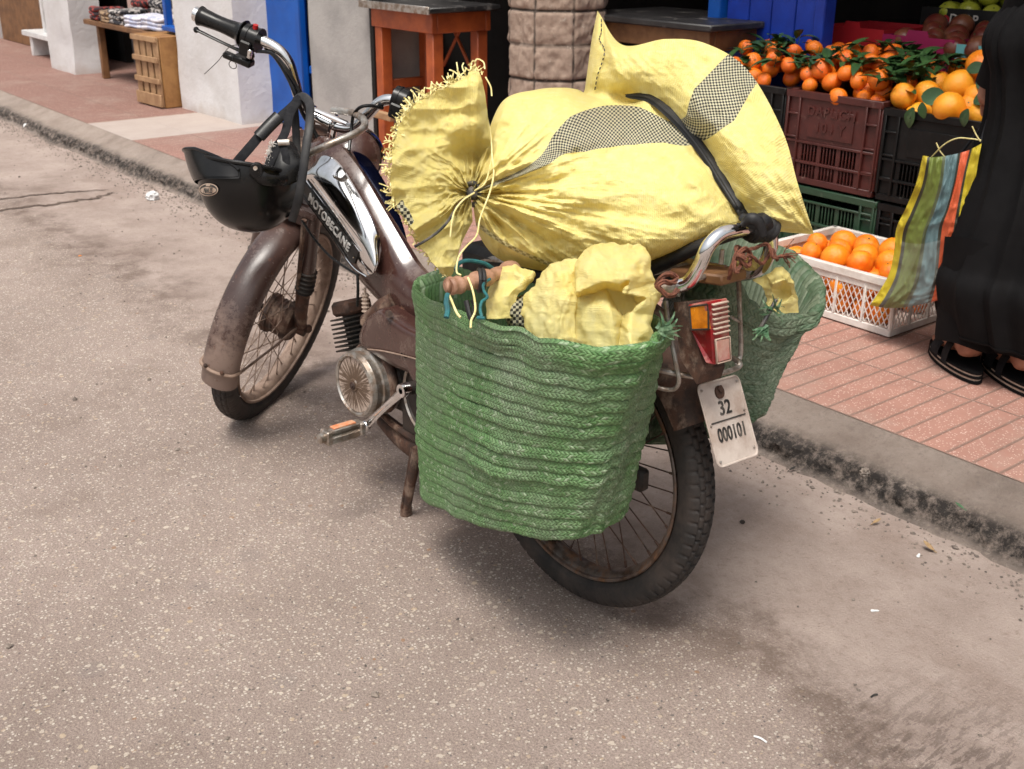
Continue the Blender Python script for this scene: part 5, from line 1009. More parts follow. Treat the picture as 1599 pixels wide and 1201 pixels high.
# long creases from the neck along the body
cz = ridged(np.stack([rel[:, 0]*.0035, th_*7.5+3, 0*rr], -1), 3)*np.exp(-((px[:, 0]-900)/170)**2)*np.clip((px[:, 1]-250)/60, 0, 1)
lump = fbm(np.stack([px[:, 0]*.011, px[:, 1]*.011, 0*rr], -1), 3)
tuck = ridged(np.stack([px[:, 0]*.006+px[:, 1]*.006, (px[:, 1]-px[:, 0])*.022, 0*rr], -1), 3)
near = np.exp(-((ds)/48)**2)
disp = .021*fN*fold(1.)+.010*f2+.010*f3+.009*cz+.011*lump+.004*tuck*(.5+near)+.0022*ridged(np.stack([px[:, 0]*.05, px[:, 1]*.05, 0*rr], -1), 3)+.0020*crease(px[:, 0], px[:, 1], 2.2, .016)*(.35+.65*np.clip(fbm(np.stack([px[:, 0]*.008, px[:, 1]*.008, 0*rr+3], -1), 2)+.4, 0, 1))+.0011*crease(px[:, 0], px[:, 1], 4.4, .045)
groove = -.045*np.exp(-(ds/26)**2)-.02*np.exp(-(ds/60)**2)
cr2, _, _ = pdist(px, np.array([(912, 142), (950, 147), (985, 152)], float)); groove += -.03*np.exp(-(cr2/14)**2)
edge_ = (shp[None, :]*np.ones((na, 1))).reshape(-1)
front = (Dk[:, None]*shp[None]**.85).reshape(-1)+(disp+groove)*np.clip(edge_*1.6, 0, 1)*np.clip(Dk[:, None]/.03+0*bb, .1, 1).reshape(-1)
back_ = (Dk[:, None]*shp[None]**.85*.8).reshape(-1)+.006*lump*edge_
depth_ = Cn[..., 2].reshape(-1)
RD = np.array(FW)[None]+((px[:, 0]-CX)/FOC)[:, None]*RT[None]-((px[:, 1]-CY)/FOC)[:, None]*UP[None]
Fv = CAM+RD*(depth_-front)[:, None]; Bv = CAM+RD*(depth_+back_)[:, None]
uvg = np.stack(np.meshgrid(np.linspace(0, 1.6, na), np.linspace(0, 1, nb), indexing='ij'), -1)
b = MB().grid(Fv.reshape(na, nb, 3), uvs=uvg); b.grid(Bv.reshape(na, nb, 3), uvs=uvg+np.array([0, 1]))
sack = b.build('sack', m_sack, sharp=80); tag(sack, 'big yellow woven sack with checked stripe, tied at the neck and strapped on the moped', 'sack')
S1 = cr(np.array([(740, 299), (775, 286), (815, 270), (850, 250), (880, 222), (925, 202), (985, 196), (1050, 207), (1085, 200), (1112, 168), (1150, 118), (1175, 92)], float), 140)
W1 = np.interp(np.linspace(0, 1, 140), np.linspace(0, 1, 12), [2.5, 3, 5, 12, 30, 33, 30, 17, 24, 40, 34, 30])
dd, ar, sd_ = pdist(px, S1); L1 = np.sum(np.linalg.norm(np.diff(S1, axis=0), axis=1)); hw_ = np.interp(ar, np.linspace(0, L1, 140), W1)
msk = np.clip((hw_-dd)*.35+.5, 0, 1); cell = 3.0
S2 = cr(np.array([(745, 350), (775, 372), (810, 392), (860, 413), (905, 424)], float), 60); d2, a2, s2 = pdist(px, S2); m2 = np.clip((4.5-d2)*.3+.5, 0, 1)*.52
mall = np.concatenate([np.maximum(msk, m2), 0*msk]); attr(sack, 'stripe', mall)
sc2 = np.where(msk > .01, sd_/np.maximum(hw_, 1)*10*np.clip(hw_/30, .55, 1.1), s2/3.); suv = np.stack([np.where(msk > .01, ar/cell, a2/6), sc2, 0*ar+.5], -1); suv = np.concatenate([suv, suv])
a_ = sack.data.attributes.new('suv', 'FLOAT_VECTOR', 'POINT'); a_.data.foreach_set('vector', suv.ravel())
fp_ = Fv.reshape(-1, 3)
def sdep(x, y): i = ((px-np.array([x, y]))**2).sum(1).argsort()[:6]; return float(np.min((depth_-front)[i]))
# the seam stitching on the free corner
b = MB(); sm = cr(np.array([(939, 30), (939, 50), (936, 62), (944, 78), (940, 98), (933, 118), (929, 140)], float), 34)
for i in range(0, 33, 2): b.tube([atd(*sm[i], sdep(*sm[i])-.003), atd(*sm[i+1], sdep(*sm[i+1])-.003)], .0011, 5)
b.build('seam_stitches', m_ink, sack)
# flared mouth with the neck tie
rim_ = cr(np.array([(768, 238), (760, 175), (748, 112), (716, 127), (690, 138), (662, 154), (638, 174), (620, 205), (612, 248), (611, 290), (622, 325), (642, 355), (658, 385), (690, 424), (707, 428), (714, 395), (737, 345)], float), 260)
nr_ = 110; t = np.linspace(0, 1, nr_)[:, None]; c0 = np.array([736., 302.]); ang = np.linspace(0, 1, 260)
base = c0+(rim_-c0)*.06; P2 = base[None]*(1-t[..., None])+rim_[None]*t[..., None]
a2 = np.arctan2(P2[..., 1]-c0[1], P2[..., 0]-c0[0]) % (2*pi); rr2 = np.linalg.norm(P2-c0, axis=-1)
P2 = P2+(t[..., None]**1.5)*1.6*np.stack([vn(np.stack([ang*60, 0*ang, 0*ang], -1)), vn(np.stack([ang*60+9, 0*ang, 0*ang], -1))], -1)[None]
wa = a2+.35*fbm(np.stack([P2[..., 0]*.012, P2[..., 1]*.012, 0*rr2+4], -1), 2); fo = .030*vn(np.stack([wa*1.5+2, rr2*.006, 0*rr2], -1))*np.sin(np.clip(t, 0, 1)*pi*.75)**.8+.016*ridged(np.stack([wa*4.2, np.log(rr2+15)*1.3, 0*rr2], -1), 3)*np.exp(-(rr2/62)**2)+.010*ridged(np.stack([P2[..., 0]*.010+P2[..., 1]*.006, P2[..., 1]*.016, 0*rr2+2], -1), 2)+.003*ridged(np.stack([P2[..., 0]*.045, P2[..., 1]*.045, 0*rr2], -1), 4)+.008*fbm(np.stack([P2[..., 0]*.016, P2[..., 1]*.016, 0*rr2], -1), 2)
pk = P2-np.array([728., 232.]); fo += .0030*crease(P2[..., 0], P2[..., 1], 6.6, .017)+.0013*crease(P2[..., 0], P2[..., 1], 3.1, .045); fo += -.045*np.exp(-((pk[..., 0]/26)**2+(pk[..., 1]/22)**2))+.02*np.exp(-((pk[..., 0]/34)**2+((pk[..., 1]+34)/18)**2))
lipv = P2-np.array([690., 330.]); rot_ = lipv[..., 0]*.55+lipv[..., 1]*.83; fo += .030*np.exp(-((rot_)/9)**2)*np.clip((c0[0]-P2[..., 0])/60, 0, 1)
shell_ = .045*np.sin(pi*np.clip(ang, 0, 1))[None]**.6*t**.5
df = 1.775-shell_-fo-.03*t*(1-ang)[None]; db = 1.80+shell_*.8+.010*fbm(np.stack([a2*3, rr2*.01, 0*rr2+5], -1), 2)
def toW(P2_, d_): return CAM+(FW[None, None]+((P2_[..., 0]-CX)/FOC)[..., None]*RT-((P2_[..., 1]-CY)/FOC)[..., None]*UP)*d_[..., None]
uvm_ = np.stack([t+0*ang[None], 1.2*ang[None]+0*t], -1)
b = MB().grid(toW(P2, df), uvs=uvm_).grid(toW(P2, db), uvs=uvm_); mo_ = b.build('sack_mouth', m_sack, sack, sharp=80); dq = P2-np.array([630., 334.]); st_m = np.clip((11-np.abs(dq[..., 0]*.85+dq[..., 1]*-.5)-3*vn(P2[..., [0, 1, 1]]*.1))*.3, 0, 1)*np.clip((20-np.abs(dq[..., 0]*.5+dq[..., 1]*.85)-4*vn(P2[..., [1, 0, 1]]*.08))*.3, 0, 1); attr(mo_, 'stripe', np.concatenate([st_m.ravel(), st_m.ravel()]))
a_ = mo_.data.attributes.new('suv', 'FLOAT_VECTOR', 'POINT'); q_ = np.concatenate([P2.reshape(-1, 2)]*2)/5; a_.data.foreach_set('vector', np.concatenate([q_, q_[:, :1]*0+.5], 1).ravel())
def ribbon(b, P, wd, up, th=.00025):
    P = np.array(P); d_ = np.gradient(P, axis=0); d_ /= np.linalg.norm(d_, axis=1)[:, None]+1e-9; k = np.cross(d_, np.array(up)); k /= np.linalg.norm(k, axis=1)[:, None]+1e-9; b.grid(np.stack([P-k*wd, P+k*wd], 1))
rs = np.random.RandomState(11); b = MB()
for i in range(330):
    q_ = rs.uniform(.13, .86); j = int(q_*259); p0 = np.array([*P2[-1, j], df[-1, j]+rs.uniform(-.0, .03)]); outd = unit(rim_[j]-c0); tz = rs.normal(0, 1.)
    ln = rs.uniform(6, 20)*(1.5 if rs.rand() < .12 else 1)*(1 if q_ < .62 else .45); c_, s__ = cos(tz), sin(tz); dr = np.array([outd[0]*c_-outd[1]*s__, outd[0]*s__+outd[1]*c_]); curl = rs.normal(0, .16); pts = [p0]; 
    for k in range(7):
        ca_, sa_ = cos(curl), sin(curl); dr = np.array([dr[0]*ca_-dr[1]*sa_, dr[0]*sa_+dr[1]*ca_]); pts.append(pts[-1]+np.array([dr[0]*ln/7, dr[1]*ln/7, rs.normal(0, .0025)]))
    ribbon(b, [atd(*q) for q in pts], rs.uniform(.0007, .0013), FW+rs.normal(0, .3, 3))
for pts in ([(745, 118), (742, 100), (745, 92), (755, 97), (757, 108)], [(716, 128), (715, 112), (713, 97)], [(648, 163), (655, 148), (660, 140)], [(655, 160), (648, 148), (641, 140)], [(728, 120), (722, 105), (724, 98)], [(758, 120), (766, 135), (768, 150)], [(672, 150), (673, 135), (674, 128)]):
    ribbon(b, cr([atd(x, y, 1.78) for x, y in pts], 14), .0011, FW)
b.build('frayed_fringe', m_ystr, sack)
ptube([(741, 300, 1.735), (728, 309, 1.73), (714, 322, 1.725), (700, 345, 1.70), (684, 362, 1.70), (664, 376, 1.70), (648, 385, 1.71)], .0022, 'tie_cord', m_ink, parent=sack, conv=lambda q: q)
b = MB(); b.sph(atd(738, 302, 1.757), .011, 10); b.tube([atd(738+14*cos(q), 303+17*sin(q), 1.765-.016*cos(q+.5)) for q in np.linspace(0, 2*pi, 24)], .004, 8); b.build('neck_tie', m_ink, sack)
ptube([(741, 298, 1.728), (756, 288, 1.72), (763, 270, 1.72), (768, 245, 1.73), (766, 210, 1.735), (758, 170, 1.74), (752, 125, 1.75)], .0013, 'pale_string', m_ystr, parent=sack, conv=lambda q: q)
ptube([(741, 301, 1.728), (724, 312, 1.72), (711, 328, 1.71), (706, 345, 1.70), (703, 370, 1.70)], .0014, 'pale_string', m_ystr, parent=sack, conv=lambda q: q)
ptube([(768, 240, 1.725), (771, 270, 1.71), (765, 300, 1.70), (750, 340, 1.69), (744, 368, 1.68), (728, 385, 1.67), (716, 402, 1.66), (713, 424, 1.655), (720, 430, 1.65)], .0014, 'pale_string', m_ystr, parent=sack, conv=lambda q: q)
# rubber strap across the sack, knotted on the grab bar
sp_ = [(*q, sdep(*q)-.004) for q in STRAP[::4]]; sp_ = np.array(sp_); sp_[:, 2] = np.convolve(np.pad(sp_[:, 2], 2, 'edge'), np.ones(5)/5, 'valid')-.003
sp_ = [(978, 149, sp_[0][2]+.01)]+[tuple(q) for q in sp_]+[(1176, 354, 1.625)]
P = cr(np.array([atd(*q) for q in sp_]), 90); b = MB(); b.tube(P, [.003, .0072, .008, .0088, .0088, .008, .0075], 14, up=-FW, flat=.30); b.tube(P+np.array([-.006, .0, .001])[None]*np.linspace(.3, 1, 90)[:, None]-FW*.003, [.001, .0025, .003, .003], 10, up=-FW, flat=.6)
rst = b.build('rubber_strap', m_rubber); tag(rst, 'long grey black rubber strap pulled over the yellow sack and knotted on the chrome bar', 'strap')
KC = b2w(bl(1185, 356, -.03)); b = MB()
for k, (dx, dy, r_, tl_) in enumerate([(-14, 0, .019, .3), (-7, 1, .0215, .1), (1, 0, .022, -.15), (9, 1, .021, -.3), (16, 4, .018, -.5)]):
    c = atd(1185+dx, 356+dy, depth(KC)-.004); X_ = unit(RT*cos(tl_)+UP*sin(tl_)+FW*.15); e = unit(np.cross(X_, FW)); g = np.cross(X_, e); qq = np.linspace(0, 2*pi, 22); b.tube([c+r_*(.72*cos(a)*e+.8*sin(a)*g)+X_*.004*sin(a) for a in qq], .0065, 8, up=X_, flat=1.15)
b.sph(KC, (.026, .018, .018), 14); b.tube([atd(1158, 338, 1.60), atd(1176, 350, 1.585), atd(1196, 346, 1.59), atd(1203, 356, 1.60)], [.006, .008, .009, .006], 10, sub=16, up=-FW, flat=.6); b.tube([atd(1160, 352, 1.59), atd(1170, 342, 1.575), atd(1184, 345, 1.575), atd(1193, 368, 1.585)], [.005, .008, .008, .006], 10, sub=16, up=-FW, flat=.6)
b.build('knot', m_rubber, rst)
b = MB(); b.tube([atd(*q) for q in [(1160, 362, 1.63), (1130, 371, 1.65), (1095, 383, 1.68), (1055, 402, 1.72), (1020, 418, 1.76), (985, 430, 1.80)]], [.010, .012, .014, .015, .015], 14, sub=40, flat=.75); b.tube([atd(*q) for q in [(1150, 358, 1.66), (1110, 368, 1.69), (1060, 385, 1.74), (1015, 404, 1.79), (980, 420, 1.84)]], [.008, .013, .018, .02], 12, sub=40, flat=.5)
b.build('lower_run', m_rubber, rst)
# crumpled cloth bundles
def bundle(name, label, outline, cpt, d0, thick, seed, parent=None, amp=.02, cat='cloth', n=150, m_=80, feats=(), hw=1., tiltx=0, frq=.014):
    o_ = cr(np.array(outline, float), n, closed=True); c = np.array(cpt, float); t = np.linspace(0, 1, m_)[:, None, None]; P = c+(o_-c)[None]*t; x, y = P[..., 0], P[..., 1]
    dome = (np.clip(1-np.linspace(0, 1, m_)**3.4, 0, 1)**.42)[:, None]; z = thick*dome
    Rg = .30*crease(x, y, seed, frq)+1.5*np.clip(ridged(np.stack([x*frq*.8+seed+.5*fbm(np.stack([x*.012, y*.012, 0*x+1], -1), 2), y*frq*.8+seed, 0*x+seed+7], -1), 2)-.35, 0, 2)**1.6+.35*ridged(np.stack([x*frq+seed+.35*fbm(np.stack([x*.02, y*.02, 0*x], -1), 2), y*frq+seed, 0*x+seed], -1), 3)
    z = z+amp*1.1*np.sign(Rg)*np.abs(Rg)**.7*0+(amp*Rg+.10*amp*crease(x, y, seed+3.7, frq*2.3)+.22*amp*ridged(np.stack([x*frq*2.4, y*frq*2.4, 0*x+seed], -1), 3)+.0018*ridged(np.stack([x*.09, y*.09, 0*x], -1), 2))*np.clip(dome*1.5, 0, 1)
    for (fx, fy, sx, sy, rot, h) in feats:
        u_ = (x-fx)*cos(rot)+(y-fy)*sin(rot); v_ = -(x-fx)*sin(rot)+(y-fy)*cos(rot); z = z+h*np.exp(-(u_/sx)**2-(v_/sy)**2)
    dp = d0+tiltx*(x-c[0])-z; uv_ = np.stack([x/260, y/260], -1)
    b = MB().grid(toW(P, dp), cv=True, uvs=uv_); b.grid(toW(P, d0+tiltx*(x-c[0])+thick*dome*.7*hw), cv=True, uvs=uv_)
    o = b.build(name, m_sackp, parent, sharp=85); attr(o, 'stripe', np.zeros(len(o.data.vertices)))
    if label: tag(o, label, cat)
    return o
def folded(name, label, V, F, amp=.0016, seed=1, lv=4, sm=3, puff=.004, mat=None, thick=.001):   # a stiff sheet laid out fold by fold
    bm = bmesh.new(); vs = [bm.verts.new(w2b(atd(*q))) for q in V]
    for f in F:
        try: bm.faces.new([vs[i] for i in f])
        except ValueError: pass
    bmesh.ops.recalc_face_normals(bm, faces=bm.faces)
    for k in range(lv):
        bmesh.ops.subdivide_edges(bm, edges=bm.edges[:], cuts=1, use_grid_fill=True)
        if k == 1: bmesh.ops.smooth_vert(bm, verts=bm.verts[:], factor=.22, use_axis_x=True, use_axis_y=True, use_axis_z=True)
    bmesh.ops.triangulate(bm, faces=bm.faces[:])
    for k in range(sm): bmesh.ops.smooth_vert(bm, verts=bm.verts[:], factor=.5, use_axis_x=True, use_axis_y=True, use_axis_z=True)
    bm.normal_update(); P = np.array([v.co[:] for v in bm.verts]); N_ = np.array([v.normal[:] for v in bm.verts]); W_ = P@BR.T+BO-CAM; z = W_@FW; x = CX+FOC*(W_@RT)/z; y = CY-FOC*(W_@UP)/z
    sg = -np.sign(np.einsum('ij,ij->i', N_@BR.T, W_)); sg[sg == 0] = 1
    wx = x+10*fbm(np.stack([x*.02, y*.02, 0*x+seed], -1), 2); wy = y+10*fbm(np.stack([x*.02, y*.02, 0*x+seed+5], -1), 2)
    dsp = amp*crease(wx, wy, seed+.2, .022)+.6*amp*crease(wx, wy, seed+3.2, .055)+amp*1.6*np.clip(ridged(np.stack([wx*.018, wy*.018, 0*x+seed], -1), 2)-.35, 0, 2)+.35*amp*ridged(np.stack([x*.09, y*.09, 0*x+seed], -1), 2)+puff*fbm(np.stack([x*.012, y*.012, 0*x+seed+9], -1), 1)
    P = P+N_*dsp[:, None]
    b = MB(); b.add(P, [[v.index for v in f.verts] for f in (bm.verts.index_update() or bm.faces)], uv=np.stack([x/260, y/260], -1)); bm.free()
    o = b.build(name, mat or m_sackp, None, sharp=180); o.matrix_world = BM; attr(o, 'stripe', np.zeros(len(o.data.vertices))); tag(o, label, 'cloth'); return o
VA = [(895, 405, 1.60), (908, 389, 1.62), (957, 374, 1.635), (1002, 379, 1.625), (1012, 398, 1.61), (899, 458, 1.562), (938, 440, 1.550), (983, 438, 1.545), (993, 411, 1.560), (981, 382, 1.600), (938, 404, 1.572), (972, 457, 1.552), (1027, 440, 1.595), (1042, 452, 1.600),
 (902, 463, 1.602), (945, 449, 1.610), (985, 452, 1.612), (914, 482, 1.585), (952, 482, 1.562), (928, 560, 1.585), (962, 560, 1.572), (984, 545, 1.548), (970, 500, 1.602), (1022, 492, 1.592), (1018, 550, 1.605), (1002, 480, 1.598), (886, 470, 1.63), (882, 560, 1.635), (965, 465, 1.74), (985, 490, 1.575), (1010, 466, 1.565), (953, 388, 1.60), (918, 430, 1.560), (962, 430, 1.550)]
FA_ = [(0, 1, 10), (1, 31, 10), (1, 2, 31), (2, 9, 31), (31, 9, 10), (9, 8, 10), (8, 33, 10), (8, 7, 33), (7, 6, 33), (33, 6, 10), (6, 32, 10), (6, 5, 32), (5, 0, 32), (32, 0, 10), (2, 3, 9), (9, 3, 4), (9, 4, 8), (8, 4, 12), (8, 12, 7), (7, 12, 11), (11, 12, 30), (30, 12, 13), (5, 6, 14), (6, 15, 14), (6, 7, 15), (7, 16, 15), (7, 11, 16), (14, 15, 17), (15, 18, 17), (15, 16, 22), (15, 22, 18), (17, 18, 19), (18, 20, 19), (18, 22, 20), (22, 21, 20), (22, 29, 21), (16, 25, 22), (25, 29, 22), (16, 11, 30), (16, 30, 25), (25, 30, 29), (29, 30, 23), (30, 13, 23), (29, 23, 21), (23, 24, 21), (21, 24, 20), (14, 17, 26), (26, 17, 27), (17, 19, 27), (0, 5, 14), (0, 14, 26),
 (1, 0, 28), (2, 1, 28), (3, 2, 28), (4, 3, 28), (12, 4, 28), (13, 12, 28), (23, 13, 28), (24, 23, 28), (0, 26, 28), (26, 27, 28)]
folded('sack_bundle', 'crumpled pale yellow sack with folded flap, highest in the left green basket', VA, FA_, seed=2, amp=.0026)
VB = [(806, 492, 1.66), (815, 466, 1.66), (832, 444, 1.665), (852, 424, 1.67), (872, 410, 1.67), (902, 402, 1.66), (905, 440, 1.62), (900, 480, 1.60), (902, 560, 1.60), (862, 560, 1.60), (825, 540, 1.63), (850, 455, 1.615), (874, 432, 1.612), (845, 490, 1.600), (880, 470, 1.590), (872, 515, 1.585), (825, 478, 1.635), (888, 450, 1.605), (850, 500, 1.76), (893, 425, 1.618)]
FB_ = [(0, 1, 16), (1, 2, 16), (2, 11, 16), (2, 3, 11), (3, 12, 11), (3, 4, 12), (4, 19, 12), (4, 5, 19), (5, 6, 19), (19, 6, 17), (12, 19, 17), (11, 12, 17), (11, 17, 14), (17, 6, 7), (17, 7, 14), (11, 14, 13), (16, 11, 13), (0, 16, 13), (0, 13, 10), (13, 14, 15), (14, 7, 15), (7, 8, 15), (15, 8, 9), (13, 15, 9), (13, 9, 10), (1, 0, 18), (2, 1, 18), (3, 2, 18), (4, 3, 18), (5, 4, 18), (0, 10, 18), (6, 5, 18), (7, 6, 18)]
folded('sack_bundle', 'broad rounded yellow sack bulging in the middle of the left green basket', VB, FB_, seed=5, amp=.0028, puff=.006, sm=5)
VC = [(760, 462, 1.72), (763, 432, 1.72), (780, 416, 1.72), (806, 413, 1.72), (831, 428, 1.71), (834, 436, 1.70), (812, 456, 1.68), (802, 500, 1.67), (776, 500, 1.67), (788, 424, 1.69), (776, 466, 1.665), (779, 440, 1.695), (806, 424, 1.69), (793, 462, 1.66), (796, 440, 1.69), (818, 436, 1.68), (795, 455, 1.79), (760, 500, 1.69)]
FC_ = [(0, 1, 11), (1, 2, 9), (1, 9, 11), (0, 11, 10), (9, 14, 11), (11, 14, 10), (2, 3, 9), (3, 12, 9), (9, 12, 14), (10, 14, 13), (12, 15, 14), (14, 15, 13), (3, 4, 12), (12, 4, 15), (4, 5, 15), (15, 5, 6), (15, 6, 13), (13, 6, 7), (10, 13, 8), (13, 7, 8), (0, 10, 17), (10, 8, 17), (1, 0, 16), (2, 1, 16), (3, 2, 16), (4, 3, 16), (5, 4, 16), (6, 5, 16)]
folded('sack_bundle', 'small yellow sack fold beside the wooden stick in the left basket', VC, FC_, seed=7, amp=.002, mat=m_sack)
VD = [(1172, 438, 1.70), (1194, 427, 1.69), (1222, 412, 1.69), (1241, 430, 1.69), (1249, 470, 1.68), (1222, 474, 1.66), (1204, 452, 1.65), (1206, 444, 1.635), (1226, 436, 1.625), (1242, 444, 1.65), (1224, 455, 1.685), (1236, 462, 1.67), (1218, 428, 1.655), (1190, 448, 1.68), (1200, 480, 1.67), (1212, 450, 1.78), (1250, 490, 1.69), (1215, 490, 1.67), (1232, 450, 1.655)]
FD_ = [(0, 1, 13), (1, 6, 13), (1, 7, 6), (1, 12, 7), (1, 2, 12), (2, 3, 12), (12, 3, 8), (12, 8, 7), (3, 9, 8), (7, 8, 10), (8, 18, 10), (8, 9, 18), (6, 7, 10), (6, 10, 5), (10, 18, 11), (10, 11, 5), (18, 9, 11), (9, 4, 11), (11, 4, 5), (3, 4, 9), (13, 6, 14), (6, 5, 14), (5, 17, 14), (5, 4, 17), (4, 16, 17), (1, 0, 15), (2, 1, 15), (3, 2, 15), (4, 3, 15), (16, 4, 15)]
folded('sack_bundle', 'wrinkled yellow sack with a hooded fold stuffed in the right green basket', VD, FD_, seed=9, amp=.0018, mat=m_sack)
o = bundle('checked_sack_corner', 'black and cream checked sack corner peeping between the yellow folds', [(790, 478), (812, 462), (838, 455), (835, 478), (850, 520), (815, 522), (792, 505)], (815, 490), 1.73, .05, 2.2, amp=.008, frq=.02)
a = o.data.attributes['stripe']; a.data.foreach_set('value', [1.]*len(o.data.vertices)); v_ = np.array([[v.co.x, v.co.y, v.co.z] for v in o.data.vertices]); a = o.data.attributes.new('suv', 'FLOAT_VECTOR', 'POINT'); a.data.foreach_set('vector', np.stack([v_@RT/.0042, v_@UP/.0042, 0*v_[:, 0]+.5], 1).ravel())
bundle('sack_bundle', 'pale yellow sack scrap under the ropes behind the chrome bar', [(1146, 408), (1160, 402), (1180, 404), (1190, 414), (1176, 424), (1155, 420)], (1168, 412), 1.76, .03, 3.3, amp=.008, frq=.03)
# ---------------------------------------------------------------- baskets
def basket(name, label, tops, bots, mat, nrow=16, cuff=.1, n=420, m_=150, bulge=.02, seed=0, amp=.006):
    Tt = cr(np.array(tops, float), n, closed=True); Bb = cr(np.array(bots, float), n, closed=True); cen_ = Tt.mean(0)
    tt = np.linspace(0, 1, m_)[:, None, None]; Pp = Tt[None]*(1-tt)+Bb[None]*tt; cl = Pp.mean(1, keepdims=True); outd_ = Pp-cl; outd_[..., 2] = 0; outd_ /= np.linalg.norm(outd_, axis=-1, keepdims=True)+1e-9
    t1 = tt[..., 0]; bl_ = bulge*np.sin(pi*t1)**.8; aa = np.linspace(0, 2*pi, n, endpoint=False)[None]
    wv = .10*fbm(np.stack([np.cos(aa)*1.4+0*t1, np.sin(aa)*1.4+0*t1, t1*1.3+seed+0*aa], -1), 2); rph = t1*nrow+wv*.75; fr_ = rph % 1; rib = .5*np.sqrt(np.clip(1-(2*fr_-1)**2, 0, 1))+.5*fr_**1.5*np.clip((1-fr_)/.12, 0, 1); rib = rib*(.62+.5*vn(np.stack([np.floor(rph)*3.1+0*aa, 0*rph+aa*.6, 0*rph], -1)))
    nz = .010*fbm(np.stack([np.cos(aa)*1.8+0*t1, np.sin(aa)*1.8+0*t1, t1*2.+seed+0*aa], -1), 3); cf = .011*(1/(1+np.exp((t1-cuff)*120)))
    fray = .0014*vn(np.stack([aa*60+0*t1, t1*90+0*aa, 0*t1+0*aa], -1))
    Pp = Pp+outd_*(bl_+amp*rib+nz+cf+fray)[..., None]; Pp[..., 2] += (.004*vn(np.stack([aa*5+0*t1, t1*3+0*aa, 0*aa+0*t1], -1)))
    al = np.concatenate([[0], np.cumsum(np.linalg.norm(np.diff(Tt, axis=0), axis=1))]); aa0 = (al/al[-1])[None]; uv_ = np.stack([aa0+0*t1, rph/nrow/1.0+0*aa], -1); G = Pp
    top = Pp[0]; inn = [top+outd_[0]*-.004+np.array([0, 0, .006]), top-outd_[0]*.014+np.array([0, 0, .003]), Pp[8]-outd_[8]*.022, Pp[40]-outd_[40]*.022, Pp[80]-outd_[80]*.024]
    Gi = np.array(inn[::-1]+[Pp[0]]); b = MB(); 
    bo = Pp[-1]; cb2 = bo.mean(0); Gb = np.array([bo*(1-q)+cb2*q-np.array([0, 0, .022*sin(q*pi/2)]) for q in np.linspace(0, 1, 14)])
    b.grid(G, cv=True, uvs=uv_); b.grid(Gi, cv=True, uvs=np.stack([np.tile(aa0, (6, 1)), np.linspace(-.12, 0, 6)[:, None]+0*aa], -1)); b.grid(Gb, cv=True, uvs=np.stack([np.tile(aa0, (14, 1)), np.linspace(1, 1.3, 14)[:, None]+0*aa], -1))
    o = b.build(name, mat, None, sharp=80); o.matrix_world = BM; tag(o, label, 'basket', 'palm baskets on the moped'); return o
def ptv(l): return [bl(x, y, v) for x, y, v in l]
tf_ = ptv([(657, 445, .135), (668, 470, .175), (720, 492, .235), (790, 512, .28), (860, 532, .30), (935, 543, .285), (992, 540, .25), (1020, 526, .205)]); zt_ = tf_[-1]
tb_ = [np.array([tf_[-1][0]+.05, .13, tf_[-1][2]-.015]), np.array([-.20, .108, .60]), np.array([-.08, .10, .595]), np.array([.08, .10, .59]), np.array([.20, .10, .585])]
bf_ = ptv([(664, 772, .14), (676, 790, .17), (712, 806, .21), (762, 826, .235), (820, 838, .25), (872, 842, .245), (915, 838, .22), (942, 822, .185)])
bb_ = [np.array([bf_[-1][0]+.01, .13, bf_[-1][2]+.0]), np.array([-.13, .11, .245]), np.array([-.03, .10, .22]), np.array([.08, .10, .19]), np.array([.19, .10, .165])]
bk1 = basket('palm_basket', 'large bright green plaited palm basket hanging on the left side of the moped', tf_+tb_, bf_+bb_, m_bask, nrow=16, seed=2, bulge=.006, cuff=.085, amp=.009)
t2f = ptv([(1282, 458, -.36), (1270, 486, -.33), (1235, 500, -.29), (1198, 492, -.24), (1170, 468, -.19), (1152, 442, -.15)]); 
t2b = ptv([(1120, 425, -.12), (1080, 410, -.12), (1050, 395, -.20), (1080, 380, -.30), (1130, 378, -.38), (1190, 383, -.40), (1235, 400, -.40), (1268, 428, -.39)])
b2f = ptv([(1190, 640, -.235), (1186, 645, -.225), (1170, 655, -.21), (1140, 665, -.19), (1110, 672, -.16), (1080, 680, -.14)]); b2b = ptv([(1050, 690, -.13), (1020, 694, -.13), (1000, 692, -.15), (1010, 685, -.18), (1050, 675, -.21), (1100, 662, -.235), (1150, 650, -.25), (1185, 638, -.25)])
bk2 = basket('palm_basket', 'smaller dark green and dusty palm basket hanging on the right side of the moped', t2f+t2b, b2f+b2b, m_bask2, nrow=14, cuff=.17, seed=6, bulge=.004, amp=.004)
# torn palm strips on the baskets
def frond(cx_, cy_, d0, n, L, rs, parent, spread=(0, 6.28), ww=.003):
    b = MB()
    for i in range(n):
        a = rs.uniform(*spread); l = L*rs.uniform(.5, 1.1); pts = [(cx_+rs.normal(0, 3), cy_+rs.normal(0, 3), d0)]; cu = rs.normal(0, .25)
        for k in range(5): a += cu; pts.append((pts[-1][0]+cos(a)*l/5, pts[-1][1]+sin(a)*l/5, pts[-1][2]-rs.uniform(-.003, .006)))
        P = cr([w2b(atd(*q)) for q in pts], 12); w_ = ww*rs.uniform(.5, 1.2); d_ = np.gradient(P, axis=0); k = np.cross(d_, BR.T@(FW+rs.normal(0, .5, 3))); k /= np.linalg.norm(k, axis=1)[:, None]+1e-9; tp_ = np.linspace(1, .25, 12)[:, None]; b.grid(np.stack([P-k*w_*tp_, P+k*w_*tp_], 1))
    return b.build('torn_strips', m_frond, parent)
rs = np.random.RandomState(4)
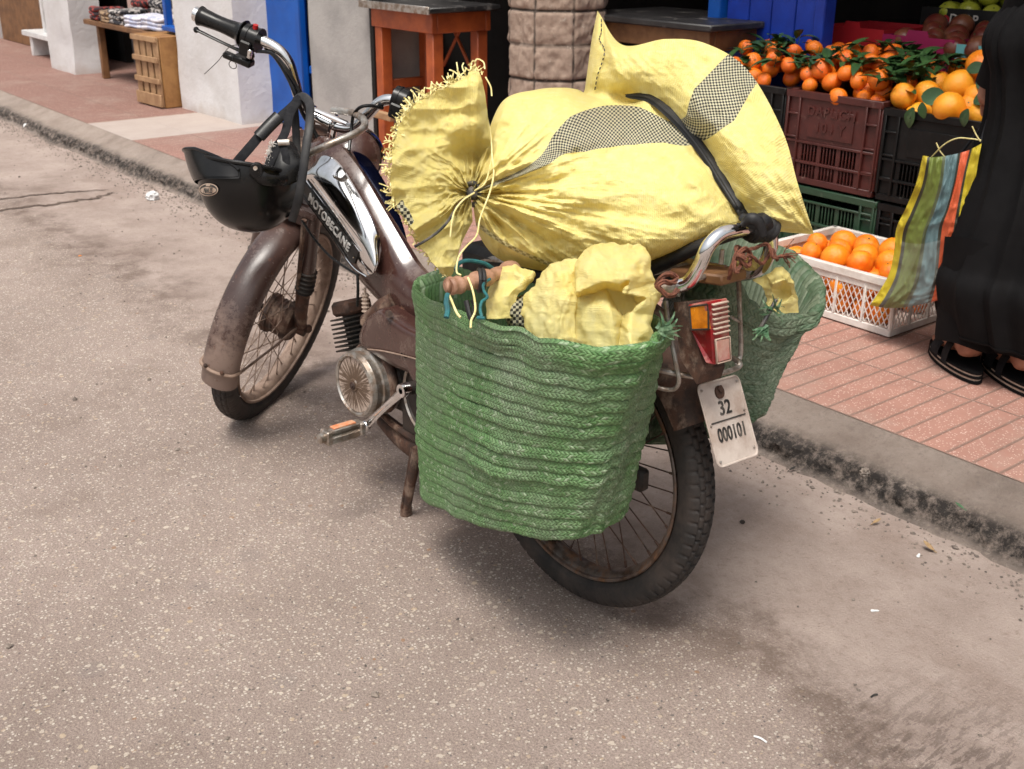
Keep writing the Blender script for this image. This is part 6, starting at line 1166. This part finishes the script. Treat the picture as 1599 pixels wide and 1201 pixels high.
frond(1032, 515, 1.50, 15, 34, rs, bk1, (-1.4, .9), .0030); frond(1208, 484, 1.60, 11, 26, rs, bk2, ww=.0026); frond(1196, 512, 1.60, 9, 26, rs, bk2, (1.2, 3.0), .005)
o = ptube([(1212, 468, 1.605), (1200, 490, 1.60), (1190, 508, 1.60), (1182, 518, 1.61)], .003, 'dark_tie', m_ink, bk2)
# stick, strings and ropes
b = MB(); P = cr([atd(*q) for q in [(700, 447, 1.62), (722, 444, 1.635), (745, 438, 1.66), (770, 430, 1.70), (800, 420, 1.76)]], 50); tt = np.linspace(0, 1, 50); b.tube(P, .0135+.0022*np.sin(tt*14)+.0012*np.sin(tt*41), 16, flat=.85)
b.sph(P[0], (.006, .0135, .0115), 14); stick = b.build('wooden_stick', mk('knotty_stick', (.36, .20, .13), (.22, .11, .065), (.55, .42, .34), sc=25, thr3=(.62, .75), rough=.55, bump=.5, bsc=120)); tag(stick, 'short knotty wooden stick lying across the front rim of the left basket', 'stick')
b = MB()
for x in (748, 754): b.tube([atd(x+10*cos(q)*.3, 438+17*sin(q), 1.66-.016*cos(q)) for q in np.linspace(0, 2*pi, 20)], .003, 8)
b.tube([atd(*q) for q in [(738, 468, 1.63), (742, 480, 1.63), (736, 498, 1.62), (728, 470, 1.625)]], .004, 8, sub=20); b.build('black_binding', m_rubber, stick)
WI = lambda q: q
for nm, pts, r_, mt, lb in [('teal_string', [(712, 422, 1.66), (716, 412, 1.67), (730, 407, 1.68), (755, 411, 1.70), (770, 420, 1.72)], .0032, m_teal, 'teal cord looping behind the wooden stick'),
    ('teal_string', [(765, 436, 1.66), (755, 444, 1.64), (756, 455, 1.62), (761, 464, 1.60), (752, 472, 1.585), (750, 485, 1.575), (752, 494, 1.57), (746, 496, 1.57), (757, 497, 1.565)], .0022, m_teal, 'teal string with a knot hanging over the basket rim'),
    ('teal_string', [(699, 460, 1.61), (697, 472, 1.60), (699, 484, 1.595), (697, 496, 1.59)], .0040, m_teal, 'teal strip hanging from the end of the stick'),
    ('pale_string', [(731, 434, 1.63), (737, 450, 1.61), (741, 468, 1.60), (742, 486, 1.585), (736, 500, 1.58), (735, 512, 1.575)], .0016, m_ystr, 'pale string hanging over the basket rim right of the stick'),
    ('pale_string', [(701, 460, 1.61), (707, 474, 1.60), (713, 488, 1.59), (719, 496, 1.585)], .0018, m_ystr, 'short pale string hanging left under the stick')]:
    o = ptube(pts, r_, nm, mt, None, conv=WI); tag(o, lb, 'string')
def rope(pts, r_, label, fray=None, parent=None, name='rope'):
    P = cr([atd(*q) for q in pts], max(40, len(pts)*22)); m_ = len(P); d_ = np.gradient(P, axis=0); L = np.concatenate([[0], np.cumsum(np.linalg.norm(np.diff(P, axis=0), axis=1))]); d_ /= np.linalg.norm(d_, axis=1)[:, None]+1e-9
    u = np.array([.3, .2, .93]); b = MB()
    fr_ = [];
    for i in range(m_): u = u-(u@d_[i])*d_[i]; u = unit(u); fr_.append((u.copy(), np.cross(d_[i], u)))
    for s_ in range(3): b.tube([P[i]+r_*.55*(cos(L[i]/(r_*3.2)+s_*2.094)*fr_[i][0]+sin(L[i]/(r_*3.2)+s_*2.094)*fr_[i][1]) for i in range(m_)], r_*.58, 6)
    if fray is not None:
        rs = np.random.RandomState(2)
        for i in range(22): e_ = P[-1]+RT*rs.uniform(.006, .022)+UP*rs.normal(0, .008)+FW*rs.normal(0, .006); b.tube([P[-1], (P[-1]+e_)/2+rs.normal(0, .002, 3), e_], .0007, 4)
    o = b.build(name, m_rope, parent); 
    if label: tag(o, label, 'rope')
    return o
rope([(1138, 436, 1.60), (1143, 415, 1.585), (1150, 395, 1.59), (1150, 386, 1.61), (1160, 392, 1.62), (1158, 410, 1.59), (1150, 425, 1.575), (1147, 408, 1.58), (1162, 388, 1.585), (1172, 398, 1.60), (1168, 416, 1.585), (1152, 400, 1.575), (1166, 404, 1.575)], .0030, 'brown rope knotted round the rack beside the chrome bar')
rope([(1160, 393, 1.59), (1180, 387, 1.60), (1197, 381, 1.61), (1204, 392, 1.61), (1208, 402, 1.61), (1222, 400, 1.615)], .0026, 'upper brown rope strand ending in a frayed tuft behind the chrome bar', 1)
rope([(1166, 398, 1.58), (1176, 402, 1.59), (1190, 412, 1.61), (1200, 400, 1.625), (1206, 390, 1.62), (1214, 408, 1.62)], .0024, 'lower brown rope strand stretched to the right basket')
rope([(1020, 455, 1.60), (1026, 444, 1.59), (1034, 432, 1.585), (1046, 428, 1.59), (1056, 434, 1.60), (1050, 442, 1.585), (1036, 440, 1.575), (1028, 448, 1.575), (1040, 460, 1.58), (1052, 460, 1.575), (1058, 452, 1.58)], .0038, 'reddish brown rope wound round the left foot of the chrome bar')
# ---------------------------------------------------------------- helmet on the handlebar
Hc = atd(391, 278, 2.22); HR = np.stack([RT, unit(np.array([0, 1, 0.])), np.array([0, 0, 1.])], 1)
tl_ = rotm((1, 0, 0), -.34)@rotm((0, 1, 0), .13)
def hp(x, y, z): return Hc+RT*0+HR@(tl_@np.array([x, y, z]))
he = empty('helmet', 'scuffed black open face helmet hanging upside down from the handlebar', 'helmet', tuple(Hc))
he_i = lambda P: np.array(P)-Hc
th = np.linspace(.0, 1, 60); ph = np.linspace(0, 2*pi, 120, endpoint=False); A_, B_ = np.meshgrid(th, ph, indexing='ij')
rimz = .012+.018*np.cos(B_)**2*(np.cos(B_) < 0)-.0*np.sin(B_); pol = A_*(pi/2)
X_ = .1015*np.cos(B_); Y_ = .118*np.sin(B_); sn = np.sin(pol)**.92; zz = -.105*np.cos(pol)*(1-0*A_)+rimz*A_**3
Go = np.stack([X_*sn, Y_*sn, zz], -1); Gi = np.stack([X_*sn*.95, Y_*sn*.95, zz+.006*(1-A_)], -1)
W_ = lambda G: np.array([[he_i(hp(*q)) for q in r_] for r_ in G])
b = MB().grid(W_(Go), cv=True).grid(W_(Gi), cv=True).grid(W_(np.stack([Go[-1], Gi[-1]], 0)), cv=True); shl = b.build('shell', m_helmet, he)
b = MB(); b.tube([he_i(hp(X_[-1, i]*1.0, Y_[-1, i]*1.0, zz[-1, i]+.001)) for i in list(range(120))+[0]], .0045, 8); b.build('rim_trim', m_black, shl)
# peak
ps_ = np.linspace(pi*.50, pi*1.52, 60); Pk = []
for q in np.linspace(0, 1, 18):
    row = []
    for a in ps_:
        e = sin(pi*(a-ps_[0])/(ps_[-1]-ps_[0]))**.7; x0, y0 = .1025*cos(a), .119*sin(a); z0 = -.012
        row.append(he_i(hp(x0*1.02-.028*e**1.6*q**.9, y0*(1.02-.16*q*e), z0-.010*e+.040*q*(.28+.82*min(1., e*1.25))+.012*e*q*q)))
    Pk.append(row)
Pk = np.array(Pk); b = MB().grid(Pk).grid(Pk+HR@np.array([.002, 0, -.0035])); b.tube(Pk[-1], .0032, 8); b.build('peak', m_helmet, he)
b = MB()
for sgn in (-1,):
    c = np.array(hp(.038, -.112, .006)); b.tube([he_i(c), he_i(c-np.array([0, .012, 0]))], [.014, .012], 18); b.tube([he_i(c-np.array([0, .012, 0])), he_i(c-np.array([0, .014, 0]))], .006, 10)
b.build('peak_button', m_black, he)
MB().tube([he_i(hp(.038, -.127, .006)), he_i(hp(.038, -.1285, .006))], .0042, 10).build('rivet', m_steel, he)
b = MB(); b.tube([he_i(hp(.03, -.114, .003)), he_i(hp(.055, -.110, -.010)), he_i(hp(.08, -.090, -.006)), he_i(hp(.098, -.05, .01))], [.012, .012, .009, .006], 12, sub=30, flat=.5, up=(0, 1, 0)); b.build('peak_arm', m_black, he)
lin = MB()
G = np.array([[he_i(hp(.090*sin(p)*cos(a)*(.9 if p > 1.2 else 1)+.0, .104*sin(p)*sin(a), -.088*cos(p)+.004)) for a in np.linspace(0, 2*pi, 40, endpoint=False)] for p in np.linspace(.02, pi/2, 16)]); lin.grid(G, cv=True); lin.build('liner', m_web, he)
Dh = 2.20
rows = [rs5([(418, 286), (440, 290), (462, 282)], Dh-.05, Dh-.05, 5), rs5([(419, 262), (440, 262), (468, 258)], Dh-.055, Dh-.055, 5), rs5([(421, 238), (442, 230), (466, 238)], Dh-.045, Dh-.045, 5), rs5([(428, 221), (440, 217), (458, 222)], Dh-.03, Dh-.03, 5)]
Gn = net(rows, 30, 24); G1 = toW(Gn[..., :2], Gn[..., 2]-.008*np.sin(np.linspace(0, pi, 24))[None]); b = MB().grid(G1-Hc).grid(G1-Hc+FW*.012); b.grid(np.concatenate([np.stack([G1[:, 0], G1[:, 0]+FW*.012], 1)])-Hc); b.grid(np.stack([G1[:, -1], G1[:, -1]+FW*.012], 1)-Hc); b.grid(np.stack([G1[-1], G1[-1]+FW*.012], 1)-Hc); b.build('ear_pad', m_black, he)
rs = np.random.RandomState(8); b = MB()
for i in range(260): y = rs.uniform(222, 262); x = 422-(y-222)*.08+rs.normal(0, 1.6)+(3 if y < 230 else 0); p = atd(x, y, Dh-.055+rs.uniform(-.006, .004))-Hc; e = p+rs.normal(0, .0028, 3); b.tube([p, e], .0006, 4)
b.build('foam_edge', mk('white_lining_fluff', (.62, .58, .54), rough=.9, bump=0), he)
def band(pts, wd, name, mat, parent, off=None, up=None, n=40, th=.16, H=Hc):
    P = cr([atd(*q) for q in pts], n)-H; return MB().tube(P, wd, 10, up=tuple(-FW) if up is None else up, flat=th).build(name, mat, parent)
band([(366, 258, 2.16), (392, 228, 2.16), (412, 205, 2.17), (432, 188, 2.19), (455, 168, 2.21), (470, 152, 2.22)], .0095, 'chin_strap', m_web, he)
band([(404, 214, 2.155), (420, 197, 2.16), (436, 181, 2.165)], .0125, 'strap_buckle', m_black, he, th=.32, n=8)
band([(414, 272, 2.14), (424, 248, 2.14), (436, 225, 2.15), (446, 205, 2.17), (452, 180, 2.19), (462, 160, 2.21)], .0085, 'chin_strap', m_web, he)
band([(447, 262, 2.14), (446, 242, 2.14), (440, 226, 2.15)], .0075, 'chin_strap', m_web, he)
band([(434, 223, 2.142), (452, 222, 2.142)], .006, 'strap_slider', m_steel, he, n=6, th=.4)
# sticker
stc = atd(325, 296, 2.2)
def onshell(x, y):
    d_ = ray(x, y); best = None
    for t in np.linspace(1.9, 2.5, 1200):
        q = (tl_.T@(HR.T@(CAM+d_*t-Hc)));
        if (q[0]/.1015)**2+(q[1]/.118)**2+(q[2]/.105)**2 < 1.0: return CAM+d_*(t-.0015)
    return CAM+d_*2.2
def patch(cx_, cy_, rx, ry, name, mat, off):
    G = []
    for q in np.linspace(0, 1, 5): G.append([onshell(cx_+rx*q*cos(a), cy_+ry*q*sin(a))-FW*off-Hc for a in np.linspace(0, 2*pi, 36, endpoint=False)])
    return MB().grid(np.array(G), cv=True).build(name, mat, he)
patch(325.5, 296.5, 15.2, 10.0, 'sticker_border', m_cream, .0005); patch(325.5, 296.5, 13.6, 8.6, 'sticker_ring', m_ink, .0011); patch(325.5, 297.5, 12.2, 5.6, 'sticker_field', m_cream, .0017)
pc_ = onshell(325.5, 297)-FW*.0032-Hc; p1_ = onshell(334, 297)-Hc; p0_ = onshell(317, 297)-Hc; text('sticker_lettering', 'ST.WIN', .0150, frame(pc_, p0_-p1_, -UP), m_ink, he, ext=.0003, sx=.56)
pc2 = onshell(325.5, 290)-FW*.0032-Hc; text('sticker_lettering', 'helmets', .005, frame(pc2, p0_-p1_, -UP), m_cream, he, ext=.0003, sx=.8)
# grey rubber loop hanging from the handlebar round the helmet
P = cr([atd(*q) for q in [(456, 345, 2.16), (466, 310, 2.13), (473, 270, 2.12), (478, 230, 2.12), (483, 195, 2.13), (484, 165, 2.16), (476, 152, 2.20), (466, 152, 2.24), (460, 165, 2.27), (462, 200, 2.30), (464, 260, 2.31), (462, 320, 2.28), (456, 345, 2.24)]], 140)
lp = MB().tube(P, .0082, 10, up=tuple(-FW), flat=.28).build('rubber_loop', m_rubber); tag(lp, 'flat grey rubber loop hung over the handlebar and round the helmet', 'strap')
# ================================================================ person and bag
def ony(x, y, Y): d = ray(x, y); return CAM+Y/d[1]*d
Fd = unit([-.06, .998, 0]); Ld = np.array([-Fd[1], Fd[0], 0.])
pe0 = np.array([1.25, 2.66, .1]); per = empty('person', 'person in long black robe, seen from behind, holding a striped bag at the stall', 'person', tuple(pe0))
hl_ = gnd(1517, 574, .13); hr_ = gnd(1606, 596, .13); up3 = np.array([0, 0, 1.])
hand = ony(1551, 142, 2.78); hip = np.array([1.40, 2.70, .93])
V, E_, Rr_ = [], [], []
def jn(p, r, par=None):
    V.append(tuple(np.array(p)-pe0)); Rr_.append(r if np.ndim(r) else (r, r)); i = len(V)-1
    if par is not None: E_.append((par, i))
    return i
pelv = jn(hip, (.13, .10)); sp1 = jn(hip+up3*.18, (.11, .09), pelv); sp2 = jn(hip+up3*.36, (.13, .10), sp1); nk = jn(hip+up3*.50, .052, sp2); n2 = jn(hip+up3*.56, .05, nk); hd1 = jn(hip+up3*.63+Fd*.015, (.072, .08), n2); hd2 = jn(hip+up3*.72+Fd*.01, (.07, .075), hd1); jn(hip+up3*.78, .035, hd2)
for sg, hh_ in ((1, hl_), (-1, hr_)):
    h0 = jn(hip+Ld*.085*sg-up3*.06, .07, pelv); an = np.array([hh_[0], hh_[1], .205])+Fd*.035; kn = jn((hip+Ld*.085*sg)*.5+an*.5+Fd*.03+up3*.0, .058, h0); cf_ = jn(an*.75+np.array(V[kn])*.25+pe0*.25+up3*.05, .05, kn) if False else kn
    a1 = jn(an+up3*.06, .037, cf_); a2_ = jn(an, .034, a1); he_ = jn(np.array([hh_[0], hh_[1], .158]), .030, a2_)
    m1 = jn(an+Fd*.07-up3*.045, (.034, .026), a2_); m2_ = jn(an+Fd*.13-up3*.06, (.036, .017), m1); jn(an+Fd*.165-up3*.064, (.028, .011), m2_)
for sg in (1, -1):
    s0 = jn(hip+up3*.42+Ld*.10*sg, .065, sp2); sh = jn(hip+up3*.41+Ld*.175*sg, .055, s0)
    if sg > 0: el = jn(hip+up3*.12+Ld*.235, .042, sh); wr = hand+up3*.05
    else: el = jn(hip+up3*.13-Ld*.25+Fd*.03, .042, sh); wr = hip-up3*.05-Ld*.26+Fd*.10
    w1 = jn(wr, (.027, .022), el); dn = unit(np.array([0, 0, -1.])+Fd*.1); pc0 = jn(wr+dn*.045, (.036, .017), w1); pm = jn(wr+dn*.075, (.038, .016), pc0)
    # fingers lie across the palm width (front to back), curled inwards round the bag handle
    for k, (o_, ln) in enumerate(((.030, .036), (.010, .041), (-.010, .039), (-.029, .031))):
        b0 = wr+dn*.085+Fd*o_; ins = -Ld*sg; f1 = jn(b0, .0088, pm); f2_ = jn(b0+dn*ln*.75+ins*.004, .0085, f1); f3_ = jn(b0+dn*ln*.95+ins*.024, .008, f2_); jn(b0+dn*ln*.55+ins*.038, .0072, f3_)
    t1_ = jn(wr+dn*.035+Fd*.036, .010, pc0); t2_ = jn(wr+dn*.062+Fd*.05-Ld*sg*.012, .0095, t1_); jn(wr+dn*.085+Fd*.042-Ld*sg*.024, .0085, t2_)
me = bpy.data.meshes.new('body'); me.from_pydata(V, E_, []); body = bpy.data.objects.new('body', me); COL.objects.link(body); body.parent = per; me.materials.append(m_skin)
sk = body.modifiers.new('skin', 'SKIN'); ss = body.modifiers.new('sub', 'SUBSURF'); ss.levels = ss.render_levels = 2; sk.use_smooth_shade = True
for i, vtx in enumerate(me.skin_vertices[0].data): vtx.radius = Rr_[i]; vtx.use_root = (i == 0)
# face, out of the frame above
fc0 = hip+up3*.665+Fd*.085-pe0
b = MB(); b.tube([fc0+up3*.025+Fd*-.008, fc0+Fd*.016-up3*.012, fc0-up3*.018], [.006, .011, .008], 8); b.build('nose', m_skin, body)
for sg in (1, -1): MB().sph(fc0+Ld*.03*sg+up3*.02-Fd*.014, .011, 10).build('eye', m_plast, body); MB().sph(hip+up3*.67+Ld*.076*sg-pe0, (.010, .016, .026), 8).build('ear', m_skin, body)
MB().tube([fc0+Ld*.022-up3*.045-Fd*.012, fc0-up3*.046-Fd*.002, fc0-Ld*.022-up3*.045-Fd*.012], .004, 6).build('mouth', m_pom, body)
b = MB(); A_, B_ = np.meshgrid(np.linspace(0, 1, 26), np.linspace(0, 2*pi, 44, endpoint=False), indexing='ij'); open_ = np.clip(np.cos(B_)-.55, 0, 1)*2.2
rad = np.interp(A_, [0, .2, .45, .65, .8, 1], [.01, .075, .10, .10, .12, .21]); zz = np.interp(A_, [0, .2, .45, .65, .8, 1], [.835, .80, .72, .60, .52, .42]); rad = rad*(1-.35*open_*(A_ > .25)*(A_ < .7)); G = (hip-pe0)+rad[..., None]*(np.cos(B_)[..., None]*Fd*.85+np.sin(B_)[..., None]*Ld)+zz[..., None]*up3
b.grid(G, cv=True); b.build('headscarf', m_robe, per)
def edge_ring(px_, py, hw, dp, yc=2.70, nfold=.012, seed=0, n=120):
    Lw = ony(px_, py, yc); c = np.array([Lw[0]+hw, yc, Lw[2]]); a = np.linspace(0, 2*pi, n, endpoint=False); f_ = 1+nfold*1.5/hw*(ridged(np.stack([np.cos(a)*4.6, np.sin(a)*4.6, 0*a+c[2]*.35+seed], -1), 2)-.3)
    return np.stack([c[0]+hw*np.cos(a)*f_, c[1]+dp*np.sin(a)*f_, c[2]+0*a], -1)-pe0
rg = [edge_ring(*q) for q in [(1484, 524, .25, .21, 2.68, .012), (1481, 512, .255, .215, 2.68, .012), (1472, 440, .255, .215, 2.68, .011), (1484, 405, .25, .21, 2.69, .010), (1497, 365, .243, .205, 2.69, .010), (1512, 320, .235, .20, 2.69, .010), (1535, 250, .215, .185, 2.70, .012), (1551, 185, .20, .165, 2.70, .010), (1554, 120, .185, .15, 2.70, .008), (1556, 40, .175, .14, 2.70, .008)]]
top_ = [];
for z_, a_r, b_r in ((1.12, .165, .125), (1.25, .18, .125), (1.34, .19, .115), (1.385, .14, .10), (1.42, .075, .07)):
    a = np.linspace(0, 2*pi, 120, endpoint=False); c = np.array([hip[0], hip[1], z_+.0])-pe0; top_.append(c+np.cos(a)[:, None]*np.array([1, 0, 0])*a_r+np.sin(a)[:, None]*np.array([0, 1., 0])*b_r)
RG = cr(np.array(rg+top_), 110); hemn = .02*np.sin(np.linspace(0, 2*pi, 120)*2+.6); RG[:14, :, 2] += hemn[None]*np.linspace(1, 0, 14)[:, None]
b = MB().grid(RG, cv=True).grid(RG*np.array([.985, .985, 1])+np.array([.0, 0, 0]), cv=True); robe = b.build('robe', m_robe, per)
b = MB(); hz = RG[6:9]*1.0; b.grid(np.array([RG[5]*1.0, RG[5]+(RG[5]-RG[5].mean(0))*np.array([.012, .012, 0]), RG[7]+(RG[7]-RG[7].mean(0))*np.array([.012, .012, 0]), RG[7]]), cv=True); b.build('hem', m_robe, robe)
for sg in (1, -1):
    b = MB(); s_h = hip+up3*.41+Ld*.16*sg-pe0; el = hip+up3*.12+Ld*.235*sg-pe0; wr = (hand+up3*.015 if sg > 0 else hip-up3*.02-Ld*.26+Fd*.08)-pe0
    P = cr([s_h+up3*.02, (s_h+el)/2+Ld*.01*sg, el, (el+wr)/2, wr], 40); b.tube(P, [.07, .065, .055, .046, .044], 28, cap=False); b.tube(P[::-1]*1., [.040, .042, .05, .06, .065], 28, cap=False); b.build('sleeve', m_robe, robe)
for sg, hh_ in ((1, hl_), (-1, hr_)):
    b = MB(); an = np.array([hh_[0], hh_[1], 0])+Fd*.045; a = np.linspace(0, 2*pi, 50, endpoint=False); G = []
    for z_, r_ in ((.185, .072), (.20, .074), (.30, .078), (.45, .085)): G.append(an+np.stack([r_*np.cos(a)*(1+.05*np.sin(3*a)), r_*1.1*np.sin(a), 0*a+z_+.012*np.sin(a*2)], -1)-pe0)
    b.grid(np.array(G), cv=True); b.build('trouser_leg', m_robe, per)
    def sole(z0, z1, sc_, mt, nm, par):
        pts = [];
        for q in np.linspace(0, 2*pi, 44, endpoint=False):
            l = cos(q); w__ = sin(q); x = .105+.128*l*sc_; y = .043*w__*sc_*(1+.12*l) if l > -.99 else 0; pts.append((x, y))
        return MB().prism(pts, z0, z1, lambda x, y, z: np.array([hh_[0], hh_[1], 0])-Fd*.018+Fd*x+Ld*y+up3*z-pe0).build(nm, mt, par)
    sn = sole(.102, .109, 1.02, m_robe, 'sandal', per); sole(.1092, .1145, .985, m_cream, 'sole_layer', sn); sole(.1147, .121, 1.02, m_robe, 'sole_layer', sn); sole(.1212, .1255, .985, m_cream, 'sole_layer', sn); sole(.1257, .1305, 1.01, m_robe, 'sole_layer', sn)
    b = MB()
    for f0, wd in ((.065, .016), (.125, .022)):
        a = np.linspace(-.15, pi+.15, 22); c = np.array([hh_[0], hh_[1], .128])+Fd*f0-pe0; hgt = .062 if f0 < .1 else .042; b.tube([c+Ld*.043*cos(q)+up3*hgt*sin(q) for q in a], wd, 8, up=tuple(Fd), flat=1., cap=True) if False else None
        P = np.array([c+Ld*.044*cos(q)+up3*hgt*sin(q) for q in a]); b.grid(np.stack([P-Fd*wd, P+Fd*wd], 1)); b.grid(np.stack([P-Fd*wd, P+Fd*wd], 1)*1.0+up3*.0025)
    b.build('strap', m_web, sn)
# striped woven shopping bag
rowsb = [[(1441, 243), (1456, 246), (1474, 244), (1494, 240), (1514, 234), (1533, 224)], [(1431, 285), (1450, 288), (1468, 288), (1488, 282), (1505, 272), (1526, 262)], [(1414, 326), (1435, 330), (1456, 330), (1476, 326), (1496, 318), (1520, 310)], [(1400, 356), (1422, 362), (1444, 362), (1464, 356), (1490, 352), (1515, 345)], [(1396, 392), (1416, 398), (1438, 400), (1460, 398), (1484, 390), (1508, 382)], [(1388, 428), (1408, 436), (1430, 440), (1456, 436), (1480, 425), (1500, 415)], [(1371, 458), (1396, 464), (1420, 464), (1450, 458), (1478, 448), (1500, 440)], [(1358, 477), (1385, 481), (1412, 480), (1445, 474), (1474, 466), (1500, 455)]]
Gp = net([[(*q, 0) for q in r_] for r_ in rowsb], 90, 80); U_ = np.linspace(0, 1, 80)[None]; V_ = np.linspace(0, 1, 90)[:, None]
off = .020*np.sin(pi*U_)*np.sin(pi*V_)**.5+.014*ridged(np.stack([U_*3.2+V_*.8, V_*1.6+U_, 0*U_+0*V_+3], -1), 2)+.004*ridged(np.stack([U_*9+0*V_, V_*9+0*U_, 0*U_+0*V_+3], -1), 2)
P0 = np.array([[ont(Gp[i, j, 0], Gp[i, j, 1], 2.545-off[i, j]) for j in range(80)] for i in range(90)]); P1 = np.array([[ont(Gp[i, j, 0], Gp[i, j, 1], 2.575) for j in range(80)] for i in range(90)])
uvb = np.stack([U_+0*V_, V_+0*U_], -1); bo_ = P0[0, 0].copy(); b = MB().grid(P0-bo_, uvs=uvb).grid(P1-bo_+T*.02*np.sin(pi*U_)[..., None], uvs=uvb)
e = lambda X: np.concatenate([X[:, 0], X[-1], X[::-1, -1]]); b.grid(np.stack([e(P0), e(P1)], 1)-bo_, uvs=np.zeros((len(e(P0)), 2, 2))+.05); bag = b.build('shopping_bag', m_bag, sharp=70); bag.location = tuple(bo_); tag(bag, 'striped yellow, green, blue and orange woven shopping bag held beside the black robe', 'bag')
hb_ = hand-up3*.055
for pts, mt, nm in (([ont(1454, 246, 2.54), ont(1474, 226, 2.53), ont(1495, 216, 2.53), ont(1518, 217, 2.535), ont(1532, 219, 2.54)], m_ystr, 'handle_string'), ([ont(1462, 223, 2.53), ont(1468, 236, 2.535), ont(1476, 246, 2.54)], m_ystr, 'handle_string'), ([ont(1518, 197, 2.53), ont(1524, 210, 2.535), ont(1531, 221, 2.54)], m_ystr, 'handle_string'), ([ont(1531, 224, 2.545), (ont(1540, 195, 2.545)+hb_)/2, hb_], m_web, 'carrying_strap'), ([ont(1500, 240, 2.575), (ont(1530, 205, 2.56)+hb_)/2, hb_-up3*.004], m_web, 'carrying_strap')):
    MB().tube(np.array(pts)-bo_, .0016 if mt is m_ystr else .004, 6, sub=30).build(nm, mt, bag)
# ================================================================ litter
def litter(name, label, px_, py, mat, kind, sz, z=0., rot=0):
    P = gnd(px_, py, z); b = MB()
    if kind == 'crumple':
        A_, B_ = np.meshgrid(np.linspace(0, pi, 26), np.linspace(0, 2*pi, 40, endpoint=False), indexing='ij'); D = np.stack([np.sin(A_)*np.cos(B_), np.sin(A_)*np.sin(B_), np.cos(A_)], -1); b.grid(D*(sz*(.75+.32*ridged(D*1.7+px_, 3)))[..., None]*np.array([1, 1, .8]), cv=True); lift = sz*.55
    elif kind == 'flake':
        a = np.linspace(0, 2*pi, 14, endpoint=False); r_ = sz*(1+.3*np.sin(a*2+px_)+.2*np.cos(a*3)); b.prism([(r*cos(q), .6*r*sin(q)) for r, q in zip(r_, a)], 0, .0016); lift = .001
    elif kind == 'curl':
        leaf(b, (0, 0, .004), (1, .3, .15), sz*2.4, sz*.6, (0, 0, 1), -.3); b.tube([(0, 0, .003), (-sz*.5, -.002, .002)], .0012, 5); lift = .002
    else: b.tube([(-sz, 0, 0), (0, sz*.1, .001), (sz, 0, 0)], .0016, 6, sub=12); lift = .002
    o = b.build(name, mat); o.location = P+np.array([0, 0, lift]); o.rotation_euler = (0, 0, rot); tag(o, label, 'litter')
m_dryleaf = mk('dry_leaf', (.30, .20, .10), (.18, .10, .05), sc=60, rough=.8)
litter('crumpled_tissue', 'crumpled white tissue lying on the road left of the helmet', 239, 312, m_tissue, 'crumple', .026)
litter('dry_leaf', 'small curled dry leaf on the concrete below the kerb', 1362, 821, m_dryleaf, 'curl', .008); litter('fruit_peel', 'brown curled peel near the right end of the gutter', 1458, 864, m_dryleaf, 'curl', .011, rot=2)
litter('paper_scrap', 'white paper scrap on the dusty concrete at lower right', 1365, 955, m_tissue, 'flake', .006); litter('paper_scrap', 'white scrap beside the brown peel', 1434, 869, m_tissue, 'flake', .006, rot=1); litter('paper_scrap', 'pale scrap just below the kerb on the right', 1448, 816, m_tissue, 'flake', .006, rot=2)
litter('paper_scrap', 'white scrap in the gutter near the far left kerb', 42, 200, m_tissue, 'crumple', .018); litter('matchstick', 'thin white stick lying at the bottom right of the road', 1187, 1156, m_tissue, 'stick', .011, rot=-.7)
litter('pebble', 'dark pebble behind the rear wheel', 1159, 817, m_dirty, 'crumple', .005); litter('orange_chip', 'tiny orange chip on the road at far left', 125, 400, m_orangef, 'flake', .006); litter('twig', 'black twig near the lower right corner', 1365, 1088, m_ink, 'stick', .007, rot=.5)
litter('green_leaf', 'tiny green leaf strip on the kerb at far right', 1505, 799, m_frond, 'curl', .008, .1, 2.2); litter('pebble', 'grey stone lodged on the rough kerb edge', 1350, 742, m_gravel, 'crumple', .011, .06); litter('leaf_scrap', 'dark scrap on the concrete right of the number plate', 1232, 738, m_dirty, 'curl', .007)
